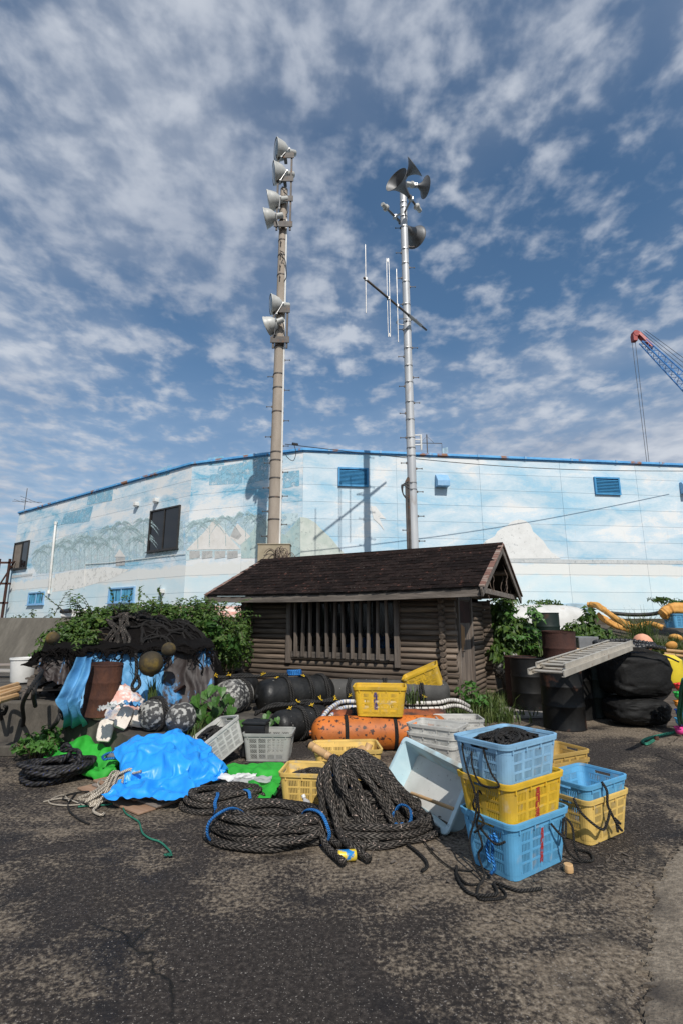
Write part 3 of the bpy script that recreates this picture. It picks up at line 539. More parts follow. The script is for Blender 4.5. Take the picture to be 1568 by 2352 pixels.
decal('R', [c8(*q) for q in ((280,762),(290,690),(330,645),(385,620),(400,590),(430,568),(460,556),(480,535),(510,520),(545,514),(580,524),(610,550),(625,590),(650,612),(690,650),(715,690),(745,725),(800,760))], 'paint_cloud')
decal('R', [c8(*q) for q in ((440,762),(900,766),(1568,772),(1640,772),(1640,797),(1568,795),(900,790),(440,784))], 'paint_band')
decal('L', [(28,1322),(76,1317),(74,1322),(27,1328)], 'paint_band')
c4 = lambda x, y: ((950+.574*x)/1.7417, (1700+.574*y)/1.7417)
decal('R', [c4(*q) for q in ((925,565),(960,568),(985,600),(1032,655),(985,648),(1020,735),(985,690),(945,655))], 'paint_cloud')
def palm(w, x, y, h, s, r):
    k = s/40; mb = MB(); DZ[0] += .0002; lz = DZ[0]
    lean = r.uniform(-4,4)*k
    mb.poly([wpx(w, x-1.1*k, y, lz), wpx(w, x+1.1*k, y, lz), wpx(w, x+lean+.8*k, y-h, lz), wpx(w, x+lean-.8*k, y-h, lz)])
    for i in range(9):
        a = math.radians(-15+210*i/8 + r.uniform(-8,8)); L = s*r.uniform(.7,1.05); up = []; dn = []
        for j in range(7):
            t = j/6; px = x+lean+math.cos(a)*L*t; py = y-h-math.sin(a)*L*t*.8+L*.75*t*t; wd = 2.6*k*math.sin(PI*min(1,t*.9+.08))
            up.append(wpx(w, px, py-wd, lz)); dn.append(wpx(w, px, py+wd, lz))
        for j in range(6): mb.poly([up[j],up[j+1],dn[j+1],dn[j]])
    part(mb, 'mural_palm', M('paint_palm'), wh)
pr = random.Random(3)
for (x, y, h, s) in [(95,1318,52,26),(108,1316,60,26),(140,1312,58,28),(150,1310,66,30),(163,1310,50,26),(182,1308,64,30),(196,1306,72,32),(212,1304,58,28),(226,1302,66,30),(240,1300,50,28),(252,1298,84,34),(262,1297,60,30),(300,1292,78,36),(316,1290,52,30),(332,1288,92,38),(398,1276,40,26),(372,1280,10,22),(390,1278,8,20),(330,1262,30,34),(282,1262,60,34)]: palm('L', x, y, h, s, pr)
for (x, y, h, s) in [(456,1260,58,34),(482,1256,60,36),(520,1254,64,36),(566,1240,58,40),(586,1230,44,36)]: palm('M', x, y, h, s, pr)
# ------------------------------------------------------------------ roof aerials, wires
def aerial(name, label, base, h, arms):
    t = thing(name, label, 'antenna', base); mb = MB(); mb.cyl((0,0,0),(0,0,h),.02,n=6); part(mb, 'mast', M('dark_steel'), t)
    for (p, q, r) in arms: mb = MB(); mb.cyl(p, q, r, n=5); part(mb, 'arm', M('dark_steel'), t)
    return t
q = wpx('R',992,1042,-.6); q.z = RT
t = aerial('roof_mast', 'thin rusty mast with a crossbar on the warehouse roof', q, 1.05, [((-.62,0,.72),(.55,0,.70),.014),((-.62,0,.72),(-.62,0,.35),.008),((.55,0,.70),(.55,0,.25),.008),((-.25,0,.72),(0,0,.98),.006),((.25,0,.72),(0,0,.98),.006)])
mb = MB(); mb.grid(6, 5, lambda u, v: (.55+.22*u, .03*math.sin(u*6), .5-.22*v+.05*u)); part(mb, 'rag', M('plastic_ltblue'), t)
q = wpx('L',37,1180,-.4); q.z = RT
aerial('tv_aerial', 'small dark television aerial on the left end of the roof', q, 1.6, [((-.75,0,.85),(.75,.3,.85),.012),((-.4,-.4,.85),(-.3,.4,.85),.009),((0,-.4,.85),(.1,.4,.85),.009),((.4,-.3,.85),(.5,.5,.85),.009),((0,-.5,1.02),(0,.5,1.02),.009)])
mb = MB(); A = Vector((-1.62,13.7,6.5)); A = YP(655,1020,13.7); B = YP(1568,1082,17.6)
mb.tube([A.lerp(B, i/40) - Vector((0,0,.25*math.sin(PI*i/40))) for i in range(41)], .012, 5); mb.tube([YP(672,1019,13.8), YP(684,1021,13.9)], .04, 6)
mb.tube(spline([YP(675,1020,13.8), YP(680,1040,13.8), YP(674,1058,13.8), YP(662,1052,13.75), YP(655,1042,13.7)], 6), .010, 5)
single(mb, 'overhead_wire', M('cable'), 'thin black overhead wire running from concrete pole past the warehouse', 'wire')
# ------------------------------------------------------------------ poles
LX, LY = -1.855, 13.7; RX, RY = 1.896, 13.05
lp = thing('lighting_pole', 'tall tapered beige concrete pole carrying round floodlights', 'pole', (LX,LY,TZ-.3))
Z0 = TZ-.3
pz = lambda py, Y: YP(784, py, Y).z
def rad(z, z0, r0, z1, r1): return r0+(r1-r0)*(z-z0)/(z1-z0)
topL = pz(436, LY)
LR = lambda z: rad(z, 3.4, .192, topL, .118)
mb = MB(); mb.tube([(0,0,0),(0,0,3-Z0),(0,0,topL-Z0)], [LR(Z0), LR(3), LR(topL)], 24); part(mb, 'shaft', M('pole_concrete'), lp, smooth=40)
for y in (1193,1142,1098,1057,1038,945,890,858,795,630,585,550,505):
    z = pz(y, LY-.1); mb = MB(); mb.lathe([(LR(z)+.002,-.02),(LR(z)+.012,-.018),(LR(z)+.012,.018),(LR(z)+.002,.02)], 20); part(mb, 'band', M('dark_steel'), lp, m=Vector((0,0,z-Z0)))
b = MB(); b.tube([(.17,-.10,0),(.165,-.10,4),(.115,-.08,topL-1.2-Z0)], .028, 8); part(b, 'conduit', M('pvc_white'), lp, smooth=40)
def steps(parent, X, Y, Rf, ys, sgn):
    for y in ys:
        z = pz(y, Y); r = Rf(z); mb = MB(); mb.cyl((sgn*r*.9,-.02,0),(sgn*(r+.16),-.02,0),.011,n=6); mb.cyl((sgn*(r+.15),-.02,0),(sgn*(r+.17),-.02,0),.024,n=6); mb.box((sgn*(r+.012),-.02,0),(.03,.05,.05)); part(mb, 'step_bolt', M('dark_steel'), parent, m=Vector((0,0,z-Z0)))
steps(lp, LX, LY, LR, (1232,1175,1121,1064,1004,935,866), -1); steps(lp, LX, LY, LR, (1205,1140,1085,1025,967,897,828), 1)
def rungs(ys):
    for y in ys:
        z = pz(y, LY-.15); mb = MB(); r = LR(z); mb.tube([(-.05,-r,.12),(-.01,-r-.09,.0),(-.05,-r,-.05)], .012, 6); part(mb, 'hook', M('dark_steel'), lp, m=Vector((0,0,z-Z0)))
rungs((640,615,590,560,530,492))
# lamp racks: two pairs of long angle irons tied by plates
def rack(y0, y1, yplates, xo):
    za, zb = pz(y0, LY)-Z0, pz(y1, LY)-Z0
    for sx in (-1, 1):
        mb = MB(); mb.bar((sx*xo+.03,-.20,za),(sx*xo*1.02+.03,-.20,zb),.06,.05,(0,1,0)); part(mb, 'rack_rail', M('dark_steel'), lp)
    for y in yplates:
        z = pz(y, LY)-Z0; mb = MB(); mb.box((.03,-.24,z),(2*xo+.16,.03,.2)); mb.box((.03,-.10,z),(.1,.3,.08)); part(mb, 'rack_plate', M('dark_steel'), lp)
rack(540,362,(372,425,470,528), .21); rack(808,712,(722,790), .20)
for k in range(3):
    mb = MB(); z = pz((452,600,745)[k], LY)-Z0; r = LR(z+Z0)
    mb.tube(spline([(-.05,-r-.02,z+.25),(.08,-r-.10,z+.1),(.02,-r-.12,z-.05),(.12,-r-.06,z-.12),(.16,-r+.02,z-.6),(.1,-r,z-.8)], 6), .014, 5); part(mb, 'lamp_cable', M('cable'), lp)
FL = [(634,344,.345,(-.88,-.28,-.10),'topmost'),(629,398,.345,(-.93,-.20,-.13),'second highest'),(617,463,.325,(-.95,-.02,-.18),'third highest'),(609,502,.30,(-.95,.02,-.20),'fourth highest'),(622,699,.30,(-.90,-.25,-.10),'upper of the two floodlights half way up the pole,'),(613,750,.285,(-.90,.22,-.28),'lower of the two floodlights half way up the pole,')]
for x, y, r, d, w in FL:
    rim = YP(x, y, LY-.22); d = Vector(d).normalized(); m = rot_to(d); 
    lab = (w+' round grey floodlight on the concrete pole') if 'high' in w or 'top' in w else w+' with pale bowl'
    t = thing('floodlight', lab, 'floodlight', rim, group='floodlights on the concrete pole')
    mb = MB(); mb.lathe([(r,0),(r+.012,-.005),(r+.012,-.03),(r*.97,-.05),(r*.90,-r*.42),(r*.72,-r*.85),(r*.46,-r*1.12),(r*.34,-r*1.2),(r*.34,-r*1.3)], 28, m); part(mb, 'bowl', M('lamp_paint'), t, smooth=50)
    mb = MB(); mb.lathe([(r*.99,-.02),(r*.6,.012),(.001,.022)], 28, m); part(mb, 'glass', M('lamp_glass'), t, smooth=True)
    mb = MB(); mb.lathe([(r*.34,-r*1.3),(r*.30,-r*1.35),(r*.28,-r*1.9),(r*.2,-r*1.98),(.001,-r*1.98)], 16, m); part(mb, 'lamp_housing', M('lamp_paint'), t, smooth=50)
    px_ = Vector((LX+.03-rim.x, LY-.16-rim.y, -.45)) if x < 999 else Vector((0,0,0)); side = d.cross(Vector((0,0,1))).normalized(); c = d*(-r*1.22)
    foot = Vector((LX-.10-rim.x, LY-.24-rim.y, c.z-.42))
    mb = MB()
    for s in (-1,1): mb.bar(c+side*s*(r*.40), foot+side*s*.07, .05, .012, d)
    mb.bar(foot-side*.09, foot+side*.09, .05, .02); mb.cyl(c-side*(r*.44), c+side*(r*.44), .03, n=8); part(mb, 'yoke', M('galv'), t)
mb = MB(); base = YP(630,1262,13.25); mb.box((0,0,.95),(.84,.34,1.9)); mb.box((0,0,1.915),(.88,.38,.03)); single(mb, 'steel_cabinet', M('beige_metal'), 'beige steel cabinet at the foot of the concrete pole', 'cabinet', (base.x+.02,13.2,TZ-.02), bev=.01)
# speaker pole
sp_ = thing('speaker_pole', 'slim grey steel pole carrying horn loudspeakers and a yagi antenna', 'pole', (RX,RY,TZ-.3))
topR = pz(440, RY); RR = lambda z: rad(z, 3.3, .126, topR, .104)
mb = MB(); mb.tube([(0,0,0),(0,0,3.3-Z0),(0,0,topR-Z0)], [RR(Z0),RR(3.3),RR(topR)], 24); part(mb, 'shaft', M('pole_steel'), sp_, smooth=40)
for y in (1048,1030,1007,965,925,880,842,802,760,742,702,650,608,575,524,500,480,468,1110,1125):
    z = pz(y, RY); mb = MB(); mb.lathe([(RR(z)+.001,-.014),(RR(z)+.008,-.012),(RR(z)+.008,.012),(RR(z)+.001,.014)], 20); mb.box((-.03,-RR(z)-.012,0),(.05,.03,.03)); part(mb, 'band', M('galv'), sp_, m=Vector((0,0,z-Z0)))
steps(sp_, RX, RY, RR, (1218,1116,1064,1006,950,888,820,758,700,640,582,525), -1); steps(sp_, RX, RY, RR, (1243,1186,1130,1077,926,868,800,735,660,616,568), 1)
mb = MB(); zt = pz(1108, RY)-Z0
for dx, r in ((-.165,.035),(-.105,.03)): mb.tube([(dx,-.08,0),(dx,-.08,zt),(dx*.6,-.06,zt+.12)], r, 8)
part(mb, 'conduit', M('dark_steel'), sp_, smooth=40)
mb = MB(); 
for k in range(3): mb.tube(spline([(-.1,-.1,zt-.1*k),(-.25-.02*k,-.12,zt-.1),(-.26,-.1,zt-.35),(-.12,-.1,zt-.45-.05*k)], 6), .016, 6)
part(mb, 'cable_loop', M('cable'), sp_, smooth=True)
mb = MB()
for k, y in enumerate((1000,1010,1022)): 
    z = pz(y, RY)-Z0; mb.bar((.1,-.02,z),(.30,-.02,z),.03,.03)
    mb.cyl((.28,-.02,z),(.28,-.02,z-.16),.035,.02,n=8)
part(mb, 'insulator_bracket', M('pvc_white'), sp_)
def horn(label, mouth, drv, R, n=28):
    """re-entrant horn: flare with its mouth at `mouth`, throat running back to a driver at `drv`"""
    ax = (Vector(mouth)-Vector(drv)); L = ax.length; ax.normalize(); m = rot_to(ax)
    t = thing('horn_speaker', label, 'loudspeaker', drv, group='horn loudspeakers on the steel pole')
    fl = .50*L if L > 1.2 else .62*L
    pr = []
    for i in range(13):
        u = i/12; pr.append((.045+(R-.045)*(math.exp(2.1*u)-1)/(math.exp(2.1)-1), L-fl+fl*u))
    inner = [(r-.008, z) for r, z in reversed(pr)]
    mb = MB(); mb.lathe(pr+[(R+.012,L+.002),(R+.008,L+.014),(R-.006,L+.006)]+inner, n, m); part(mb, 'flare', M('horn'), t, smooth=60)
    mb = MB(); mb.lathe([(.032,.1),(.038,L*.25),(.046,L-fl+.01)], 12, m); part(mb, 'throat', M('horn'), t, smooth=True)
    mb = MB(); mb.lathe([(.001,-.17),(.055,-.17),(.065,-.15),(.07,-.02),(.10,0),(.10,.06),(.05,.10),(.03,.12)], 18, m); part(mb, 'driver', M('lamp_paint'), t, smooth=50)
    pole_pt = Vector((RX, RY-.05, mouth[2]*.35+drv[2]*.65-.12)) - Vector(drv); c = ax*(L*.30)
    mb = MB(); mb.bar(c, pole_pt, .05, .03); mb.box(c, (.12,.12,.09)); mb.lathe([(.058,L-fl-.05),(.075,L-fl-.05),(.075,L-fl+.02),(.058,L-fl+.02)], 14, m); part(mb, 'bracket', M('galv'), t)
Yh = RY-.3
horn('lowest-hung large horn loudspeaker at front, its dark mouth facing down left', YP(909,413,RY-1.0), YP(957,476,RY-.25), .36)
horn('topmost horn loudspeaker tilted up to the right with pale inner lip', YP(951,383,RY-.05), YP(918,418,RY+.25), .34)
horn('right hand horn loudspeaker seen side on with its driver box', YP(975,430,RY+.1), YP(943,424,RY-.05), .31)
horn('horn loudspeaker behind the pole with its driver sticking out left', YP(953,545,RY+1.2), YP(884,476,RY-.15), .38)
# yagi antenna
za = YP(938,736,RY-.15).z; A = G(835,638,za); B = G(978,758,za)
ya = thing('yagi_antenna', 'yagi antenna with three upright rods on a long boom across the steel pole', 'antenna', (RX,RY-.16,za))
o = Vector((RX,RY-.16,za)); A -= o; B -= o
mb = MB(); mb.cyl(A, B, .030, n=8); part(mb, 'boom', M('dark_steel'), ya, smooth=True)
def el(px, py0, py1, fold=False):
    k = (px-835)/(978-835); p = A.lerp(B, k)
    # depth varies along the boom: find the parameter whose image column is px
    best = min((abs(784+FPX*((A.lerp(B,t)+o).x)/((A.lerp(B,t)+o).y*cP+((A.lerp(B,t)+o).z-EYE)*sP)-px), t) for t in [i/200 for i in range(201)])[1]; p = A.lerp(B, best); Yd = (p+o).y
    z1 = YP(784, py0, Yd).z-za; z0 = YP(784, py1, Yd).z-za; mb = MB()
    if fold:
        s = .03; mb.tube(spline([Vector((p.x-s,p.y,z0+.05)),Vector((p.x-s,p.y,z1-.05)),Vector((p.x,p.y,z1)),Vector((p.x+s,p.y,z1-.05)),Vector((p.x+s,p.y,z0+.05)),Vector((p.x,p.y,z0))], 6, True), .011, 6, True)
    else: mb.cyl((p.x,p.y,z0),(p.x,p.y,z1),.014,n=6)
    mb.box((p.x,p.y,0),(.07,.07,.07)); part(mb, 'element', M('galv'), ya)
el(839,562,719); el(891,602,765,True); el(912,618,786)
mb = MB(); mb.tube([(B.lerp(A,.1)), B.lerp(A,.32)], .045, 8); mb.tube(spline([(0,-.0,.05),(-.25,-.05,.0),(-.32,0,-.1),(-.1,.05,-.12)],5), .012, 5); part(mb, 'clamp', M('galv'), ya)
# ------------------------------------------------------------------ crane beyond the warehouse
cy = 62.; tip = YP(1458,768,cy); end = YP(1640,945,cy-4)
cr = thing('crane', 'blue lattice crane boom with red tip rising behind the warehouse', 'crane', (end.x+14, cy-4, 0)); co_ = Vector(cr.location)
ax = (end-tip).normalized(); sd = Vector((0,1,0)); up = ax.cross(sd).normalized()
if up.z < 0: up = -up
base_ = tip + ax*((tip.z-1.6)/(-ax.z)) if ax.z < 0 else end
L = (base_-tip).length; w0, w1 = .35, .85
def cs(t, a, b): w = w0+(w1-w0)*min(1, t/14); return tip + ax*t + up*(a*w*.8) + sd*(b*w*.8) - co_
for a in (-1,1):
    for b in (-1,1): mb = MB(); mb.tube([cs(1.5,a,b), cs(14,a,b), cs(L,a,b)], .085, 6); part(mb, 'chord', M('crane_blue'), cr)
mb = MB(); t = 1.5
while t < min(L, 40)-1.2:
    for b in (-1,1): mb.bar(cs(t,-1,b), cs(t+.6,1,b), .05, .05); mb.bar(cs(t+.6,1,b), cs(t+1.2,-1,b), .05, .05)
    for a in (-1,1): mb.bar(cs(t,a,-1), cs(t+.6,a,1), .05, .05); mb.bar(cs(t+.6,a,1), cs(t+1.2,a,-1), .05, .05)
    t += 1.2
part(mb, 'lattice', M('crane_blue'), cr, stuff=True)
mb = MB(); mb.lathe([(.001,-.4),(.42,-.4),(.48,-.3),(.48,.3),(.42,.4),(.001,.4)], 14, Matrix.Translation(tip-co_) @ rot_to(sd)); mb.bar(tip+up*.35-co_, tip+ax*3.0+up*.3-co_, .7, .4, up); mb.box(tip-co_+Vector((-.25,0,-.6)), (.55,.7,.95)); part(mb, 'boom_head', M('crane_red'), cr)
mb = MB()
for k, (x0, x1) in enumerate(((1456,1487),(1462,1492))): mb.tube([tip+Vector((-.6+.45*k,0,-1))-co_, YP(x1,1085,cy)-co_], .032, 5)
for k in range(3): mb.tube([tip+up*(.9+.35*k)-co_, tip+ax*L+up*(4+k*2.)-co_], .03, 5)
part(mb, 'hoist_rope', M('cable'), cr)
mb = MB(); p = base_-co_; mb.box((p.x+1.5,p.y,1.6),(6,4,2.4)); mb.box((p.x-.8,p.y-1.2,3.2),(1.8,1.4,1.6)); mb.box((p.x+1,p.y,.5),(7,5,1.0)); part(mb, 'crane_house', M('crane_blue'), cr)
# ------------------------------------------------------------------ log shed
CA = math.radians(-28); CO = Vector((1.90, 8.53, 0)); cx_ = Vector((math.cos(CA), math.sin(CA))); cw_ = Vector((-math.sin(CA), math.cos(CA)))
CW, CD = 4.3, 2.8
shed = thing('log_shed', 'small weathered dark log shed with barred window and sagging shingle roof', 'shed', CO, CA)
def front(px, py): t, z = onplane(px, py, CO, cx_); return t, z
wx0 = -3.27; wx1 = -1.03; wz0 = .90; lr = .0505; LD = .0965
WT = 1.98
logs = {}
def log(p, q, r=lr):
    p = Vector(p); q = Vector(q); L = (q-p).length; k = round(L, 2)
    if k not in logs:
        mb = MB(); e = .012
        n = max(2, int(L/.35)); xs = [0, e]+[e+(L-2*e)*i/n for i in range(1, n)]+[L-e, L]
        mb.tube([(x-L/2, .004*math.sin(x*5), .004*math.cos(x*3.7)) for x in xs], [r*.86, r]+[r*(1+.035*nz(x*3, k)) for x in xs[2:-2]]+[r, r*.86], 12); logs[k] = mb.mesh('log', M('log'), 45)
    d = (q-p).normalized(); m = Matrix.Translation((p+q)/2) @ d.to_track_quat('X','Z').to_matrix().to_4x4() @ Matrix.Rotation(rng.random()*6.28, 4, 'X') @ Matrix.Diagonal((1, *[rng.uniform(.92,1.05)]*2, 1))
    return link('log', logs[k], shed, m)
SX = -.22                                            # side walls stand inside the projecting corner ends
nrow = int(WT/LD)
for k in range(nrow):
    z = lr + k*LD; zs = z + LD/2; j = lambda: rng.uniform(-.02,.02)
    if z < wz0-.03: log((-CW-.2+j(),0,z),(j(),0,z))
    else: log((-CW-.2+j(),0,z),(wx0-.01,0,z)); log((wx1+.01,0,z),(j(),0,z))
    log((-CW-.2,CD,z),(0+j(),CD,z))                   # back wall
    if k < nrow-1:
        log((SX,-.15+j(),zs),(SX,.62,zs)); log((SX,1.62,zs),(SX,CD+.16+j(),zs))      # door side
        log((-CW,-.15+j(),zs),(-CW,CD+.15,zs))
for y0, y1 in ((-.16,.62),(1.62,CD+.16)): log((SX,y0,lr),(SX,y1,lr))
# window: frame, bars, sill, dark room behind
def brd(name, p, q, w, h, mat='board', up=(0,0,1), bev=.004, lab=None): mb = MB(); mb.bar(p, q, w, h, up); return part(mb, name, M(mat), shed, bev=bev, label=lab)
brd('window_post', (wx0,-.05,.72),(wx0,-.05,WT+.02),.095,.10,'post',(0,1,0)); brd('window_post', (wx1,-.05,.72),(wx1,-.05,WT+.02),.095,.10,'post',(0,1,0))
brd('window_sill', (wx0+.055,-.045,wz0-.02),(wx1-.055,-.045,wz0-.02),.05,.11); brd('window_lintel', (wx0+.055,-.02,WT-.03),(wx1-.055,-.02,WT-.03),.05,.10)
nb = 12
for i in range(nb):
    x = wx0+.17+(wx1-wx0-.34)*i/(nb-1); dx = rng.uniform(-.016,.016); x += rng.uniform(-.012,.012)
    mb = MB(); mb.bar((x+dx,-.105,.845+rng.uniform(-.01,.01)),(x-dx,-.105,WT+.04),.045,.07,(0,1,0)); part(mb, 'window_bar', M('post'), shed, bev=.004)
brd('window_rail', (wx0+.05,.06,.98),(wx1-.05,.06,.98),.04,.10,'dark_wood'); 
for x in (wx0+.9, wx0+1.75): brd('mullion', (x,.06,1.03),(x,.06,WT-.08),.04,.05,'dark_wood',(0,1,0))
mb = MB(); mb.box(((wx0+wx1)/2,.09,1.47),(wx1-wx0-.12,.006,.94)); 
pm('pane_glass', (.02,.022,.025), .1, 3, spec=.5)
m_ = M('pane_glass'); b_ = m_.node_tree.nodes['Principled BSDF']; b_.inputs['Alpha'].default_value = .45
part(mb, 'pane', m_, shed)
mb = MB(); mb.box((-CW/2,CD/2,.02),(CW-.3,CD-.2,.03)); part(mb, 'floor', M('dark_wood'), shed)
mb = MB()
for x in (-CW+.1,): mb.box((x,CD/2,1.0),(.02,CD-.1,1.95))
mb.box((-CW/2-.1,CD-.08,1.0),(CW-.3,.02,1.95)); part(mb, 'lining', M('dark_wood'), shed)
# door on the gable side
dm = Matrix.Translation((SX+.055,.70,.03))
mb = MB(); mb.box((0,.42,.93),(.035,.78,1.86)); dr = part(mb, 'door', M('door_wood'), shed, bev=.004, m=dm)
mb = MB(); mb.poly([(.020,.12,1.42),(.020,.36,1.36),(.020,.34,1.0),(.020,.30,1.12),(.020,.22,.92),(.020,.10,.80)], (.004,0,0)); part(mb, 'bare_patch', M('raw_wood'), dr, label='bare orange wood where the door paint has torn away')
mb = MB(); mb.poly([(.020,.10,1.44),(.020,.80,1.44),(.020,.80,1.84),(.020,.08,1.84)], (.008,0,0)); part(mb, 'upper_sheet', M('rust_dark'), dr)
mb = MB(); mb.box((.04,.08,.90),(.03,.03,.12)); mb.cyl((.03,.08,.95),(.09,.08,.95),.02,n=8); part(mb, 'handle', M('dark_steel'), dr)
for y in (.64, 1.57): brd('door_jamb', (SX+.05,y,.0),(SX+.05,y,1.95),.09,.12,'post',(1,0,0))
brd('door_head', (SX+.05,.70,1.93),(SX+.05,1.51,1.93),.09,.09)
# roof
OF, OB, OR, OL = .56, .30, .60, .72; EZ = 2.03; RZ = 2.93; yr = (CD+OB-OF)/2+.02
def rf(x, y):                                        # top of the roof deck, a little sagged
    k = (y+OF)/(yr+OF) if y <= yr else (CD+OB-y)/(CD+OB-yr)
    return EZ + (RZ-EZ)*k - .035*math.sin(PI*(x+CW+OL)/(CW+OL+OR))*(1-.3*k)
x0r, x1r = -CW-OL, OR
for nm, ya, yb in (('roof_deck',-OF,yr),('roof_deck',yr,CD+OB)):
    mb = MB(); nx = 24
    vs = [(x0r+(x1r-x0r)*i/nx, y, rf(x0r+(x1r-x0r)*i/nx, y)-dz) for dz in (0,.03) for y in (ya,yb) for i in range(nx+1)]; s = nx+1; fs = []
    for i in range(nx): fs += [(i,i+1,s+i+1,s+i),(2*s+i,3*s+i,3*s+i+1,2*s+i+1),(i,2*s+i,2*s+i+1,i+1),(s+i,s+i+1,3*s+i+1,3*s+i)]
    fs += [(0,s,3*s,2*s),(nx,2*s+nx,3*s+nx,s+nx)]; mb.add(vs, fs); deck = part(mb, nm, M('dark_wood'), shed)
    NR, NC = 13, 22
    if nm and ya < 0:
        sw = (x1r-x0r)/NC; sl = math.hypot(yr+OF, RZ-EZ)/NR; sh = []
        for q in range(4):
            mb = MB(); r_ = random.Random(q); a0, a1 = [r_.uniform(-.012,.012) for _ in range(2)]
            mb.add([(-sw/2+.004,-.028+a0,.002),(sw/2-.004,-.028+a1,.002),(sw/2-.004,sl+.03,-.002),(-sw/2+.004,sl+.03,-.002),(-sw/2+.004,-.028+a0,.010),(0,-.03,.012+r_.uniform(-.003,.008)),(sw/2-.004,-.028+a1,.010),(sw/2-.004,sl+.03,.006),(-sw/2+.004,sl+.03,.006)], [(0,3,2,1),(4,5,6,7,8),(0,1,6,5,4),(1,2,7,6),(3,0,4,8)]); sh.append(mb.mesh('shingle', M('shingle')))
        for i in range(NR):
            for j in range(NC):
                x = x0r+sw*(j+.5+(.25 if i%2 else -.25)*.9); x = min(max(x, x0r+sw*.45), x1r-sw*.45); y = -OF+(yr+OF)*i/NR; z = rf(x, y); z2 = rf(x, min(yr,y+.1)); zx = (rf(x+.1, y)-z)/.1
                m = Matrix.Translation((x,y,z+.004+rng.uniform(0,.004))) @ Matrix.Rotation(-math.atan(zx),4,'Y') @ Matrix.Rotation(math.atan2(z2-z,.1)-.02,4,'X') @ Matrix.Rotation(rng.uniform(-.02,.02),4,'Z')
                link('shingle', sh[rng.randrange(4)], deck, m)
    else:
        mb = MB(); 
        mb.add([(x0r-.01,ya,rf(x0r,ya)+.012),(x1r+.01,ya,rf(x1r,ya)+.012),(x1r+.01,yb,rf(x1r,yb)+.012),(x0r-.01,yb,rf(x0r,yb)+.012),(x0r-.01,ya,rf(x0r,ya)+.03),(x1r+.01,ya,rf(x1r,ya)+.03),(x1r+.01,yb,rf(x1r,yb)+.03),(x0r-.01,yb,rf(x0r,yb)+.03)], [(0,3,2,1),(4,5,6,7),(0,1,5,4),(1,2,6,5),(2,3,7,6),(3,0,4,7)]); part(mb, 'roof_felt', M('shingle'), deck)
mb = MB()
for i in range(14):
    a = x0r+(x1r-x0r)*i/14; b = x0r+(x1r-x0r)*(i+1)/14+.01
    za, zb = rf(a,yr)+.012, rf(b,yr)+.012
    mb.add([(a,yr-.12,za-.05),(b,yr-.12,zb-.05),(b,yr,zb+.022),(a,yr,za+.022),(b,yr+.12,zb-.05),(a,yr+.12,za-.05)], [(0,1,2,3),(3,2,4,5)])
part(mb, 'ridge_cap', M('shingle'), shed)
mb = MB(); n_ = 12
for i in range(n_):
    a = x0r+.04+(x1r-.10-x0r)*i/n_; b = x0r+.04+(x1r-.10-x0r)*(i+1)/n_
    mb.bar((a,-OF+.035,rf(a,-OF)-.095),(b,-OF+.035,rf(b,-OF)-.095),.045,.12)
part(mb, 'fascia_board', M('board'), shed, bev=.003)
for xs, trim in ((OR-.02, True), (x0r+.05, False)):
    for ya, yb in ((-OF-.03,yr),(CD+OB+.03,yr)):
        mb = MB(); za = rf(xs,max(-OF,min(ya,CD+OB)))-.10; mb.bar((xs,ya,za),(xs,yb,rf(xs,yr)-.10),.035,.14); part(mb, 'barge_board', M('board'), shed, bev=.004)
        mb = MB(); mb.bar((xs+.005,ya,za+.095),(xs+.005,yb,rf(xs,yr)-.005),.09,.03); part(mb, 'verge_strip', M('roof_trim'), shed, bev=.004)
for y in (-.02, .65, yr, 2.0, CD+.02):
    z = rf(0,y)-.12; mb = MB(); mb.tube([(-CW-OL+.1,y,z),(OR-.05,y,z)], .055, 10); part(mb, 'purlin', M('log'), shed, smooth=45)
for x in (SX, -CW):
    for i in range(8):
        z = WT+.02+.11*i; k = (z+.1-EZ)/(RZ-EZ)
        ya = -OF+(yr+OF)*max(0,k)+.10; yb = CD+OB-(CD+OB-yr)*max(0,k)-.10
        ya = max(ya,-.1); yb = min(yb,CD+.1)
        if yb-ya > .15: log((x,ya,z),(x,yb,z))
brd('tie_beam', (OR-.12,-OF+.1,EZ-.04),(OR-.12,CD+OB-.1,EZ-.04),.07,.09)
mb = MB(); tw = random.Random(5)
for i in range(9):
    y = tw.uniform(.2,2.6); z = rf(OR,y)-.15; p = [Vector((OR-.10+tw.uniform(-.1,.05),y,z))]
    for k in range(6): p.append(p[-1]+Vector((tw.uniform(-.03,.03),tw.uniform(-.05,.05),-tw.uniform(.03,.10))))
    mb.tube(spline(p,3), .006, 4)
for i in range(7): p = Vector((x0r+.06+tw.uniform(-.05,.05),-OF+.03,EZ-.13)); mb.tube([p,p+Vector((tw.uniform(-.03,.03),0,-.10)),p+Vector((tw.uniform(-.05,.05),0,-.2))], .02, 5)
part(mb, 'dead_vine', M('twig'), shed, stuff=True)
# blue sheeting stored inside, seen dimly through the bars
mb = MB(); mb.grid(30, 20, lambda u, v: (math.cos(u*2*PI)*(.75+.1*nz(u*5,v*4))*math.sin(PI*min(1,.15+v)), math.sin(u*2*PI)*.35*math.sin(PI*min(1,.15+v)), v*.75+.06*nz(u*7,v*7)), closed=True)
q = CO.xy + cx_*((wx0+wx1)/2+.35) + cw_*.65; single(mb, 'folded_sheet', M('tarp_blue'), 'blue sheeting heaped inside the shed behind the window bars', 'sheet', (q.x,q.y,.62), CA, smooth=True)
mb = MB(); mb.box((0,0,.29),(1.7,.5,.56)); single(mb, 'storage_box', M('old_wood'), 'low dark chest inside the log shed under the blue sheeting', 'box', (q.x,q.y,.04), CA, bev=.01)
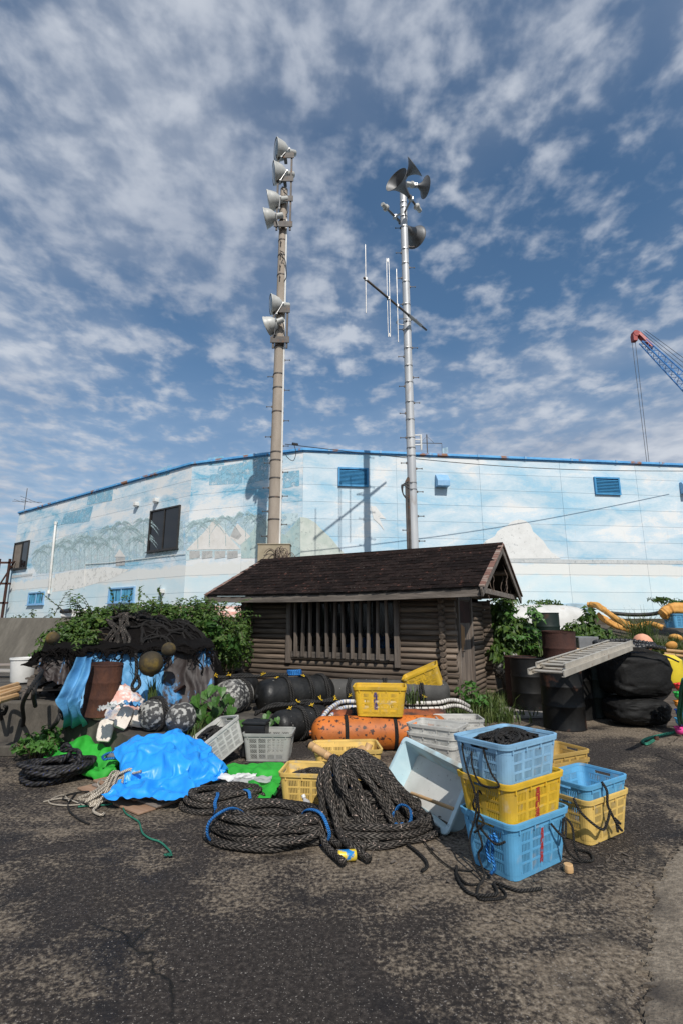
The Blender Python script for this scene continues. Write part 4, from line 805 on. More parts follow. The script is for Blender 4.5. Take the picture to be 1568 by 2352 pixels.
# dry twigs growing over the ridge beside the cabinet
mb = MB()
for i in range(26):
    p = [YP(640+tw.uniform(-12,22),1288,12.9)]; d = Vector((tw.uniform(-.4,.8),tw.uniform(-.4,.4),1)).normalized()
    for k in range(6): d = (d+Vector((tw.uniform(-.5,.5),tw.uniform(-.5,.5),-.22*k+tw.uniform(-.3,.3)))).normalized(); p.append(p[-1]+d*tw.uniform(.08,.14))
    mb.tube(spline(p,3), .009, 4)
for i in range(5): mb.tube([YP(640+4*i,1288,12.9), YP(636+5*i,1288,12.9).xy.to_3d()+Vector((0,0,TZ))], .012, 4)
single(mb, 'dead_shrub', M('twig'), 'tangle of dry brown twigs behind the shed ridge beside the cabinet', 'shrub')
# ------------------------------------------------------------------ left heap: pallets, nets, tarps, rusty drum
hr = random.Random(11)
FA = math.radians(18.5)
def pallet(loc, rz, label):
    t = thing('pallet', label, 'pallet', loc, rz, 'rotten wooden pallets under the net heap')
    for i in range(6): mb = MB(); mb.box((.09+i*.19,.5,.125),(.12+hr.uniform(-.02,.02),1.0,.022)); part(mb, 'deck_board', M('old_wood'), t, bev=.004)
    for y in (.05,.5,.95):
        mb = MB(); mb.box((.52,y,.10),(1.08,.09,.022)); part(mb, 'stringer', M('old_wood'), t, bev=.004)
        for x in (.06,.52,.98): mb = MB(); mb.box((x,y,.045),(.10,.10,.085)); part(mb, 'block', M('old_wood'), t, bev=.006)
p0 = G(42,1606,.57)
pallet((p0.x, p0.y+.05, .555), FA, 'bottom rotten pallet resting on the concrete ledge'); pallet((p0.x+.02, p0.y+.09, .70), FA-.04, 'middle grey pallet of the stack on the ledge'); pallet((p0.x+.12, p0.y+.04, .845), FA+.06, 'uppermost pallet of the stack under the black net')
mb = MB()
for i in range(5): mb.box((1.7+hr.uniform(-.1,.1),.1+.17*i,.2),(1.7,.12,.4))
t0 = Vector((p0.x,p0.y+.12,.52)); 
nh = thing('net_heap', 'great heap of black fishing net piled on pallets and spilling over', 'fishing net', (-3.0,7.85,.42), FA)
def heap(u, v):                                       # mound with a steep front
    a = u*2*PI; r = math.sin(v*PI/2); k = 1+.10*nz(math.cos(a)*2,math.sin(a)*2,v*2)+.05*nz(math.cos(a)*6,math.sin(a)*6,v*6)
    x = math.cos(a)*1.22*r*k; y = math.sin(a)*1.0*r*k; z = (1.16-.18*math.cos(a)*r)*(math.cos(v*PI/2)**.62) + .10*nz(x*2.2,y*2.2,4)+.07*nz(x*6,y*6,9) + .03*nz(x*15,y*15,2)
    return (x, y, max(z, -.05))
mb = MB(); mb.grid(110, 60, heap, closed=True); part(mb, 'net_mass', M('net'), nh, smooth=True)
mb = MB()                                             # loose net cords over the mass
def hz(x, y):
    r = math.hypot(x/1.22, y/1.0); return heap(math.atan2(y/1.0, x/1.22)/(2*PI)%1, min(1, math.asin(min(1,r))/(PI/2)))
for i in range(150):
    a = hr.uniform(0,2*PI); r = hr.uniform(.1,.97); x, y = math.cos(a)*r*1.18, math.sin(a)*r*.97; d = hr.uniform(0,6.28); pts = []
    for k in range(9):
        q = Vector(hz(x, y)); pts.append(q+Vector((0,0,.015+.02*hr.random()))); d += hr.uniform(-.7,.7); x += math.cos(d)*.09; y += math.sin(d)*.07
        if math.hypot(x/1.22,y/1.0) > .98: break
    if len(pts) > 2: mb.tube(spline(pts,2), hr.choice((.006,.008,.012,.02)), 5)
part(mb, 'net_cord', M('rope_dark'), nh, stuff=True)
# left end of the net, sagging off the pallets
mb = MB()
mb.grid(40, 26, lambda u, v: (-1.35+.8*u-.12*v+.06*nz(u*5,v*5), -.60-.2*v*math.sin(PI*u)*.6+.15*(1-u)+.06*nz(u*8,v*8,2), .60+.36*math.sin(PI*u)*(1-v)-.10*v+.10*nz(u*6,v*6,3)+.035*nz(u*16,v*16)))
part(mb, 'net_fold', M('net'), nh, smooth=True)
# knotted rope bundle on top
mb = MB()
for i in range(7):
    pts = [Vector(hz(-.35+.05*i, -.55))+Vector((hr.uniform(-.03,.03),-.05,.06+hr.uniform(0,.05))) for _ in range(1)]
    for k in range(6): q = Vector(hz(-.42+.04*i+hr.uniform(-.08,.08), -.50-.08*k)); pts.append(q+Vector((0,-.03,.05+hr.uniform(0,.04))))
    mb.tube(spline(pts,4), .022, 7, uvr=.022)
part(mb, 'knotted_rope', M('rope_braid'), nh, smooth=True)
# tarps draped over the front face
A0 = G(96,1503,1.10); A1 = G(492,1494,1.10)
FD = (A1-A0).normalized(); FN = Vector((FD.y,-FD.x,0))
def drape(name, label, mat, u0, u1, zb, seed, top=.45, amp=.05, nu=90, nv=40, flare=.16):
    mb = MB()
    def fn(u, v):
        uu = u0+(u1-u0)*u; base = A0.lerp(A1, uu); bz = zb(u)
        fold = amp*(nz(uu*11,v*.8,seed)+.6*nz(uu*25,v*1.5,seed+3)) ; s = v*2.0
        if s < .6: k = s/.6; q = base - FN*(top*(1-k)) ; z = 1.10+.05*nz(uu*6,k*2,seed)+.015*nz(uu*20,k*5); return (q.x,q.y,z)
        k = (s-.6)/1.4; out = .03+flare*k**1.4 + fold*(.25+k) + .02*nz(uu*30,k*6,seed); q = base + FN*out
        return (q.x + FD.x*.03*nz(k*4,uu*7), q.y, 1.10 - (1.10-bz)*k + .02*nz(uu*13,1,seed))
    mb.grid(nu, nv, fn); return single(mb, name, M(mat), label, 'tarpaulin', smooth=True, group='old tarps over the net heap')
drape('old_tarpaulin', 'faded sky blue tarpaulin draped down the front of the net heap', 'tarp_faded', .20, .74, lambda u: .42+.10*nz(u*5,1)-.05*u, 1.0)
drape('old_tarpaulin', 'torn brown and blue tarpaulin at the right end of the net heap', 'tarp_old', .69, 1.0, lambda u: .40+.06*nz(u*7,2), 5.0, amp=.07, flare=.22)
drape('old_tarpaulin', 'dark brown torn tarpaulin corner hanging at the left of the heap', 'tarp_old', .0, .24, lambda u: .92-.34*u+.08*nz(u*6,3), 12.0, amp=.05, nu=50)
mb = MB()                                             # ragged net edge hanging over the top of the tarps
def hem(u, v):
    q = A0.lerp(A1, u); dr = .05+.12*nz(u*9,2)+.08*nz(u*27,5); k = max(0, v*1.5-.5)
    p = q - FN*(.45*(1-min(1,v*3))) + FN*(.07+.05*nz(u*14,v*3)+.05*k); return (p.x, p.y, 1.16+.05*nz(u*12,v*4,7)-k*max(.02,dr)+.10*(1-min(1,v*3)))
mb.grid(120, 16, hem)
for i in range(70):                                   # cords straggling from the hem
    u = hr.random(); p = [Vector(hem(u, .6))+FN*.03]
    for k in range(hr.randrange(3, 8)): p.append(p[-1]+FD*hr.uniform(-.06,.06)+FN*hr.uniform(-.005,.02)+Vector((0,0,hr.uniform(-.07,.005))))
    mb.tube(spline(p, 3), hr.choice((.004,.006,.010)), 5)
single(mb, 'net_edge', M('net'), 'ragged black net edge hanging over the tops of the tarps', 'fishing net', smooth=True)
# pale strip hanging from the tarp to the ground
mb = MB()
path = spline([G(205,1508,1.10)+FN*.06, G(196,1540,.95)+FN*.0, G(176,1590,.72), G(170,1612,.62), G(182,1650,.42), G(184,1672,.24), G(195,1690,.10), G(200,1700,.02)], 8)
wd = [.11,.12,.15,.16,.11,.13,.17,.15]
def strip(u, v):
    k = v*(len(path)-1); i = min(int(k), len(path)-2); p = path[i].lerp(path[i+1], k-i); w = wd[min(7,int(v*7.99))]*(1-(v*7.99)%1)+wd[min(7,int(v*7.99)+1)]*((v*7.99)%1)
    s = (u-.5)*2; f = .035*math.sin(s*7+v*5)+.03*nz(u*6,v*9); return (p.x+s*w*(.9+.2*nz(v*5,3)), p.y-.05-f-.04*abs(s), p.z+.02*nz(u*4,v*7,5))
mb.grid(28, 60, strip); single(mb, 'tarpaulin_strip', M('tarp_faded'), 'pale blue tarpaulin tail hanging over the ledge left of the rusty drum', 'tarpaulin', smooth=True)
mb = MB(); mb.grid(30, 14, lambda u, v: (lambda p: (p.x,p.y,.05+.10*math.sin(PI*v)*math.sin(PI*u)+.03*nz(u*6,v*6)))(G(172,1690,.05).lerp(G(222,1672,.05),u)+Vector((.05,.22,0))*(v-.5)))
single(mb, 'tarpaulin_scrap', M('tarp_faded'), 'crumpled pale blue tarpaulin end lying at the foot of the ledge', 'tarpaulin', smooth=True)
# thick ropes hanging from the pallets over the ledge
def rope(name, label, ctrl, r, mat, n=7, per=8, cat='rope', extra=None, group=None):
    t = MB(); t.tube(spline(ctrl, per), r, n, uvr=r)
    for e in (extra or []): t.tube(spline(e, per), r, n, uvr=r)
    return single(t, name, M(mat), label, cat, smooth=True, group=group)
rope('hanging_rope', 'thick black rope hanging from the pallet corner down to the ground', [G(95,1545,.95),G(80,1585,.80)+Vector((0,-.1,0)),G(68,1615,.60)+Vector((0,-.12,0)),G(55,1655,.36),G(45,1685,.15),G(25,1712,.03),G(-4,1728,.03)], .022, 'rope_thin', extra=[[G(98,1540,.95),G(90,1585,.80)+Vector((0,-.08,0)),G(88,1620,.58)+Vector((0,-.05,0))]])
rope('hanging_rope', 'black rope draped over the ledge corner at the far left', [G(46,1604,.62),G(20,1606,.60),G(8,1615,.58)+Vector((0,-.08,0)),G(4,1650,.36),G(4,1690,.12),G(-8,1715,.03)], .020, 'rope_thin', extra=[[G(12,1622,.55),G(16,1626,.52),G(10,1640,.45),G(4,1632,.5)]])
rope('hanging_rope', 'black rope running from the ledge edge to the weeds left of the tarp tail', [G(160,1620,.58),G(150,1635,.50)+Vector((0,-.08,0)),G(140,1655,.42)+Vector((0,-.08,0)),G(126,1672,.25)+Vector((0,-.1,0)),G(112,1690,.08)], .024, 'rope_thin', extra=[[G(150,1612,.6),G(165,1625,.56),G(170,1612,.6)],[G(146,1650,.44),G(150,1640,.47),G(138,1640,.46)]])
rope('hanging_rope', 'black rope loop hanging in front of the blue draped tarpaulin', [G(312,1500,1.12)+FN*.1,G(314,1530,.97)+FN*.02,G(313,1555,.85),G(304,1575,.75),G(310,1585,.70),G(322,1572,.76),G(316,1550,.87)], .02, 'rope_thin')
rope('hanging_rope', 'black rope lying over the foam scraps and down the ledge beside the drum', [G(316,1630,.50),G(305,1648,.42),G(288,1668,.34)+Vector((0,-.03,0)),G(275,1690,.20),G(268,1705,.05)], .02, 'rope_thin')
# round buoys caught in the net
def ball(name, label, p, r, mat, cat='buoy', sq=1., group=None, knob=True):
    mb = MB(); mb.lathe([(r*math.sin(PI*i/14)*(1+.04*nz(i*.7,p.x)), -r*math.cos(PI*i/14)*sq) for i in range(15)], 22)
    if knob: mb.lathe([(r*.2,-r*sq*.98),(r*.22,-r*sq*1.12),(r*.12,-r*sq*1.18),(.001,-r*sq*1.18)], 10)
    return single(mb, name, M(mat), label, cat, p, smooth=50, group=group, rot=(hr.uniform(-.9,.9),hr.uniform(-.9,.9),hr.random()*6))
ball('net_buoy', 'mossy yellow brown round buoy hanging in front of the blue tarp', G(346,1522,1.00)+FN*.14, .145, 'buoy_brown'); ball('net_buoy', 'dark round buoy on top of the net heap below the vine', G(322,1434,1.55), .17, 'buoy_brown'); ball('net_buoy', 'small yellow buoy half hidden under the vine on top', G(338,1418,1.62), .12, 'buoy_brown'); ball('net_buoy', 'small brown buoy on the right shoulder of the net heap', G(388,1492,1.15), .09, 'buoy_brown'); ball('net_buoy', 'dark brown buoy lodged in the net above the left pallet', G(122,1466,1.32), .07, 'buoy_brown')
# rusty drum
def drum(name, label, loc, r, h, mat, rot=(0,0,0), lid=True, rough_top=False, group=None, open_in='rust_dark'):
    t = thing(name, label, 'drum', loc, group=group, rot=rot); mb = MB(); pr = [(r*.97,.0),(r,.006),(r,.02),(r*.985,.03)]
    for f in (.36,.66): pr += [(r*.985,h*f-.03),(r*1.005,h*f-.012),(r*1.015,h*f),(r*1.005,h*f+.012),(r*.985,h*f+.03)]
    pr += [(r*.985,h-.02),(r*1.005,h-.016),(r*1.01,h-.004),(r*1.0,h)]; mb.lathe(pr, 32)
    if rough_top:
        k = len(mb.v)-32
        for j in range(32): x, y, z = mb.v[k+j]; mb.v[k+j] = (x*(1+.03*nz(j*.6)), y*(1+.03*nz(j*.6)), z-.06*abs(nz(j*.45,loc[0]*3))-.02)
    part(mb, 'shell', M(mat), t, smooth=30)
    mb = MB()
    if lid:
        mb.lathe([(r*1.0,h-.002),(r*.985,h-.004),(r*.975,h-.022),(.001,h-.020)], 32); part(mb, 'lid', M(mat), t, smooth=30)
        mb = MB(); mb.lathe([(.035,h-.02),(.035,h-.008),(.001,h-.007)], 12, Matrix.Translation((r*.6,.03,0))); part(mb, 'bung', M('dark_steel'), t)
    else: mb.lathe([(r*.97,h-.01),(r*.96,.03),(.001,.03)], 32); part(mb, 'inner_wall', M(open_in), t, smooth=30)
    mb = MB(); mb.lathe([(r*.97,.003),(.001,.003)], 32); part(mb, 'base', M(mat), t)
    return t
q = G(230,1644,.43); drum('rusty_drum', 'rust brown steel drum standing before the blue draped tarp on the ledge', (q.x-.03,q.y+.06,.43), .195, .58, 'rust', (.05,.03,.4), lid=False, rough_top=False)
# foam and rubbish
def slab(name, label, pts, th, mat, cat='scrap', **k):
    mb = MB(); mb.poly(pts, th); return single(mb, name, M(mat), label, cat, bev=.006, **k)
def chunk(name, label, c, d, rot, mat='styro', cat='foam'):
    mb = MB(); n = 16
    pts = [(d[0]/2*math.copysign(abs(math.cos(2*PI*i/n))**.3,math.cos(2*PI*i/n))*(1+.22*nz(i*1.3,c[0]*5)), d[1]/2*math.copysign(abs(math.sin(2*PI*i/n))**.3,math.sin(2*PI*i/n))*(1+.22*nz(i*1.7,c[1]*5)), -d[2]/2) for i in range(n)]
    mb.poly(pts, (0,0,d[2])); return single(mb, name, M(mat), label, cat, c, rot=rot, bev=.008)
chunk('foam_block', 'square white foam slab with holes leaning on the ledge face', G(249,1675,.33)+Vector((0,-.06,0)), (.155,.22,.05), (1.25,.03,.1)); chunk('foam_block', 'tilted white foam slab beside the rubbish bag', G(285,1648,.46), (.15,.22,.06), (1.1,.35,.35)); chunk('foam_block', 'broken pinkish foam piece beside the first white float', G(320,1650,.44), (.15,.15,.1), (.8,.2,.5))
for i in range(5): p = G(300+10*i,1662+3*nz(i*3),.36); chunk('foam_crumb', ['foam crumb nearest the rope by the white foam slab','second small foam crumb from the rope on ledge','middle one of five small foam crumbs on the ledge','fourth small foam crumb before the white floats','rightmost small foam crumb at the foot of the white float'][i], p, (.07,.06,.05), (.3,.2,i))
mb = MB(); mb.grid(46, 30, lambda u, v: ((.30+.05*nz(math.cos(u*2*PI)*3,math.sin(u*2*PI)*3,v*3)+.03*ridge(u*9,v*9))*math.cos(u*2*PI)*math.sin(PI*(.1+v*.9)*.5+.0)*(1-v*.0), .2*math.sin(u*2*PI)*math.sin(PI*(.1+v*.9)*.5)*(1+.15*nz(u*6,v*6,4)), .36*(1-v)**.7+.03*nz(u*8,v*8)), closed=True)
q = G(262,1650,.40); single(mb, 'rubbish_bag', M('trash'), 'torn translucent bag of pink and white rubbish beside the drum', 'rubbish bag', (q.x,q.y+.10,.40), smooth=True)
for i, (x,y,c,l) in enumerate(((245,1640,'film','clear plastic film over the rubbish bag'),(268,1632,'pvc_white','crumpled white wrapper on the rubbish bag'),(303,1630,'tarp_faded','blue plastic scrap beside the foam slabs'),(126,1712,'styro','crumpled paper scrap among the weeds'),(122,1724,'pvc_white','white paper cup scrap beside the weeds'))):
    mb = MB(); p = G(x,y,.55 if y < 1650 else .0); mb.grid(12, 10, lambda u, v: (.16*(u-.5)+.02*nz(u*5,v*5,i), .16*(v-.5), .05+.05*nz(u*4,v*4,i+2)+.03*ridge(u*4,v*5,i))); single(mb, 'plastic_scrap', M(c), l, 'scrap', p, hr.random()*3, smooth=True)
slab('rusty_sheet', 'bent rusty sheet lying against the right end of the torn tarp', [G(350,1612,.45),G(425,1572,.70),G(430,1580,.62),G(370,1622,.40)], (.0,.02,-.01), 'rust')
slab('rusty_sheet', 'dark rusty plate lying flat behind the white floats', [G(305,1640,.42),G(300,1622,.45),G(352,1610,.45),G(350,1628,.42)], (0,.0,-.02), 'rust')
# planks, bin and bamboo at the far left
for i, (x0,y0,x1,y1,l) in enumerate(((-6,1602,42,1585,'lowest orange bamboo pole at the far left edge'),(-6,1594,44,1580,'second bamboo pole at the far left edge'),(-6,1586,40,1572,'topmost bamboo pole at the far left edge'),(-6,1611,38,1598,'short bamboo pole nearest the ledge edge at far left'))):
    mb = MB(); a, b = G(x0,y0,.60+.02*i), G(x1,y1,.60+.02*i); mb.tube([a, a.lerp(b,.5), b], .035, 8); single(mb, 'bamboo_pole', M('bamboo'), l, 'pole', smooth=40, group='bamboo poles at far left')
q = G(52,1566,.56); mb = MB(); mb.lathe([(.001,0),(.16,0),(.17,.02),(.20,.34),(.215,.345),(.215,.37),(.195,.37),(.16,.03),(.001,.03)], 20); single(mb, 'white_bin', M('pvc_white'), 'white plastic bin standing behind the pallets at far left', 'bin', q, smooth=40)
for i, (x,y,l,mt) in enumerate(((12,1530,'grey weathered plank lying behind the white bin','plywood_gray'),(6,1547,'pale plank on the ledge at the far left edge','concrete_light'),(8,1518,'greenish board leaning at the foot of the sea wall','drum_green'))):
    q = G(x,y,.58); mb = MB(); mb.box((0,0,0),(1.3,.28,.04)); single(mb, 'plank', M(mt), l, 'plank', q+Vector((0,0,.03+.02*i)), .2-.3*i, bev=.006)
# pipes on top of the sea wall, boat behind the bushes, rusty frame at the edge
for i, (x0,x1,y,l,mt) in enumerate(((140,160,1421,'short black pipe end lying on the sea wall','black_plastic'),(161,200,1420,'upper white pipe lying on the sea wall','pvc_white'),(142,205,1427,'lower white pipe lying on the sea wall','pvc_white'))):
    a, b = YP(x0,y,12.2), YP(x1,y+1,12.0); a.z = b.z = TZ+.05+(.10 if i < 2 else 0); mb = MB(); mb.tube([a, b], .05, 10); single(mb, 'pipe', M(mt), l, 'pipe', smooth=40)
def boat(name, label, loc, rz, L, W, Hh, mat, keel=1):
    t = thing(name, label, 'boat', loc, rz); mb = MB()
    def fn(u, v):
        x = (u-.5)*L; w = W*(max(.0,1-abs(2*u-1)**2.6))**.55; a = PI*v; return (x, math.cos(a)*w/2, Hh*(math.sin(a)**.6)*(.55+.45*(max(.0,1-abs(2*u-1)**3))**.5))
    mb.grid(40, 18, fn); part(mb, 'hull', M(mat), t, smooth=True)
    mb = MB(); mb.tube([fn(i/30, 0) for i in range(31)], .035, 6); mb.tube([fn(i/30, 1) for i in range(31)], .035, 6); part(mb, 'gunwale', M('pvc_white'), t, smooth=True); return t
q = YP(515,1405,13.2); bt = boat('upturned_boat', 'upturned boat with peeling red and white paint behind the left bushes', (q.x-.3,13.2,TZ-.1), .1, 2.4, 1.2, .42, 'boat_red')
mb = MB(); 
for x in (0,.55,1.1): mb.bar((x,0,0),(x,0,3.2),.10,.10,(0,1,0))
for z in (.9,1.9,3.0): mb.bar((-.2,0,z),(1.3,0,z),.10,.10)
mb.bar((-.2,.1,0.1),(1.3,.1,3.1),.06,.06)
q = YP(-4,1420,26.5); single(mb, 'steel_rack', M('rust_dark'), 'rusty steel rack beyond the left end of the warehouse', 'rack', (q.x-.9,26.5,TZ-.05))
# ------------------------------------------------------------------ floats
def band_rope(parent, c, ax, r, off, rr=.018, k=2, mat='rope_thin', name='lashing'):
    ax = Vector(ax).normalized(); m = rot_to(ax)
    for i in range(k):
        mb = MB(); pts = [m @ Vector(((r+rr*.7)*math.cos(2*PI*j/28), (r+rr*.7)*math.sin(2*PI*j/28), off+(i-(k-1)/2)*rr*2.1+.01*math.sin(j*.9+i))) for j in range(28)]
        mb.tube([Vector(c)+p for p in pts], rr, 6, True, uvr=rr); part(mb, name, M(mat), parent, smooth=True)
def tie(parent, c, s=.04, mat='tie_yellow'):
    mb = MB(); r_ = random.Random(int(abs(c[0])*1000+abs(c[2])*77))
    for i in range(6): d = Vector((r_.uniform(-1,1),r_.uniform(-1,.3),r_.uniform(-.3,1))).normalized()*s*r_.uniform(.6,1.2); mb.bar(c, Vector(c)+d, .012, .006)
    part(mb, 'yellow_tie', M(mat), parent)
def float_(name, label, p, q, r, mat, bands=(), rr=.018, ties=(), mat_b='rope_thin', wob=.03, group='barrel floats before the shed'):
    p = Vector(p); q = Vector(q); c = (p+q)/2; ax = (q-p).normalized(); L = (q-p).length; m = rot_to(ax)
    t = thing(name, label, 'float', (c.x, c.y, c.z-r), group=group); o = Vector((0,0,r)); pr = []
    h = L/2; ke = r*.75
    for i in range(9): a = PI/2*i/8; pr.append((max(.001,r*math.sin(a)), -h+ke-ke*math.cos(a)))
    for k in (-.33,0,.33): z = k*(L-2*ke); pr += [(r,z-.02),(r*1.012,z),(r,z+.02)]
    for i in range(9): a = PI/2*i/8; pr.append((max(.001,r*math.cos(a)), h-ke+ke*math.sin(a)))
    mb = MB(); mb.lathe(pr, 32, Matrix.Translation(o) @ m)
    mb.v = [tuple(o+(Vector(v)-o)*(1+wob*nz(v[0]*4+p.x*9,v[1]*4,v[2]*4))) for v in mb.v]; part(mb, 'shell', M(mat), t, smooth=60)
    mb = MB(); mb.lathe([(r*.16,-h+.01),(r*.16,-h-.02),(.001,-h-.022)], 12, Matrix.Translation(o) @ m); part(mb, 'end_plug', M(mat), t, smooth=40)
    for b in bands: band_rope(t, o, ax, r, b*L, rr, 2, mat_b)
    for b, up in ties: tie(t, o+ax*b*L+Vector((0,-.35,.94)).normalized()*(r+.03) if up else o+ax*b*L+Vector((0,-.9,-.1)).normalized()*(r+.03))
    return t
float_('float', 'long black barrel float with rope lashings in front of the window', (-1.22,7.60,.435),(-.16,8.40,.43), .238, 'float_black', (-.16,.12,.33), ties=((-.25,1),(.1,1)))
float_('float', 'long grey barrel float lying along the shed wall', (-.26,8.42,.40),(1.70,8.22,.40), .195, 'float_gray', (-.30,-.02,.27), ties=((-.30,0),(.27,0)))
float_('float', 'bright orange barrel float streaked with black grime', (-.36,6.42,.19),(1.30,6.52,.19), .19, 'float_orange', (), wob=.015)
float_('float', 'rust stained orange float lying behind the bright orange one', (-.34,7.10,.172),(1.45,7.22,.172), .17, 'float_orange_old', (-.22,.1))
float_('float', 'smaller black float lying low beside the bright orange one', (-.86,6.66,.20),(-.20,7.30,.20), .192, 'float_black', (-.05,.18), ties=((-.2,1),(.2,1)))
float_('float', 'stubby grey float with white paint stains beside the long black one', (-1.62,7.25,.45),(-1.48,7.95,.45), .235, 'float_white', (.1,))
float_('float', 'leftmost dark rounded float at the right end of the torn tarp', (-2.22,7.40,.46),(-1.95,8.05,.48), .205, 'float_gray', (.05,), ties=((.05,1),))
float_('float', 'black float with drooping snout behind the stubby grey float', (-1.85,7.85,.48),(-1.40,8.5,.48), .215, 'float_black', ())
float_('float', 'left of the two small floats flaking with white paint', (-2.20,5.86,.475),(-2.02,6.14,.47), .165, 'float_white', (.1,), wob=.06)
float_('float', 'right of the two small floats flaking with white paint', (-1.86,5.80,.45),(-1.70,6.06,.44), .16, 'float_white', (), wob=.08)
for i, x in enumerate((-.1,1.45)): mb = MB(); mb.box((0,0,.10),(.16,.55,.20)); single(mb, 'timber_block', M('old_wood'), ['timber block under the left end of the grey float','timber block under the right end of the grey float'][i], 'timber', (x,8.40-.1*i,.002), .1, bev=.01)
for k, x in enumerate((-.05,.62)):                    # straps round the bright orange float
    t = bpy.data.objects['float.002']; mb = MB(); a = Vector((1.66,.13,0)).normalized(); m = rot_to(a); pr = [(.193,-.022),(.200,-.02),(.200,.02),(.193,.022)]
    mb.lathe(pr, 32, Matrix.Translation(Vector((0,0,.19))+a*(-.42+.58*k)) @ m); part(mb, 'strap', M('rope_dark'), t, smooth=40)
# ropes strung over the floats with yellow ties
def strung(label, pts, r=.022, ties=()):
    t = thing('lashing_rope', label, 'rope', pts[0]); o = Vector(pts[0]); mb = MB()
    sp = spline([Vector(p)-o for p in pts], 10); mb.tube(sp, r, 7, uvr=r); mb.tube([p+Vector((.012*math.sin(i*.6),.015,.02+.012*math.cos(i*.5))) for i, p in enumerate(sp)], r*.8, 7, uvr=r); part(mb, 'strands', M('rope_thin'), t, smooth=True)
    for k in ties: tie(t, sp[int(k*(len(sp)-1))]+Vector((0,-.02,.03)), .05)
strung('black rope with yellow ties along the top of the left floats', [(-2.2,7.6,.67),(-1.95,7.55,.70),(-1.65,7.55,.71),(-1.3,7.75,.70),(-1.0,7.9,.70),(-.6,8.1,.70)], ties=(.12,.3,.42,.7,.95))
strung('black rope slung between the two black floats with yellow ties', [(-1.15,7.1,.28),(-.95,7.05,.38),(-.65,7.1,.41),(-.35,7.3,.41),(-.05,7.5,.40)], ties=(.55,.8,.95))
rope('rope_coil', 'small coil of bright blue rope on the long black float', [(-.72+.1*math.cos(i*1.0),8.02+.05*math.sin(i*1.0),.69+.003*i) for i in range(26)], .016, 'rope_blue', per=4)
# white hose with dark wraps looping over the orange floats
hz0 = [G(722,1704,.10),G(727,1682,.18),G(734,1664,.26),G(748,1638,.34),G(768,1620,.39),G(792,1611,.41),G(850,1613,.40),G(933,1615,.39),G(1000,1614,.39),G(1030,1608,.41),G(1052,1610,.40),G(1075,1622,.30)]
hs = thing('hose', 'white hose with blue and black wraps looping over the orange floats', 'hose', hz0[0]); ho = Vector(hz0[0])
for k, dz in enumerate((0,-.075)):
    sp = spline([Vector(p)-ho+Vector((.03*k,.0,dz*(.3 if i < 2 else 1))) for i, p in enumerate(hz0)], 14); mb = MB(); mb.tube(sp, .027, 10); part(mb, 'hose_wall', M('hose_white'), hs, smooth=True)
    mb = MB(); mb2 = MB()
    for i in range(4, len(sp)-2, 3): (mb if (i//3)%2 or i > 80 else mb2).tube([sp[i], sp[i].lerp(sp[i+1],.45)], .0295, 10)
    part(mb, 'black_wrap', M('rope_dark'), hs, smooth=40, stuff=True); part(mb2, 'blue_wrap', M('tie_blue'), hs, smooth=40, stuff=True)
rope('rope_bundle', 'black rope knots tied round the hose behind the yellow crate', [(.95+.04*math.cos(i*2.1),7.45+.04*math.sin(i*2.1),.30+.007*i) for i in range(28)], .016, 'rope_thin', per=3)
for i, (a, b, l) in enumerate(((G(725,1722,.05),G(775,1732,.05),'green and black wrapped pole lying on the ground by the orange float'),(G(728,1733,.03),G(800,1737,.03),'second wrapped pole lying in front of the orange float'))):
    t = thing('wrapped_pole', l, 'pole', a); mb = MB(); d = b-a; mb.tube([(0,0,0),d], .022, 8); part(mb, 'pole', M('grass'), t, smooth=40)
    mb = MB()
    for k in range(8): mb.tube([d*(k/8+.03), d*(k/8+.075)], .0245, 8)
    part(mb, 'wrap', M('rope_dark'), t, stuff=True)
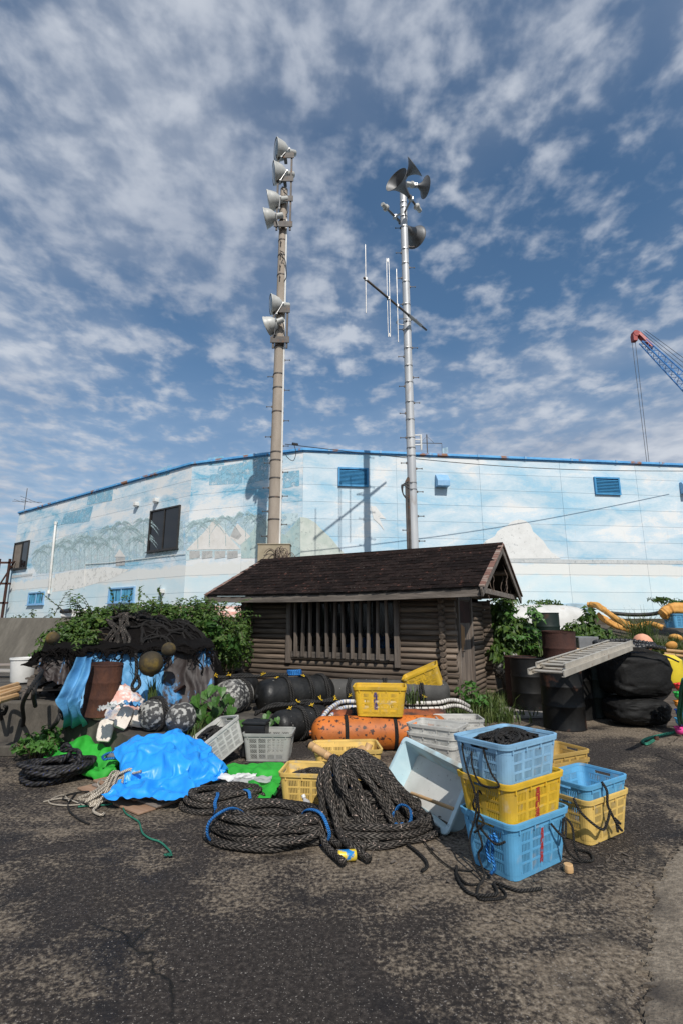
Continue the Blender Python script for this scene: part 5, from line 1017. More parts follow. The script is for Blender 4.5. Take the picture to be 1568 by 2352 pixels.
# ------------------------------------------------------------------ crates
TXT = {}
def text_mesh(s, mat, size, vertical=True):
    cu = bpy.data.curves.new('print', 'FONT'); cu.body = '\n'.join(s) if vertical else s; cu.size = size; cu.extrude = .0006; cu.align_x = 'CENTER'; cu.space_line = .86; cu.align_y = 'CENTER'; cu.offset = size*.012
    o = bpy.data.objects.new('print', cu); COL.objects.link(o); bpy.context.view_layer.update(); dg = bpy.context.evaluated_depsgraph_get(); me = bpy.data.meshes.new_from_object(o.evaluated_get(dg)); bpy.data.objects.remove(o); me.materials.clear(); me.materials.append(M(mat)); return me
class Crate:
    def __init__(s, style='slot', L=.56, W=.40, H=.29, tp=.035):
        s.a, s.b, s.h, s.tp, s.r = L/2-.012, W/2-.012, H, tp, .045; s.style = style; s.build()
    def P(s, k, t, z, off):                            # k 0-3 sides (-y,+x,+y,-x), 4-7 corners following them
        sh = s.tp*(1-z/s.h); a, b, r = s.a-sh, s.b-sh, s.r
        if k < 4:
            if k == 0: return Vector((-(a-r)+2*(a-r)*t, -b-off, z))
            if k == 1: return Vector((a+off, -(b-r)+2*(b-r)*t, z))
            if k == 2: return Vector(((a-r)-2*(a-r)*t, b+off, z))
            return Vector((-a-off, (b-r)-2*(b-r)*t, z))
        c = [(a-r,-b+r),(a-r,b-r),(-a+r,b-r),(-a+r,-b+r)][k-4]; an = (-90+90*(k-4)+90*t)*PI/180; return Vector((c[0]+(r+off)*math.cos(an), c[1]+(r+off)*math.sin(an), z))
    def patch(s, mb, k, t0, t1, z0, z1, o0=-.004, o1=.0, n=1):
        vs = []
        for i in range(n+1):
            t = t0+(t1-t0)*i/n; vs += [s.P(k,t,z0,o1), s.P(k,t,z1,o1), s.P(k,t,z1,o0), s.P(k,t,z0,o0)]
        fs = []
        for i in range(n):
            a = 4*i; b = a+4; fs += [(a,b,b+1,a+1),(a+1,b+1,b+2,a+2),(a+2,b+2,b+3,a+3),(a+3,b+3,b,a)]
        e = 4*n; fs += [(0,1,2,3),(e+3,e+2,e+1,e)]; mb.add(vs, fs)
    def ring(s, mb, z0, z1, o0, o1, skip=()):
        for k in range(4):
            if k not in skip: s.patch(mb, k, 0, 1, z0, z1, o0, o1)
            s.patch(mb, 4+k, 0, 1, z0, z1, o0, o1, 5)
    def build(s):
        h = s.h; zt = h*.80; body = MB(); slat = MB(); rim = MB()
        a, b = s.a-s.tp, s.b-s.tp; body.box((0,0,.004),(2*a-.02,2*b-.02,.006))
        s.ring(body, .0, h*.085, -.004, .0); s.ring(body, zt+.001, h-.016, -.004, .0, skip=(1,3))
        for k in range(4, 8): s.patch(body, k, 0, 1, h*.086, zt, -.004, .001, 5)
        cells = {0:[(.0,.05),(.235,.285),(.475,.525),(.715,.765),(.95,1.0)], 1:[(.0,.08),(.44,.56),(.92,1.0)]}
        for k in range(4):
            for t0, t1 in cells[k%2]: s.patch(body, k, t0, t1, h*.086, zt, -.004, .0015)
            for f in (.27,.45,.63): s.patch(body, k, .001, .999, h*f-.006, h*f+.006, -.0035, .0010)
            c = cells[k%2]
            for i in range(len(c)-1):
                t0, t1 = c[i][1], c[i+1][0]; Lr = 2*((s.a if k%2==0 else s.b)-s.r)*(t1-t0)
                if s.style == 'slot':
                    n = max(4, int(Lr/.013))
                    for j in range(n): ta = t0+(t1-t0)*(j+.20)/n; tb = t0+(t1-t0)*(j+.80)/n; s.patch(slat, k, ta, tb, h*.086, zt, -.003, -.0002)
                else:
                    n = max(4, int(Lr/.022)); zr = h*.086; nz_ = 9
                    for q in range(nz_):
                        za = zr+(zt-zr)*q/nz_; zb = zr+(zt-zr)*(q+1)/nz_
                        for j in range(n):
                            u0 = t0+(t1-t0)*j/n; u1 = t0+(t1-t0)*(j+1)/n; w = (t1-t0)*.16/n
                            for (p, r_) in ((u0,u1),(u1,u0)):
                                vs = [s.P(k,p-w,za,-.0005),s.P(k,p+w,za,-.0005),s.P(k,r_+w,zb,-.0005),s.P(k,r_-w,zb,-.0005)]; vs += [v*1.0 for v in (s.P(k,p-w,za,-.003),s.P(k,p+w,za,-.003),s.P(k,r_+w,zb,-.003),s.P(k,r_-w,zb,-.003))]
                                slat.add(vs, [(0,1,2,3),(7,6,5,4)])
        for k in (1,3):                                # handle openings
            s.patch(body, k, .0, .28, zt+.001, h-.016, -.004, .0); s.patch(body, k, .72, 1., zt+.001, h-.016, -.004, .0); s.patch(body, k, .28, .72, zt+.001, zt+.010, -.004, .003); s.patch(body, k, .28, .72, h-.026, h-.016, -.004, .004)
        s.ring(rim, h-.016, h-.002, -.006, .012); s.ring(rim, h-.030, h-.0165, .007, .0115); s.ring(rim, h-.0015, h, -.004, .006)
        for k in range(4):
            for t in ((.02,.33,.66,.98) if k%2 == 0 else (.05,.95)): s.patch(rim, k, t-.012, t+.012, h-.055, h-.031, .0005, .009)
        s.m = {'body': (body, None), 'rim': (rim, None), 'slat_grid': (slat, None)}; s.cache = {}
    def place(s, label, loc, rz=0., mat='plastic_yellow', rot=None, scale=1., txt=None, rim=None):
        t = thing('fish_crate', label, 'crate', loc, rz, rot=rot, group='slatted plastic fish crates'); t.scale = (scale,)*3
        for nm in ('body','rim','slat_grid'):
            mt = rim if (rim and nm == 'rim') else mat; key = (nm, mt)
            if key not in s.cache: s.cache[key] = s.m[nm][0].mesh(nm, M(mt), 40 if nm == 'rim' else None)
            o = link(nm, s.cache[key], t)
            if nm == 'slat_grid': o['kind'] = 'stuff'
        if txt:
            strg, mt, size, vert, k, tt, zz = txt; me = text_mesh(strg, mt, size, vert); p = s.P(k, tt, zz, .003); ex = (s.P(k,tt+.01,zz,.003)-s.P(k,tt-.01,zz,.003)).normalized(); ez = (s.P(k,tt,zz+.01,.003)-p).normalized(); en = ex.cross(ez)
            m = Matrix(((ex.x,ez.x,en.x,p.x),(ex.y,ez.y,en.y,p.y),(ex.z,ez.z,en.z,p.z),(0,0,0,1))); link('printed_name', me, t, m)
        return t
CS = Crate(); CD_ = Crate('diamond')
R_ = math.radians
SC = (1.125,3.61); SR = R_(35); SK = 1.10
CS.place('sky blue crate at the bottom of the tall stack of three', (SC[0],SC[1],.002), SR, 'plastic_blue', scale=SK, txt=('真鶴町漁業協同','red_print',.030,True,0,.5,.135))
CS.place('yellow crate in the middle of the tall stack, red lettering', (SC[0]-.015,SC[1]-.015,.222), SR+.01, 'plastic_yellow', scale=SK, txt=('真鶴町漁協','red_print',.043,True,0,.5,.145))
CS.place('pale blue crate full of black rope on top of the tall stack', (SC[0]-.03,SC[1]-.015,.446), SR+.05, 'plastic_blue_pale', scale=SK)
JC = (1.80,4.07); JR = R_(34)
CS.place('yellow crate on the ground right of the tall stack', (JC[0],JC[1],.002), JR, 'plastic_yellow_pale', txt=('真鶴町','red_print',.032,False,0,.22,.262))
CS.place('blue crate nested inside the yellow crate right of the stack', (JC[0],JC[1],.098), JR, 'plastic_blue')
CS.place('lower dirty ochre crate behind the tall stack', (1.93,4.95,.002), R_(28), 'plastic_yellow_old'); CS.place('upper dirty ochre crate nested behind the tall stack', (1.93,4.95,.075), R_(27), 'plastic_yellow_old')
CD_.place('grey lattice crate holding a black box by the blue tarp', (-.81,6.08,.002), R_(-2), 'plastic_gray')
CS.place('grubby white crate tipped over beside the lattice crate, rope inside', (-1.30,5.86,.09), mat='plastic_white', rot=(R_(-10),R_(-24),R_(52)))
CS.place('yellow crate with black rope beside the green tarp', (-.22,4.60,.002), R_(-7), 'plastic_yellow_pale')
CS.place('yellow crate holding split bamboo in front of the orange float', (.05,5.20,.002), R_(5), 'plastic_yellow_pale', scale=1.15)
CS.place('large yellow crate with blue lettering perched on the orange floats', (.475,6.55,.385), R_(-6), 'plastic_yellow', scale=1.17, txt=('真鶴町漁協','blue_print',.040,True,0,.40,.15))
CS.place('yellow crate tilted against the shed wall behind the grey float', (1.36,8.30,.46), mat='plastic_yellow', rot=(R_(6),R_(-24),R_(-14)), scale=1.08)
q = G(1005,1672,.42)
for i, l in enumerate(('bottom white crate of the nested stack behind the tub','middle white crate of the nested stack behind the tub','uppermost white crate of the nested stack behind the tub')): CS.place(l, (q.x,q.y+.05,.002+.085*i), R_(-38+2*i), 'plastic_white')
q = G(1050,1652,.36)
for i, l in enumerate(('lower grey crate of the pair beyond the white nested stack','upper grey crate of the pair beyond the white nested stack')): CD_.place(l, (q.x+.03,q.y+.1,.002+.08*i), R_(-3+2*i), 'plastic_white')
q = G(549,1538,.3)
for i, l in enumerate(('bottom pale blue crate of the stack left of the shed','middle pale blue crate of the stack left of the shed','top pale blue crate of the stack left of the shed')): CS.place(l, (q.x,q.y,.24+.10*i), R_(-10+4*i), 'plastic_ltblue')
mb = MB(); mb.lathe([(.001,0),(.14,0),(.17,.36),(.16,.36),(.13,.02),(.001,.02)], 4, Matrix.Rotation(.8,4,'Z')); q = G(505,1532,.35); single(mb, 'white_carton', M('pvc_white'), 'open white box between the torn tarp and blue crates', 'box', (q.x,q.y,.3), .3, bev=.005)
# battery-like black box in the lattice crate
bx = thing('black_box', 'black plastic box standing in the grey lattice crate', 'box', (-.97,6.10,.02), R_(-6)); mb = MB(); mb.box((0,0,.17),(.26,.20,.34)); b0 = part(mb, 'case', M('black_plastic'), bx, bev=.012); mb = MB(); mb.box((0,0,.355),(.28,.22,.03)); part(mb, 'lid', M('black_plastic'), bx, bev=.008)
mb = MB(); mb.box((0,-.103,.27),(.27,.012,.02)); part(mb, 'ridge', M('black_plastic'), bx)
# ------------------------------------------------------------------ big tub leaning on the stack
B = Vector((.328,4.75,.087)); C = Vector((.737,3.983,.015)); A = Vector((.561,4.836,.481))
e1 = (C-B).normalized(); e2 = (A-B); W2 = e2.length; e2 = (e2-e1*e2.dot(e1)).normalized(); en = e1.cross(e2).normalized()
TL, TW, TD = .875, .466, .19
om = B + e1*TL/2 + e2*TW/2
m = Matrix(((e1.x,e2.x,en.x,om.x),(e1.y,e2.y,en.y,om.y),(e1.z,e2.z,en.z,om.z),(0,0,0,1)))
tb = thing('plastic_tub', 'large pale blue rectangular tub tipped on edge against the crate stack', 'tub'); tb.matrix_world = m
def rr(a, b, r, z, n=4):
    o = []
    for k, (x, y) in enumerate(((a-r,-b+r),(a-r,b-r),(-a+r,b-r),(-a+r,-b+r))):
        for i in range(n+1): an = (-90+90*k+90*i/n)*PI/180; o.append((x+r*math.cos(an), y+r*math.sin(an), z))
    return o
def loft(mb, rings, cap0=False, cap1=False):
    n = len(rings[0]); vs = [p for r in rings for p in r]; fs = [(i*n+j, i*n+(j+1)%n, (i+1)*n+(j+1)%n, (i+1)*n+j) for i in range(len(rings)-1) for j in range(n)]
    if cap0: fs.append(tuple(range(n-1,-1,-1)))
    if cap1: k = (len(rings)-1)*n; fs.append(tuple(range(k,k+n)))
    mb.add(vs, fs)
a, b = TL/2, TW/2
mb = MB(); loft(mb, [rr(a-.05,b-.05,.03,-TD), rr(a-.012,b-.012,.04,-.03), rr(a+.0,b+.0,.045,-.03), rr(a+.012,b+.012,.05,-.02), rr(a+.012,b+.012,.05,-.004), rr(a+.004,b+.004,.05,0), rr(a-.022,b-.022,.035,-.002), rr(a-.060,b-.060,.025,-TD+.012)], cap0=True); part(mb, 'wall', M('tub'), tb, smooth=35)
mb = MB(); loft(mb, [rr(a-.0605,b-.0605,.025,-TD+.014)], cap1=True); part(mb, 'floor', M('tub_inside'), tb)
mb = MB()
for sx in (-1,1):
    for sy in (-1,1): mb.lathe([(.008,.001),(.008,-.004),(.001,-.004)], 10, Matrix.Translation((sx*(a-.005),sy*(b-.06),.001)))
part(mb, 'drain_hole', M('black_plastic'), tb)
def bamboo(name, label, p, q, r, nodes_=3, half=False):
    mb = MB(); p = Vector(p); q = Vector(q); L = (q-p).length; ts = [0]; rs = [r]
    for k in range(nodes_): t = (k+.5+.2*nz(k*3,p.x))/nodes_; ts += [t-.012,t-.005,t,t+.005,t+.012]; rs += [r,r*1.05,r*1.09,r*1.05,r]
    ts.append(1); rs.append(r*.96); mb.tube([p.lerp(q,t)-p for t in ts], rs, 12); t_ = thing(name, label, 'bamboo', p)
    part(mb, 'cane', M('bamboo'), t_, smooth=50)
    mb = MB(); d = (q-p).normalized(); mb.lathe([(.001,0),(r*.78,0)], 12, Matrix.Translation((q-p)*1.001) @ rot_to(d)); part(mb, 'hollow_end', M('dark_wood'), t_); return t_
bamboo('bamboo_stick', 'thin bamboo stick lying inside the tipped tub', m @ Vector((-.20,-.13,-.13)), m @ Vector((.42,-.06,-.01)), .014, 2)
bamboo('bamboo_tube', 'thick split bamboo tube lying diagonally across the yellow crate', G(768,1760,.31), G(832,1722,.36), .042, 2); bamboo('bamboo_tube', 'second bamboo tube crossing under the thick one', G(714,1712,.40), G(762,1742,.33), .035, 2)
bamboo('bamboo_tube', 'broken bamboo piece standing in the right of the yellow crate', (.16,5.17,.10), (.27,5.22,.34), .035, 1)
# ------------------------------------------------------------------ rope coils
def coil_path(a, b, slots, D, seed, per=90, jit=.35, wob=.06, start=0.):
    r_ = random.Random(seed); pts = []; n = len(slots)
    for i in range(n):
        (s0, h0), (s1, h1) = slots[i], slots[min(i+1, n-1)]; ph = r_.uniform(0,6.28); ph2 = r_.uniform(0,6.28); am = r_.uniform(.4,1)*jit*D
        for k in range(per):
            u = k/per; an = start+2*PI*u; w = 0 if u < .75 else (u-.75)/.25; w = w*w*(3-2*w); s = s0+(s1-s0)*w; h = h0+(h1-h0)*w
            rr = s*D + am*math.sin(2*an+ph)*.6 + am*.5*math.sin(3*an+ph2); wv = 1+wob*math.sin(2*an+1.3+i*.13)
            pts.append(Vector(((a*wv+rr)*math.cos(an), (b*wv+rr)*math.sin(an), D*.5+h*D*.88 + am*.35*math.sin(3*an+ph))))
    return pts
def braid(u, v): f = (v*4)%1; tri = abs(f-.5)*2; return .90+.13*abs(math.sin(PI*(u*.55+tri)))
def twist(u, v): return .86+.16*abs(math.sin(PI*(u*.42+v*3)))
def resamp(pts, step):
    out = [pts[0]]; acc = 0
    for i in range(1, len(pts)):
        a, b = pts[i-1], pts[i]; L = (b-a).length; acc += L
        if acc >= step: out.append(b); acc = 0
    return out
def coil(name, label, loc, rz, paths, r, mat, mod, ties=(), n=14, step=.011, tiemat='rope_blue'):
    t = thing(name, label, 'rope coil', loc, rz, 'heavy rope coils on the ground'); mb = MB()
    for p in paths: mb.tube(resamp(p, step), r, n, uvr=r, mod=mod)
    part(mb, 'rope', M(mat), t, smooth=True)
    for c, d, R in ties:                               # blue twine cinched round the bundle
        m_ = Matrix.Translation(c) @ rot_to(d); mb = MB()
        for k in range(2): mb.tube([m_ @ Vector((R[0]*math.cos(2*PI*j/26), R[1]*math.sin(2*PI*j/26), .012*k+.006*math.sin(j))) for j in range(26)], .0075, 6, True, uvr=.0075)
        q = m_ @ Vector((0,-R[1],0))
        for k in range(2): mb.tube(spline([q, q+Vector((.03-.05*k,-.02,.03)), q+Vector((.05-.12*k,-.04,-.04)), q+Vector((.06-.14*k,-.05,-.10))], 5), .007, 6, uvr=.007)
        part(mb, 'twine', M(tiemat), t, smooth=True)
    return t
def tie_at(a, b, an, rx, ry, z): return (Vector(((a+.045)*math.cos(an),(b+.045)*math.sin(an),z)), Vector((-a*math.sin(an),b*math.cos(an),0)), (rx,ry))
BR = .0235; BD = BR*2
sl1 = [(0,0),(1,0),(2,0),(-1,0),(3,0),(-2,0),(-1.5,1),(2.5,1),(1.5,1),(.5,1),(-.5,1),(0,2),(1,2),(2,2),(-1,2),(1.5,3),(.5,3),(-.5,3)]
coil('rope_coil', 'large flattened coil of dark braided mooring rope nearest the camera', (-.50,4.00,0), R_(-3), [coil_path(.31,.155,sl1,BD,4,jit=.8)], BR, 'rope_braid', braid, ties=[tie_at(.30,.15,an,.15,.105,.09) for an in (3.6,5.85)])
sl2 = [(0,0),(1,0),(2,0),(1.5,1),(.5,1),(1,2),(0,2)]
coil('rope_coil', 'smaller braided rope coil lying behind the front coil by the blue tarp', (-.98,4.60,0), R_(12), [coil_path(.23,.10,[(0,0),(1,0),(2,0),(-1,0),(1.5,1),(.5,1),(-.5,1),(1,2),(0,2)],BD,9,wob=.14,jit=.9)], BR*.95, 'rope_braid', braid, ties=[tie_at(.23,.12,an,.095,.075,.065) for an in (4.5,5.4)])
# mound: hank leaning up against the yellow crate with more turns spread at its foot
lo_ = [p+Vector((.10,-.06,0)) for p in coil_path(.30,.21,[(0,0),(1,0),(2,0),(-1,0),(-2,0),(1.5,1),(.5,1),(-.5,1),(1,2),(0,2)],BD,22,wob=.12,jit=.7)]
in_ = [Matrix.Translation((-.02,.04,.03)) @ p for p in coil_path(.16,.10,[(0,0),(1,0),(2,0),(3,0),(0,1),(1,1),(2,1),(1,2),(0,2),(2,2),(1,3),(0,3),(1,4),(0,4),(.5,5)],BD,23,wob=.1)]
fold = []; r3 = random.Random(33); CRW = Vector((-.18,.10,.36))
def arm(ph, R, h, lift, cur):
    d = Vector((math.cos(ph), math.sin(ph)*.72, 0)); s_ = Vector((-d.y, d.x, 0)); j = lambda k: Vector((r3.uniform(-k,k), r3.uniform(-k,k), r3.uniform(0,k)))
    return spline([CRW+Vector((-.02,.05,-.10))+j(.02), CRW+j(.02)+Vector((0,0,lift*.3)), CRW+d*R*.28+Vector((0,0,.02+lift))+j(.02), CRW+d*R*.62+s_*cur*.10+Vector((0,0,-h*.34+lift))+j(.06), CRW+d*R*.88+s_*cur*.22+Vector((0,0,-h*.66+lift*.6)), CRW+d*R*1.0+s_*cur*.36+Vector((0,0,.035-CRW.z+lift*.3)), CRW+d*R*.94+s_*cur*.62+Vector((0,0,.032-CRW.z))], 24)
for i in range(26):
    ph = math.radians(-150+ i*7.2 + r3.uniform(-3,3)); R = .27+.30*max(0, math.cos(ph*.9+.35))+r3.uniform(-.03,.03); fold.append(arm(ph, R, .34, .02+.05*(i%3)*.6, r3.uniform(.5,1.3)))
for i in range(8): ph = math.radians(-50+i*9); fold.append(arm(ph, .52+r3.uniform(-.05,.05), .36, .085+.02*(i%2), r3.uniform(.7,1.4)))
up_ = in_
coil('rope_coil', 'tall mound of dark braided rope tied with blue twine against yellow crate', (.16,4.12,0), R_(0), [up_, lo_]+fold, BR, 'rope_braid', braid, ties=(((-.18,.06,.38),(.3,-.5,.8),(.09,.09)),((.27,-.13,.13),(.5,.6,-.6),(.075,.075))))
# black twisted coil at the far left: untidy
r4 = random.Random(8); pts = []
for i in range(13):
    a0 = r4.uniform(.20,.33); b0 = r4.uniform(.13,.25); cx, cy, ph = r4.uniform(-.06,.06), r4.uniform(-.06,.06), r4.uniform(0,6.28); z0 = .022+.015*i*(1-.02*i)
    for k in range(70): an = 2*PI*k/70; w = k/70; pts.append(Vector((cx*(1)+a0*math.cos(an)*(1+.08*math.sin(2*an+ph)), cy+b0*math.sin(an), max(.022, z0+.02*math.sin(2*an+ph)))))
for it in range(6): pts = [pts[0]]+[(pts[i-1]+pts[i]*2+pts[i+1])/4 for i in range(1,len(pts)-1)]+[pts[-1]]
pts += spline([pts[-1], pts[-1]+Vector((-.05,.10,.08)), Vector((.0,.12,.24)), Vector((.05,.1,.29)), Vector((.09,.1,.22)), Vector((.05,-.05,.16))], 12)[1:]
q = G(122,1792); coil('rope_coil', 'untidy coil of glossy black twisted rope at the far left', (q.x,q.y+.02,0), R_(8), [pts], .023, 'rope_black', twist, n=12)
# thin black rope heaped in the top crate and others
def heap_rope(label, loc, rz, a, b, z0, hgt, n, r, mat, seed, loops=26):
    r_ = random.Random(seed); pts = []
    for i in range(loops):
        rx, ry = r_.uniform(.22,.6)*a, r_.uniform(.25,.62)*b; cx = r_.uniform(-1,1)*(a-rx)*1.05; cy = r_.uniform(-1,1)*(b-ry)*1.05; an0 = r_.uniform(0,6.28); k_ = 1 if r_.random() < .5 else -1
        for k in range(16):
            an = an0+k_*2*PI*k/16; x, y = cx+rx*math.cos(an), cy+ry*math.sin(an); e = (x/a)**2+(y/b)**2; pts.append(Vector((x, y, z0+hgt*max(.1,1-.55*e)*i/loops+.012*r_.random())))
    for it in range(3): pts = [pts[0]]+[(pts[i-1]+pts[i]*2+pts[i+1])/4 for i in range(1,len(pts)-1)]+[pts[-1]]
    mb = MB(); mb.tube(spline(pts,3), r, 7, uvr=r); mb.add([(-a,-b,z0),(a,-b,z0),(a,b,z0),(-a,b,z0)], [(0,1,2,3)]); return single(mb, 'rope_heap', M(mat), label, 'rope', loc, rz, smooth=True, group='rope heaped in crates')
heap_rope('black rope heaped in the pale blue top crate of the stack', (SC[0]-.03,SC[1]-.015,.446), SR+.05, .27, .185, .225, .12, 40, .009, 'rope_thin', 1, 95)
heap_rope('black rope in the yellow crate by the green tarp', (-.22,4.60,0), R_(-7), .22, .14, .18, .10, 30, .018, 'rope_braid', 2, 22)
heap_rope('tangled black rope in the tipped white crate', (-1.34,5.84,.13), R_(52), .2, .13, .12, .14, 30, .013, 'rope_thin', 3, 34)
# ropes trailing down the stack
def sw(x, y, z): x *= SK; y *= SK; z *= SK*.80; c, s_ = math.cos(SR), math.sin(SR); return Vector((SC[0]+c*x-s_*y, SC[1]+s_*x+c*y, z))
rope('trailing_rope', 'thin black rope trailing from the top crate down its left side', [sw(-.20,.05,.70),sw(-.27,.10,.80),sw(-.31,.10,.80),sw(-.325,.06,.66),sw(-.33,.0,.50),sw(-.32,.02,.36),sw(-.33,.06,.20),sw(-.34,.02,.06),sw(-.38,-.06,.012),sw(-.46,-.02,.012),sw(-.42,.08,.012)], .0065, 'rope_thin', extra=[[sw(-.22,-.02,.72),sw(-.28,-.04,.81),sw(-.30,-.05,.80),sw(-.31,-.1,.68),sw(-.30,-.14,.60),sw(-.305,-.02,.58),sw(-.31,.03,.68),sw(-.30,.04,.78)]])
rope('trailing_rope', 'knotted black rope hanging from the handle of the yellow crate', [sw(-.27,.0,.50),sw(-.30,.01,.52),sw(-.31,.0,.40),sw(-.30,.03,.30),sw(-.32,-.02,.20),sw(-.31,.02,.12),sw(-.34,-.04,.03),sw(-.44,-.08,.012),sw(-.52,-.16,.012),sw(-.40,-.22,.012),sw(-.34,-.14,.012)], .0068, 'rope_thin', extra=[[sw(-.28,.03,.50),sw(-.31,.04,.42),sw(-.30,-.02,.34),sw(-.32,.03,.26),sw(-.31,-.03,.33)],[sw(-.30,.02,.30),sw(-.315,-.10,.24),sw(-.30,-.16,.27)]])
rope('trailing_rope', 'black rope slung over the rim of the bottom blue crate at right', [sw(.06,-.20,.30),sw(.10,-.215,.24),sw(.15,-.22,.20),sw(.18,-.215,.27),sw(.20,-.20,.305),sw(.24,-.215,.24),sw(.24,-.22,.12),sw(.27,-.23,.03),sw(.34,-.26,.012),sw(.42,-.2,.012),sw(.40,-.12,.012)], .0072, 'rope_thin', extra=[[sw(.18,-.20,.305),sw(.14,-.215,.20),sw(.17,-.22,.10),sw(.25,-.24,.02)]])
rope('trailing_rope', 'thick end of black rope lying at the foot of the blue crate', [sw(-.36,.14,.014),sw(-.46,.04,.014),sw(-.52,-.10,.014),sw(-.42,-.18,.014),sw(-.33,-.1,.014),sw(-.30,-.22,.014),sw(-.18,-.28,.014)], .009, 'rope_thin')
rope('blue_twine', 'blue twine tied to the left handle of the bottom crate', [sw(-.285,-.06,.27),sw(-.295,-.07,.20),sw(-.29,-.06,.14),sw(-.30,-.08,.08),sw(-.31,-.06,.04)], .010, 'rope_blue', extra=[[sw(-.285,-.05,.26),sw(-.295,-.03,.18),sw(-.30,-.05,.10)],[sw(-.28,-.07,.28),sw(-.29,-.1,.25),sw(-.28,-.06,.24)]])
rope('trailing_rope', 'thin black line curling over the ground right of the front coil', [G(935,1940,.012),G(955,1955,.012),G(975,1975,.012),G(980,1990,.012),G(968,2000,.012)], .010, 'rope_thin')
rope('trailing_rope', 'long thin black line running from the rope mound to the stack', [G(960,1915,.01),G(990,1955,.01),G(1030,1990,.01),G(1060,1998,.01),G(1085,2000,.01)], .005, 'rope_thin', n=5)
def jw(x, y, z): c, s_ = math.cos(JR), math.sin(JR); return Vector((JC[0]+c*x-s_*y, JC[1]+s_*x+c*y, z))
rope('trailing_rope', 'frayed black rope hanging from the blue crate over yellow crate', [jw(-.10,-.20,.395),jw(-.09,-.225,.34),jw(-.10,-.225,.26),jw(-.08,-.235,.20),jw(-.03,-.24,.12)], .009, 'rope_thin', extra=[[jw(-.30,-.10,.30),jw(-.31,-.16,.22),jw(-.22,-.235,.13),jw(-.14,-.235,.16),jw(-.09,-.235,.23)],[jw(-.06,-.235,.17),jw(-.02,-.25,.10),jw(.02,-.24,.075)],[jw(-.04,-.235,.16),jw(.01,-.24,.12)],[jw(-.03,-.235,.13),jw(-.05,-.25,.08)]])
# white rope hank, green string, twine on the left
wr = random.Random(2); P = [G(196,1850,.02), G(225,1838,.04), G(262,1800,.10), G(288,1785,.14)]; ws = []
for i in range(8):
    o = Vector((wr.uniform(-.05,.05),wr.uniform(-.04,.04),wr.uniform(0,.05))); ws += [P[0]+o+Vector((-.05+.02*i,0,.0)), P[1]+o*1.1+Vector((0,0,.02)), P[2]+o*.8, P[2]+o+Vector((.06,.06,.02)), P[2]+o*1.2+Vector((.0,.03,.03)), P[1]+o*1.4+Vector((.06,.03,.0))]
ws += [P[1]+Vector((.05,-.08,0)), G(215,1862,.02), G(232,1872,.02), G(240,1868,.02)]
rope('rope_hank', 'off-white rope hank lying on the plywood by the blue tarp', ws, .0105, 'rope_white', per=6, extra=[[P[2]+Vector((0,0,.06)),P[3]+Vector((.03,0,.06)),G(305,1778,.16),G(325,1771,.19)],[P[2]+Vector((0,.03,.06)),P[3]+Vector((.03,.03,.06)),G(305,1776,.17),G(323,1772,.2)],[P[2],G(236,1792,.05),G(226,1800,.05),G(232,1808,.05),G(250,1800,.08)]])
gs = [G(x,y,.012) for x,y in ((180,1853),(210,1850),(250,1848),(280,1840),(284,1856),(290,1868),(305,1878),(320,1888),(325,1904),(330,1915),(346,1926),(369,1934),(389,1952),(394,1960))]
fr = [[gs[-1], gs[-1]+Vector((.02*math.cos(a),-.05-.01*math.sin(a*3),.012))+Vector((.03*a-.05,0,0))] for a in (0,.6,1.2,1.8,2.4,3.)]
rope('green_string', 'thin green string winding over the asphalt to a frayed end', gs, .0065, 'rope_green', extra=fr)
rope('thin_line', 'black line with tasselled end on the asphalt by the plywood', [G(x,y,.012) for x,y in ((175,1822),(158,1845),(160,1862),(175,1876),(195,1888),(206,1892))], .007, 'rope_thin', extra=[[G(205,1818,.03),G(180,1820,.012),G(150,1828,.012),G(148,1836,.012),G(180,1840,.012)]])
rope('straw_twine', 'pale straw twine lying loose left of the white rope hank', [G(x,y,.012) for x,y in ((100,1842),(125,1836),(150,1834),(175,1842),(195,1850))], .006, 'rope_white', extra=[[G(112,1838,.012),G(118,1846,.012),G(150,1850,.012),G(185,1848,.012)],[G(118,1836,.012),G(145,1826,.012),G(160,1840,.012)]])
# green rope at right
gr_ = [G(1568,1560,.9),G(1562,1585,.75),G(1560,1610,.55),G(1556,1640,.35),G(1560,1668,.12),G(1552,1680,.04),G(1520,1688,.02),G(1490,1695,.02),G(1474,1703,.02),G(1484,1709,.02),G(1500,1700,.02)]
rope('green_rope', 'green rope hanging past the black bags and curling on the ground', gr_, .018, 'rope_green', extra=[[p+Vector((.04,0,0)) for p in gr_[:6]]])
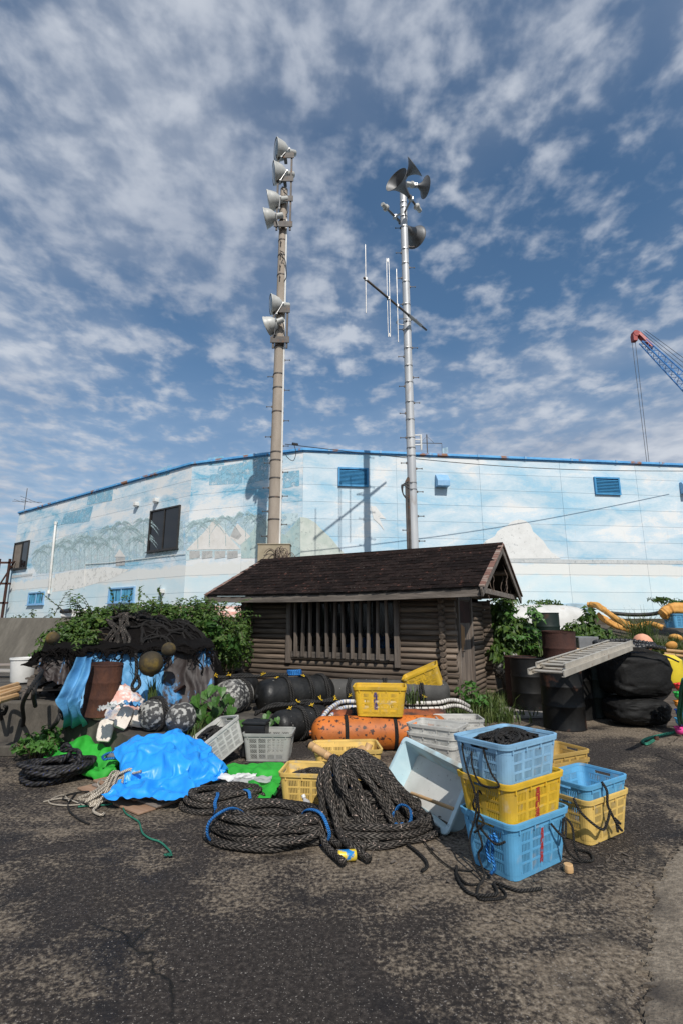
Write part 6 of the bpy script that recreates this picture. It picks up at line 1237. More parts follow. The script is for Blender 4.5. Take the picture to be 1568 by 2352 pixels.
# ------------------------------------------------------------------ tarps and boards
def sim_cloth(c, outline, mound, grow, seed, cell=.026, frames=45, hold=.5):
    """drop a real cloth over a mound and let it buckle; returns a settled triangle mesh in coordinates relative to c"""
    import bmesh
    cl = spline([Vector((p.x-c.x, p.y-c.y, 0))/(1+grow*.42) for p in outline], 12, True)
    xs = [p.x for p in cl]; ys = [p.y for p in cl]; x0, x1, y0, y1 = min(xs)-.02, max(xs)+.02, min(ys)-.02, max(ys)+.02
    def inside(x, y):
        r = False; j = len(cl)-1
        for i in range(len(cl)):
            a, b = cl[i], cl[j]
            if (a.y > y) != (b.y > y) and x < (b.x-a.x)*(y-a.y)/(b.y-a.y)+a.x: r = not r
            j = i
        return r
    nx, ny = int((x1-x0)/cell)+1, int((y1-y0)/cell)+1; idx = {}; vs = []; fs = []
    for j in range(ny):
        for i in range(nx):
            x, y = x0+i*cell+(cell*.5 if j%2 else 0), y0+j*cell
            if inside(x, y): idx[i,j] = len(vs); vs.append((x, y, mound(x, y)+.05+.05*nz(x*6,y*6,seed)+.04*nz(x*14,y*14,seed)))
    for j in range(ny-1):
        for i in range(nx-1):
            a, b, d, e = (i,j), (i+1,j), (i,j+1), (i+1,j+1)
            tris = ((a,b,d),(b,e,d)) if j%2 == 0 else ((a,b,e),(a,e,d))
            for t in tris:
                if all(k in idx for k in t): fs.append(tuple(idx[k] for k in t))
    me = bpy.data.meshes.new('cloth_sim'); me.from_pydata(vs, [], fs); co = bpy.data.objects.new('cloth_sim', me); COL.objects.link(co)
    gm_ = MB(); R = max(x1-x0, y1-y0)*.8; n = 70
    gm_.grid(n, n, lambda u, v: (-R+2*R*u, -R+2*R*v, mound(-R+2*R*u, -R+2*R*v))); gme = bpy.data.meshes.new('cloth_floor'); gme.from_pydata(gm_.v, [], gm_.f); go = bpy.data.objects.new('cloth_floor', gme); COL.objects.link(go)
    cm = go.modifiers.new('col', 'COLLISION'); go.collision.thickness_outer = .006; go.collision.cloth_friction = 30
    mod = co.modifiers.new('cloth', 'CLOTH'); s = mod.settings; s.quality = 6; s.mass = .15; s.tension_stiffness = 20; s.compression_stiffness = 20; s.shear_stiffness = 8; s.bending_stiffness = .03; s.air_damping = 2; s.shrink_min = -grow
    mod.collision_settings.distance_min = .006; mod.collision_settings.collision_quality = 3; mod.collision_settings.use_self_collision = False
    mod.point_cache.frame_start = 1; mod.point_cache.frame_end = frames
    for f in range(1, frames+1): scene.frame_set(f)
    dg = bpy.context.evaluated_depsgraph_get(); ev = co.evaluated_get(dg); em = ev.to_mesh(); P = [v.co.copy() for v in em.vertices]; ev.to_mesh_clear()
    bpy.data.objects.remove(co); bpy.data.objects.remove(go); scene.frame_set(1)
    q_ = lambda p, f, k: (1-min(1, abs(noise.noise(Vector((p.x*f+k, p.y*f*1.4, p.z*f))))*2.2))**1.6      # small sharp creases
    P = [p+Vector((0,-.3,.95))*(.007*q_(p,8,seed)+.004*q_(p,17,seed+3)) for p in P]
    m = MB(); m.v = [tuple(p) for p in P]; m.f = fs; m.uv = [(0,0)]*len(P); return m
def sheet_heap(name, label, mat, c, outline, mound, seed, grow=.28, cell=.026):
    m = sim_cloth(c, outline, mound, grow, seed, cell)
    o = single(m, name, M(mat), label, 'tarpaulin', (c.x,c.y,.012), smooth=True); sm = o.modifiers.new('fold', 'SUBSURF'); sm.levels = 1; sm.render_levels = 1; return o
bt_ = [G(x,y,.03) for x,y in ((247,1843),(262,1805),(272,1765),(300,1748),(345,1742),(400,1742),(455,1752),(495,1765),(522,1785),(500,1800),(470,1806),(445,1822),(405,1838),(375,1842),(345,1838),(300,1843))]
cB = G(372,1790)
sheet_heap('blue_tarpaulin', 'bright blue tarpaulin heaped over a hidden mound on plywood', 'tarp_blue', cB, bt_, lambda x, y: (.26+.05*nz(x*4,y*4,5)+.03*nz(x*9,y*9,2))*max(0,1-((x+.08)/.60)**2-((y-.08)/.38)**2)**.6+.06, 3.1, .45, .019)
g1 = [G(x,y,.02) for x,y in ((132,1726),(160,1708),(198,1697),(250,1698),(300,1716),(296,1740),(272,1768),(228,1776),(200,1765),(172,1752),(145,1742))]
sheet_heap('green_tarpaulin', 'bright green cloth crumpled on the ground beyond the black coil', 'tarp_green', G(215,1736), g1, lambda x, y: (.13+.05*nz(x*6,y*6,1))*max(0,1-(x/.5)**2-(y/.35)**2), 8.2, .8, .019)
g2 = [G(x,y,.02) for x,y in ((518,1778),(560,1770),(610,1768),(652,1766),(650,1800),(645,1845),(620,1846),(585,1832),(555,1806),(530,1792))]
sheet_heap('green_tarpaulin', 'green cloth spread between the lattice crate and yellow crate', 'tarp_green', G(600,1800), g2, lambda x, y: .03*max(0,nz(x*5,y*5,3))+.02, 11.7, .5, .022)
PA = math.atan2(-.63,.80); po = G(178,1814)
for i, (dx, dy, da, w, h, l, mt) in enumerate(((0,0,0,1.02,.92,'lowest plywood sheet under the blue tarp','plywood'),(.06,.10,.05,.98,.86,'second plywood sheet from the bottom under the blue tarp','plywood_gray'),(.0,.14,-.06,.80,.88,'top plywood sheet jutting out left of the blue tarp','plywood'),(.52,.12,.16,.52,.6,'small plywood sheet jutting out towards the rope coil','plywood'))):
    mb = MB(); mb.box((w/2,h/2,.008),(w,h,.014)); e = Vector((math.cos(PA),math.sin(PA))); f_ = Vector((-e.y,e.x)); single(mb, 'plywood_sheet', M(mt), l, 'board', (po.x+e.x*dx+f_.x*dy, po.y+e.y*dx+f_.y*dy, .004+.017*i), PA+da, bev=.002)
for i, (x0,y0,x1,y1) in enumerate(((145,1712,172,1722),(160,1708,186,1716))): mb = MB(); a, b = G(x0,y0,.05), G(x1,y1,.05); mb.tube([a,b], .03, 10); single(mb, 'plastic_pipe', M('galv'), ['left grey pipe end poking out under the green cloth','right grey pipe end poking out under the green cloth'][i], 'pipe', smooth=40)
rope('blue_line', 'small loop of blue rope lying on the green cloth', [G(x,y,.20) for x,y in ((238,1736),(250,1730),(272,1728),(286,1735),(278,1740),(255,1742),(240,1744),(236,1738)) ], .012, 'rope_blue')
mb = MB(); mb.tube([G(248,1736,.17),G(290,1742,.17)], .03, 10); single(mb, 'grey_pipe', M('galv'), 'grey pipe lying on the green cloth through the blue loop', 'pipe', smooth=40)
for i, (x,y) in enumerate(((545,1795),(580,1802))):
    mb = MB(); p = G(x,y,.06); mb.grid(14, 10, lambda u, v: (.34*(u-.5), .16*(v-.5), .03+.03*nz(u*5,v*4,i)+.02*ridge(u*4,v*4))); single(mb, 'plastic_sheet', M('pvc_white' if i == 0 else 'film'), ['grey white plastic scrap on the second green cloth','clear plastic scrap beside it on the green cloth'][i], 'scrap', p, smooth=True)
# can, bottle, scraps, pebbles
p = G(796,1978); cn = thing('drink_can', 'blue and yellow drink can lying by the rope mound', 'can', (p.x,p.y,.033), rot=(0,PI/2,R_(8))); mb = MB(); mb.lathe([(.025,-.058),(.033,-.052),(.033,.050),(.027,.060)], 20); part(mb, 'body', M('can_print'), cn, smooth=40)
for s in (-1,1): mb = MB(); mb.lathe([(.0265,0),(.024,.002*s),(.022,-.004*s),(.001,-.004*s)], 20, Matrix.Translation((0,0,.0585*s))); part(mb, 'end', M('galv'), cn, smooth=40)
p = G(700,1835,.16); bo = thing('plastic_bottle', 'small clear bottle with white cap stuck in the front coil', 'bottle', p, rot=(R_(-30),R_(-30),0)); mb = MB(); mb.lathe([(.001,-.12),(.03,-.12),(.032,-.1),(.032,-.03),(.012,.0),(.012,.01)], 16); part(mb, 'body', M('film'), bo, smooth=40); mb = MB(); mb.lathe([(.015,.008),(.016,.03),(.001,.03)], 14); part(mb, 'cap', M('pvc_white'), bo, smooth=40)
for i, (x,y,mt,l) in enumerate(((1305,2003,'bamboo','short brown bamboo offcut on the asphalt right of the stack'),(545,1902,'raw_wood','small broken wood chip beside the front rope coil'),(1507,1700,'rust','flat rusty scrap on the asphalt by the green rope'))):
    p = G(x,y); mb = MB(); mb.lathe([(.001,0),(.028,0),(.03,.02),(.028,.045),(.001,.045)], 9); single(mb, 'offcut', M(mt), l, 'scrap', p, i, bev=.003)
mb = MB(); r5 = random.Random(14)
for i in range(900):
    x = r5.uniform(-3.5,4.5); y = 1.6+8*r5.random()**1.2; s = r5.uniform(.002,.006)
    mb.lathe([(.001,-s*.3),(s,0),(s*.8,s*.6),(.001,s*.8)], 5, Matrix.Translation((x,y,.003)) @ Matrix.Rotation(r5.random()*6,4,'Z'))
o = link('pebbles', mb.mesh('pebbles', M('concrete'))); o['kind'] = 'stuff'; o['label'] = 'scattered pebbles and grit on the asphalt'
# ragged litter gathered among the gear
lr_ = random.Random(61); mb = MB()
for i in range(260):
    x, y = lr_.choice(((-2.2,4.9),(-1.0,5.3),(-.3,5.7),(.6,5.9),(1.4,5.2),(-.4,4.4),(.9,4.4),(2.4,5.4),(-2.6,5.6),(2.9,7.6),(.3,3.7),(1.4,3.4))); x += lr_.gauss(0,.4); y += lr_.gauss(0,.35); a = lr_.random()*6.28; L = lr_.uniform(.01,.05)
    mb.box((0,0,.003),(L,L*lr_.uniform(.1,.5),.004), Matrix.Translation((x,y,.006)) @ Matrix.Rotation(a,4,'Z') @ Matrix.Rotation(lr_.uniform(-.3,.3),4,'X'))
for i in range(60):
    x, y = lr_.uniform(-2.6,2.4), lr_.uniform(3.6,6.2); p = [Vector((x,y,.008))]; a = lr_.random()*6.28
    for k in range(6): a += lr_.uniform(-.9,.9); p.append(p[-1]+Vector((math.cos(a),math.sin(a),0))*.03)
    mb.tube(spline(p,2), .0025, 4)
o = link('litter', mb.mesh('litter', M('old_wood'))); o['kind'] = 'stuff'; o['label'] = 'chips, fibres and scraps littered around the gear'
# ------------------------------------------------------------------ right side: drums, ladder, bags
DR = .292; DH = .885; dg = 'steel drums right of the shed'
q = G(1305,1676); drum('steel_drum', 'nearest black steel drum under the ladder', (q.x,q.y+.12,.0), DR, DH, 'drum_black', group=dg)
q = G(1228,1640); d2 = Vector((q.x+.02,q.y+.25,0)); drum('steel_drum', 'black steel drum nearest the shed door', (d2.x,d2.y,.0), DR, DH*1.0, 'drum_black', (0,0,1), group=dg)
q = G(1345,1655); drum('steel_drum', 'black drum half hidden between the nearest drum and green drum', (q.x-.05,q.y+.25,.0), DR, DH, 'drum_black', (0,0,2), group=dg)
q = G(1382,1648); drum('steel_drum', 'dark green drum beside the black bags', (q.x+.02,q.y+.15,.0), DR, DH, 'drum_green', (0,0,.5), lid=False, group=dg)
q = YP(1262,1500,11.4); drum('steel_drum', 'dark green drum standing highest on the bank by the boat', (q.x,11.5,.80), DR, DH, 'drum_green', (0,0,3), group=dg)
q = YP(1286,1505,9.5); drum('steel_drum', 'open rusty brown drum with ragged rim behind the ladder', (q.x,9.55,.44), DR*1.0, DH, 'rust_dark', (.02,-.02,1), lid=False, rough_top=True, group=dg)
q = YP(1190,1560,9.35); drum('steel_drum', 'dark drum squeezed in shadow against the shed corner side', (q.x+.05,9.35,.0), DR*.95, DH, 'rust_dark', (0,0,2), group=dg)
mb = MB(); mb.box((0,0,.3),(.45,.4,.6)); q = YP(1337,1480,10.3); single(mb, 'grey_box', M('galv'), 'grey metal box behind the open rusty drum', 'box', (q.x,10.3,.6), .2, bev=.01)
# extension ladder lying on the drums
P1 = G(1212,1549,.91); P2 = G(1264,1578,.91); Q1 = G(1392,1488,1.10)
ld = thing('ladder', 'aluminium extension ladder lying across the drums and black bag', 'ladder', P1); 
ax = (Q1-P1); Ld = ax.length; ax.normalize(); sd = Vector((-ax.y,ax.x,0)).normalized()*-1; upv = sd.cross(ax).normalized()
if upv.z < 0: upv = -upv
for lev, (w, zo, l0, l1) in enumerate(((.40,.03,.0,Ld-.05),(.33,.085,.15,Ld))):
    for s in (-1, 1):
        mb = MB(); c = sd*(.20+s*w/2)+upv*zo; mb.bar(ax*l0+c, ax*l1+c, .012, .065, upv); mb.bar(ax*l0+c+upv*.03-sd*s*.012, ax*l1+c+upv*.03-sd*s*.012, .028, .008, upv); mb.bar(ax*l0+c-upv*.03-sd*s*.012, ax*l1+c-upv*.03-sd*s*.012, .028, .008, upv); part(mb, 'rail', M('alu'), ld)
    n = int((l1-l0)/.21)
    for i in range(n): mb = MB(); k = l0+.1+(l1-l0-.2)*i/(n-1); c = ax*k+upv*zo; mb.tube([c+sd*(.2-w/2+.006), c+sd*(.2+w/2-.006)], .017, 8); part(mb, 'rung', M('alu'), ld, smooth=40)
# black bags
def bag(name, label, loc, dims, seed, neck=None, sq=.75, rz=0):
    t = thing(name, label, 'bag', loc, rz, 'black rubbish sacks by the drums'); mb = MB()
    def fn(u, v):
        a = 2*PI*u; b = PI*(v-.5); cu = lambda c, e: math.copysign(abs(c)**e, c); x = cu(math.cos(b),sq)*cu(math.cos(a),sq); y = cu(math.cos(b),sq)*cu(math.sin(a),sq); z = cu(math.sin(b),sq)
        if neck: d = (Vector((x,y,z)).normalized()-Vector(neck)).length; pk = math.exp(-(d/.45)**2); w = .10*pk*math.sin(14*math.atan2(z-neck[2], x-neck[0]))
        else: w = 0; pk = 0
        k = 1 + .05*nz(x*2.2,y*2.2,z*2.2+seed) - .06*abs(nz(x*3+seed,y*3,z*3)) - .05*abs(nz(x*6+seed,y*6,z*9)) + .03*abs(nz(x*13,y*13,z*13+seed)) + w*.35 - .12*pk
        return (x*k*dims[0]/2, y*k*dims[1]/2, dims[2]/2+z*k*dims[2]/2)
    mb.grid(90, 60, fn, closed=True); part(mb, 'sack', M('bag_black'), t, smooth=True)
    if neck:
        n_ = Vector((neck[0]*dims[0]/2*.86, neck[1]*dims[1]/2*.9, dims[2]/2+neck[2]*dims[2]/2*.9)); mb = MB(); r_ = random.Random(seed)
        for i in range(9): d = Vector((r_.uniform(-1,1), -.6, r_.uniform(-1,1)))*.07; mb.tube(spline([n_, n_+d*.5+Vector((0,-.03,0)), n_+d+Vector((0,0,-.03))], 4), .014, 5)
        part(mb, 'tied_neck', M('bag_black'), t, smooth=True)
    return t
q = G(1490,1676); bag('black_bag', 'bulging black sack tied at its neck, lying on the ground', (q.x+.05,q.y+.36,.0), (.90,.74,.42), 3, neck=(.32,-.93,-.1))
bag('black_bag', 'big square black bulk bag on top of the tied sack', (q.x+.10,q.y+.42,.40), (.88,.78,.66), 7, sq=.45)
t = thing('corrugated_hose', 'black corrugated hose coiled on top of the big black bag', 'hose', (q.x,q.y+.4,1.04)); mb = MB()
hp = spline([(.55,-.1,.05),(.2,-.25,.10),(-.15,-.2,.12),(-.4,.0,.12),(-.3,.2,.14),(.1,.15,.16),(.4,.0,.12),(.3,-.2,.10),(-.1,-.3,.07),(-.5,-.1,.08)], 30)
mb.tube(hp, [.034+.007*math.sin(i*1.3) for i in range(len(hp))], 9); part(mb, 'hose_wall', M('black_plastic'), t, smooth=True)
mb = MB(); 
for k in range(3): mb.tube(spline([(-.45,-.38,-.1),(-.1,-.42,.04+.02*k),(.3,-.42,-.02),(.55,-.4,-.12)],6), .012, 5)
part(mb, 'cord', M('rope_thin'), t)
ball('foam_float', 'pinkish round foam float lying behind the black bags', YP(1475,1477,9.6), .17, 'pink_foam', 'float', knob=False)
# yellow container and bright plastic balls at the right edge
q = G(1548,1560,.72); yc = thing('yellow_container', 'yellow plastic container with brown screw lid at the right edge', 'container', (q.x+.05,8.0,.62)); mb = MB(); mb.lathe([(.001,0),(.14,0),(.16,.03),(.16,.26),(.12,.33),(.06,.35),(.06,.38)], 20); part(mb, 'body', M('ball_yellow'), yc, smooth=40); mb = MB(); mb.lathe([(.10,.37),(.11,.38),(.10,.47),(.06,.50),(.001,.51)], 18); part(mb, 'lid', M('bamboo'), yc, smooth=40)
mb = MB(); mb.lathe([(.001,0),(.17,0),(.19,.05),(.19,.33),(.10,.40),(.001,.41)], 20); single(mb, 'yellow_drum', M('ball_yellow'), 'second yellow container cut off by the right edge', 'container', (q.x+.36,7.9,.60), smooth=40)
mb = MB(); mb.box((0,0,.3),(.75,.5,.6)); single(mb, 'wooden_box', M('old_wood'), 'dark wooden box under the yellow containers', 'box', (q.x+.28,8.05,.0), .1, bev=.01)
bc = ['pink','red','yellow','orange','skyblue','green','blue']; r6 = random.Random(4); k = 0
nm = {}
for i in range(6):
    for j in range(3):
        c = bc[(i*3+j*2+r6.randrange(3))%7]; nm[c] = nm.get(c, 0)+1
        p = G(1560+j*12+r6.uniform(-3,3), 1668-i*19+r6.uniform(-4,4), .08+.11*i); p.y = 7.15+.06*j; p.x = (1560+j*12+r6.uniform(-2,2)-784)/FPX*(p.y*cP+(p.z-EYE)*sP)
        row = ['bottom','second','third','fourth','fifth','top'][i]; col = ['leftmost','middle','rightmost'][j]
        mb = MB(); s = .058; mb.lathe([(s*math.sin(PI*a/10), -s*math.cos(PI*a/10)) for a in range(11)], 14)
        for w in range(5): mb.lathe([(s*.25,0),(s*.55,s*.35),(s*.2,s*.5)], 7, Matrix.Rotation(w*1.256,4,'Z') @ Matrix.Translation((s*.8,0,s*.3)))
        single(mb, 'plastic_ball', M('ball_'+c), f'{col} {c.replace("skyblue","sky blue")} plastic ball in the {row} row of the hanging net', 'ball', p, r6.random()*6, smooth=True, group='bright plastic balls at the right edge')
# things on the bank
q = YP(1245,1432,13.0); boat('upturned_boat', 'white upturned dinghy lying on the bank behind the green drum', (q.x,13.2,1.32), .05, 2.6, 1.3, .60, 'boat_white')
mb = MB(); mb.box((0,0,.3),(.9,.6,.6)); q = YP(1310,1430,14.0); single(mb, 'cyan_box', M('plastic_ltblue'), 'pale cyan fish box standing beside the white dinghy', 'box', (q.x,14.1,1.38), -.1, bev=.02)
def roll(label, ctrl, r, seed):
    mb = MB(); sp = spline(ctrl, 14); mb.tube(sp, [r*(.85+.22*nz(i*.35,seed)) for i in range(len(sp))], 20, mod=lambda u, v: 1+.12*math.sin(v*6.28*2+u*.5)+.08*math.sin(v*6.28*5-u*.9)+.06*nz(u*2,v*9,seed)); return single(mb, 'cloth_roll', M('cloth_yellow'), label, 'cloth roll', smooth=True, group='yellow cloth rolls on the bank')
roll('long yellow cloth roll sloping down from the cyan box', [YP(1350,1390,13.6),YP(1368,1390,13.4),YP(1390,1404,13.0),YP(1415,1422,12.7),YP(1445,1438,12.5)], .085, 1); roll('lower yellow cloth roll lying in the grass on the bank', [YP(1430,1436,12.6),YP(1460,1440,12.4),YP(1490,1432,12.3),YP(1520,1442,12.2)], .075, 2); roll('short yellow cloth roll bunched under the long one', [YP(1372,1412,13.4),YP(1392,1426,13.2),YP(1420,1440,13.0),YP(1450,1448,12.9)], .085, 3); roll('yellow cloth bundle heaped in the blue crate at right edge', [YP(1520,1412,12.4),YP(1535,1402,12.4),YP(1560,1398,12.4),YP(1600,1404,12.4)], .16, 4)
q = YP(1556,1440,12.4); CS.place('blue crate of yellow cloth on the bank at the right edge', (q.x+.1,12.45,q.z-.02), R_(3), 'plastic_blue', scale=1.15)
mb = MB(); p = YP(1490,1416,13.2); mb.tube(spline([YP(1400,1408,13.8),YP(1450,1412,13.6),YP(1500,1410,13.4),YP(1530,1400,13.2)], 8), .05, 8); single(mb, 'black_hose', M('black_plastic'), 'black hose lying over the cloth rolls on the bank', 'hose', smooth=True)
for i, (x0,y0,x1,y1) in enumerate(((1530,1494,1600,1500),(1525,1502,1600,1512),(1270,1488,1420,1500))): mb = MB(); a, b = YP(x0,y0,9.9), YP(x1,y1,9.6); mb.tube([a,b], .03, 8); single(mb, 'bamboo_pole', M('bamboo'), ['upper bamboo pole on the bank at the right edge','lower bamboo pole on the bank at the right edge','long bamboo pole lying in the grass behind the rusty drum'][i], 'pole', smooth=40)
ball('foam_float', 'pale yellow foam float at the right end of the grass', YP(1550,1466,11.5), .14, 'cloth_yellow', 'float', sq=.6, knob=False); ball('foam_float', 'pale foam float beside the bamboo poles on the bank', YP(1540,1484,10.6), .12, 'cloth_yellow', 'float', sq=.6, knob=False)
q = YP(1150,1525,11.2); ball('net_buoy', 'upper dark mottled net float right of the shed', Vector((q.x+.05,11.1,.62)), .34, 'float_white', 'float'); ball('net_buoy', 'lower dark mottled float in shade right of the shed', Vector((q.x+.1,10.55,.25)), .30, 'float_black', 'float')
# ------------------------------------------------------------------ plants
vr = random.Random(99)
def leaf(mb, p, d, n, L, W, fold=.25):
    d = d.normalized(); s = d.cross(n)
    if s.length < 1e-3: s = d.cross(Vector((.3,.9,.2)))
    s.normalize(); n = s.cross(d); o = len(mb.v); dr = -n*L*.18
    mb.v += [tuple(p), tuple(p+d*L*.38+s*W*.5+n*W*fold), tuple(p+d*L+dr), tuple(p+d*L*.38-s*W*.5+n*W*fold), tuple(p+d*L*.45)]; mb.f += [(o,o+1,o+4),(o+1,o+2,o+4),(o,o+4,o+3),(o+4,o+2,o+3)]; mb.uv += [(0,0)]*5
def clump(mb, c, rad, n, L, r_, up=.5, droop=0.):
    c = Vector(c)
    for i in range(n):
        v = Vector((r_.gauss(0,1),r_.gauss(0,1),r_.gauss(0,1))).normalized(); k = r_.random()**.38; q = c+Vector((v.x*rad[0],v.y*rad[1],v.z*rad[2]))*k*(1+.18*nz(v.x*2+c.x,v.y*2,v.z*2))
        nrm = (v+Vector((0,-.2,up))+Vector((r_.uniform(-.6,.6),r_.uniform(-.6,.6),r_.uniform(-.6,.6)))).normalized(); d = Vector((r_.uniform(-1,1),r_.uniform(-1,1),r_.uniform(-.6,.5)-droop)); d = d-nrm*d.dot(nrm)*.8
        if d.length < .1: continue
        l = L*r_.uniform(.6,1.25); leaf(mb, q, d, nrm, l, l*.62)
def bush(name, label, base, clumps, L, mat, stems=6, cat='bush', droop=0., twig=True):
    t = thing(name, label, cat, base); b = Vector(base); mb = MB(); st = MB()
    for (c, rad, n) in clumps:
        c = Vector(c); clump(mb, c-b, rad, n, L, vr, droop=droop)
        if twig:
            for i in range(stems):
                e = c-b+Vector((vr.uniform(-.6,.6)*rad[0],vr.uniform(-.6,.6)*rad[1],vr.uniform(-.3,.8)*rad[2])); s0 = Vector((e.x*.5,e.y*.5,min(0,e.z-.2))); st.tube(spline([s0, s0.lerp(e,.5)+Vector((vr.uniform(-.1,.1),vr.uniform(-.1,.1),.05)), e], 4), [.010-.0007*k for k in range(9)], 5)
    part(mb, 'foliage', M(mat), t, stuff=True)
    if twig: part(st, 'stem', M('stem'), t, stuff=True)
    return t
def sprays(root, spots, L, mat, n=1):
    """stray shoots with leaves along them, breaking the outline"""
    b = Vector(root.location); mb = MB(); st = MB()
    for (p, d, ln) in spots:
        p = Vector(p)-b; d = Vector(d).normalized(); pts = [p]
        for k in range(7): d = (d+Vector((vr.uniform(-.25,.25),vr.uniform(-.25,.25),-.10+vr.uniform(-.1,.1)))).normalized(); pts.append(pts[-1]+d*ln/7)
        st.tube(pts, [.006-.0006*k for k in range(8)], 4)
        for k in range(1, 8):
            for s in (-1, 1): leaf(mb, pts[k], (d.cross(Vector((0,0,1)))*s+d*.6+Vector((0,0,vr.uniform(-.5,.2)))), Vector((vr.uniform(-.4,.4),-.4,.8)), L*vr.uniform(.5,1.2), L*.6*vr.uniform(.6,1.1))
    part(mb, 'spray_leaf', M(mat), root, stuff=True); part(st, 'spray_stem', M('stem'), root, stuff=True)
def C(x, y, Y): return YP(x, y, Y)
bush('vine', 'leafy green vine creeping over the top of the net heap', (-2.9,7.9,1.2), [(C(118,1470,6.85),(.20,.15,.10),160),(C(150,1462,6.9),(.28,.2,.14),300),(C(175,1440,7.05),(.30,.2,.14),330),(C(150,1490,6.75),(.22,.10,.08),170),(C(195,1468,6.85),(.22,.14,.14),230),(C(185,1492,6.75),(.16,.1,.10),120),(C(215,1415,7.5),(.30,.25,.13),300),(C(258,1410,7.7),(.34,.25,.13),330),(C(300,1404,8.1),(.32,.25,.12),300),(C(345,1402,8.2),(.36,.25,.16),400),(C(378,1412,8.2),(.30,.2,.16),300),(C(230,1430,7.2),(.25,.15,.10),150)], .075, 'leaf', 5, 'vine')
bush('bush', 'dense dark green creeper thicket between the net heap and shed', (-2.2,9.4,.3), [(C(400,1420,9.2),(.45,.5,.35),700),(C(440,1425,9.3),(.5,.5,.42),850),(C(470,1400,9.6),(.35,.4,.22),420),(C(480,1450,9.2),(.5,.5,.40),850),(C(520,1460,9.6),(.42,.5,.38),700),(C(540,1490,9.7),(.35,.4,.38),600),(C(505,1500,9.2),(.40,.4,.32),600),(C(430,1465,8.9),(.45,.4,.30),600),(C(552,1440,10.1),(.22,.3,.35),350),(C(470,1490,9.0),(.40,.35,.25),450)], .085, 'leaf', 8)
mb = MB()
for i in range(14): clump(mb, C(415+vr.uniform(-30,140),1402+vr.uniform(0,80),8.75), (.14,.08,.1), 14, .15, vr, droop=.4)
part(mb, 'large_leaf', M('leaf_bright'), bpy.data.objects['bush'], stuff=True, m=Vector((2.2,-9.4,-.3)))
bush('hanging_creeper', 'thin creeper hanging on the left corner of the shed', (-2.0,10.55,1.0), [(C(572,1400,10.2),(.06,.06,.30),70),(C(570,1440,10.2),(.08,.08,.3),90),(C(548,1400,10.1),(.06,.05,.12),24),(C(570,1480,10.15),(.1,.1,.3),90)], .08, 'leaf_dark', 3, 'vine')
bush('tree', 'broad leaved shrub growing behind the right gable of the shed', (4.0,11.6,.4), [(C(1140,1420,11.3),(.26,.4,.42),240),(C(1158,1395,11.5),(.24,.3,.30),170),(C(1155,1450,11.2),(.36,.4,.40),330),(C(1180,1470,11.2),(.34,.35,.32),280),(C(1200,1445,11.4),(.26,.3,.28),200),(C(1150,1500,11.0),(.3,.3,.25),180),(C(1215,1480,11.2),(.22,.3,.25),150)], .20, 'leaf', 6, 'shrub', droop=.7)
bush('shrub', 'upright broad leaved weed beside the cyan box on the bank', (5.6,11.8,1.0), [(C(1350,1412,11.6),(.16,.2,.20),60),(C(1345,1445,11.5),(.30,.3,.25),150),(C(1318,1445,11.5),(.22,.2,.2),90),(C(1375,1460,11.3),(.35,.3,.18),170),(C(1330,1470,11.0),(.4,.3,.16),170)], .17, 'leaf', 6, 'shrub', droop=.5)
bush('creeper', 'creeper sprays sticking up behind the white dinghy', (4.9,13.6,1.5), [(C(1240,1383,13.2),(.35,.1,.05),50),(C(1275,1392,13.2),(.30,.1,.06),50),(C(1265,1385,13.1),(.3,.1,.08),40)], .11, 'leaf', 4, 'vine')
bush('creeper', 'creeper spray drooping before the wall at the right edge', (9,13.2,1.5), [(C(1520,1377,12.6),(.30,.1,.05),60),(C(1550,1384,12.6),(.30,.1,.10),80),(C(1505,1376,12.6),(.2,.1,.03),30)], .10, 'leaf', 4, 'vine')
vine_ = bpy.data.objects['vine']; bush_ = bpy.data.objects['bush']
sprays(vine_, [(C(x,y,7.4),(vr.uniform(-.6,.6),-.3,vr.uniform(.4,1)),vr.uniform(.2,.45)) for x, y in [(vr.uniform(120,400),1408+vr.uniform(-6,8)) for _ in range(22)]]+[(C(x,y,6.7),(vr.uniform(-.6,.6),-.8,vr.uniform(-.3,.3)),vr.uniform(.2,.4)) for x, y in ((120,1478),(140,1488),(165,1490),(190,1484),(215,1470),(235,1450),(135,1470),(175,1496))], .075, 'leaf')
sprays(bush_, [(C(x,y,9.2),(vr.uniform(-.6,.6),-.4,vr.uniform(.2,1)),vr.uniform(.25,.5)) for x, y in [(vr.uniform(380,560),vr.uniform(1398,1440)) for _ in range(22)]]+[(C(vr.uniform(400,565),vr.uniform(1440,1510),8.8),(vr.uniform(-.6,.6),-.9,vr.uniform(-.6,.3)),.35) for _ in range(14)], .09, 'leaf')
tree_ = bpy.data.objects['tree']
sprays(tree_, [(C(x,y,11.1),(vr.uniform(-.3,.8),-.4,vr.uniform(-.2,.8)),vr.uniform(.3,.6)) for x, y in [(vr.uniform(1135,1220),vr.uniform(1385,1500)) for _ in range(16)]], .15, 'leaf_bright')
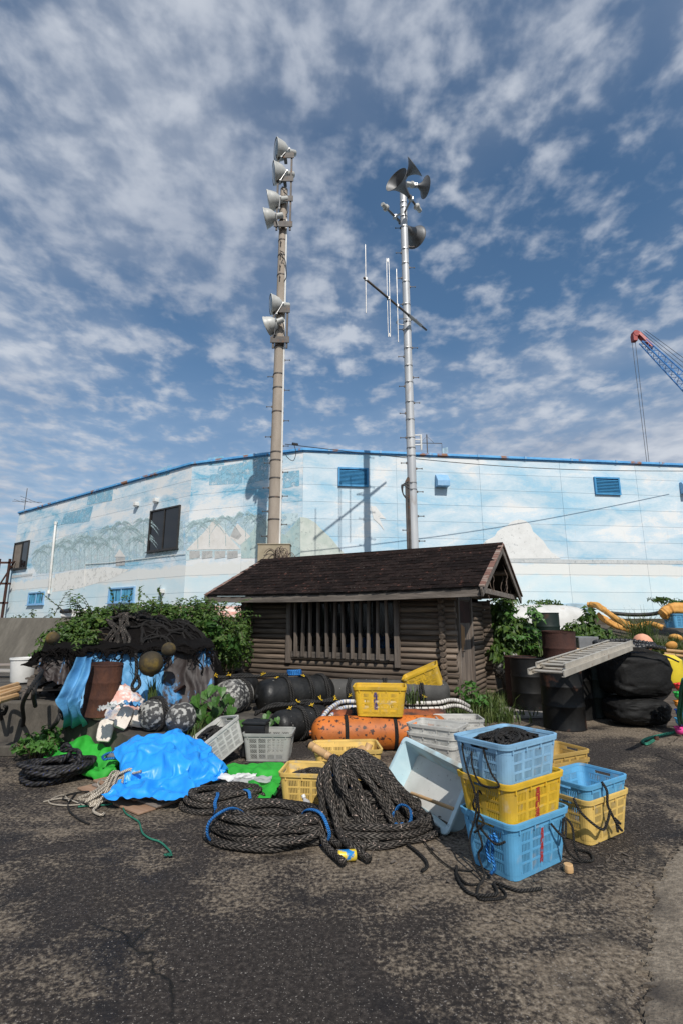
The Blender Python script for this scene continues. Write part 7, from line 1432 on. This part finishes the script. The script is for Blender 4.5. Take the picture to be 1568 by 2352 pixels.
def grass(name, label, base, spots, mat='grass', cat='grass'):
    b = Vector(base); mb = MB()
    for (c, rx, ry, n, h, lean) in spots:
        for i in range(n):
            x, y = c[0]+vr.gauss(0,rx*.5), c[1]+vr.gauss(0,ry*.5); z = c[2]; L = h*vr.uniform(.5,1.2); a = vr.uniform(0,6.28); d = Vector((math.cos(a),math.sin(a),0))*L*vr.uniform(.1,lean); w = .006+.004*vr.random(); s = Vector((-math.sin(a),math.cos(a),0))*w
            p = Vector((x,y,z))-b; m1 = p+d*.3+Vector((0,0,L*.55)); m2 = p+d*1.0+Vector((0,0,L*vr.uniform(.75,.98))); o = len(mb.v); mb.v += [tuple(v) for v in (p-s,p+s,m1-s*.9,m1+s*.9,m2)]; mb.f += [(o,o+1,o+3,o+2),(o+2,o+3,o+4)]; mb.uv += [(0,0)]*5
    o = link(name, mb.mesh(name, M(mat)), None, b); o['kind'] = 'stuff'; o['label'] = label; return o
grass('bank_grass', 'long grass covering the bank behind the drums', (7,11,.6), [((4.2+.35*i+vr.uniform(-.1,.1), 10.6+vr.uniform(-.6,1.6), .35+vr.uniform(0,.5)), .4, .6, 150, .42, .8) for i in range(16)]+[((YP(x,1470,11.3).x,11.3,.62),.5,.5,420,.60,.8) for x in (1420,1450,1475,1500,1390)]+[((YP(1470,1430,11.8).x,11.8,.85),.25,.25,200,.95,.9),((YP(1400,1490,10.2).x,10.2,.25),.8,.3,350,.5,.8),((YP(1480,1500,10.2).x,10.2,.25),.8,.3,350,.5,.8)])
grass('door_grass', 'tufts of grass at the foot of the shed door', (2.2,8.6,0), [((1.95,8.15,0),.25,.2,160,.30,.8),((2.15,8.4,0),.3,.25,200,.42,.6),((2.45,8.75,0),.25,.3,160,.40,.7),((2.6,9.2,0),.2,.3,120,.30,.7),((1.75,7.8,.0),.3,.2,170,.32,.8),((2.35,8.15,.0),.35,.2,150,.2,.9),((3.0,9.6,.05),.3,.3,120,.25,.8),((2.7,8.4,.05),.5,.15,60,.18,.9)])
grass('ledge_grass', 'thin grass sprouting in cracks along the ledge', (-2,6.3,.3), [((-1.7,6.0,.25),.2,.15,80,.18,.8),((-2.3,6.45,.45),.08,.05,30,.45,.3),((-1.4,6.3,.2),.2,.15,70,.2,.8),((.95,7.25,.4),.2,.1,40,.25,.8),((-3.05,7.0,.5),.1,.1,20,.3,.5)])
bush('weed', 'leafy weed growing against the shed corner by the door', (2.05,8.35,.0), [((2.0,8.25,.42),(.18,.15,.20),70),((2.1,8.3,.25),(.2,.15,.15),60)], .10, 'leaf_bright', 4, 'weed')
bush('weed', 'low bushy weed growing at the foot of the ledge, far left', (-3.3,6.05,0), [(C(85,1702,6.05),(.20,.14,.09),150),(C(112,1690,6.1),(.16,.12,.10),120),(C(60,1715,5.95),(.16,.12,.07),90),(C(100,1712,5.9),(.18,.1,.05),90)], .075, 'leaf_bright', 5, 'weed')
bush('weed', 'tiny weeds along the foot of the warehouse wall', (-12,20,TZ), [(C(45,1418,17.5),(.3,.2,.12),40),(C(75,1415,17.5),(.12,.1,.25),30),(C(118,1410,17.5),(.1,.1,.3),25)], .10, 'grass', 3, 'weed')
# broad-leaved vine in front of the floats: every leaf its own piece
vn = thing('leafy_plant', 'broad leaved vine growing up in front of the stained floats', 'plant', (-1.35,6.5,.1)); vb = Vector(vn.location)
lm = []
for q in range(3):                                     # heart-shaped leaf with a folded midrib
    mb = MB(); o = [(0,0),( .30,-.10),(.48,.14),(.42,.45),(.20,.78),(0,1.0)]
    vs = [(x, y, .16*abs(x)*(1+.3*q)-.22*y*y) for x, y in o]+[(-x, y, .16*abs(x)*(1+.3*q)-.22*y*y) for x, y in o[1:5]]+[(0,.45,-.22*.2)]
    mb.add(vs, [(0,1,10),(1,2,10),(2,3,10),(3,4,10),(4,5,10),(0,10,6),(6,10,7),(7,10,8),(8,10,9),(9,10,5)]); lm.append(mb.mesh('leaf', M('leaf_bright')))
st = MB()
LP = [(452,1600),(478,1592),(500,1604),(520,1612),(535,1600),(470,1615),(440,1625),(425,1640),(455,1640),(485,1632),(505,1625),(528,1635),(440,1660),(430,1672),(455,1665),(475,1655),(498,1648),(445,1683),(462,1690),(480,1672),(540,1622),(520,1592),(490,1575),(512,1580),(435,1650),(462,1628),(488,1612),(470,1642),(448,1612),(515,1650),(530,1655),(476,1582),(425,1660),(440,1696),(458,1702),(610,1640),(622,1632),(635,1645),(626,1655),(556,1655),(570,1650),(596,1648)]
for i, (x, y) in enumerate(LP):
    p = YP(x+vr.uniform(-4,4), y+vr.uniform(-4,4), (6.35 if x < 560 else 6.55)+vr.uniform(-.15,.2)); s = vr.uniform(.10,.155) if x < 550 else vr.uniform(.07,.10)
    m_ = Matrix.Translation(p-vb) @ Matrix.Rotation(R_(vr.uniform(-40,40)),4,'Z') @ Matrix.Rotation(R_(58+vr.uniform(-25,20)),4,'X') @ Matrix.Rotation(PI+vr.uniform(-.5,.5),4,'Z') @ Matrix.Diagonal((s,s,s,1)); link('leaf', lm[i%3], vn, m_)
    if x < 560: st.tube(spline([Vector((.05*math.sin(i),.05,0)), Vector(((p-vb).x*.5,.08,(p-vb).z*.6)), p-vb], 4), .006, 4)
part(st, 'stem', M('stem'), vn, stuff=True)
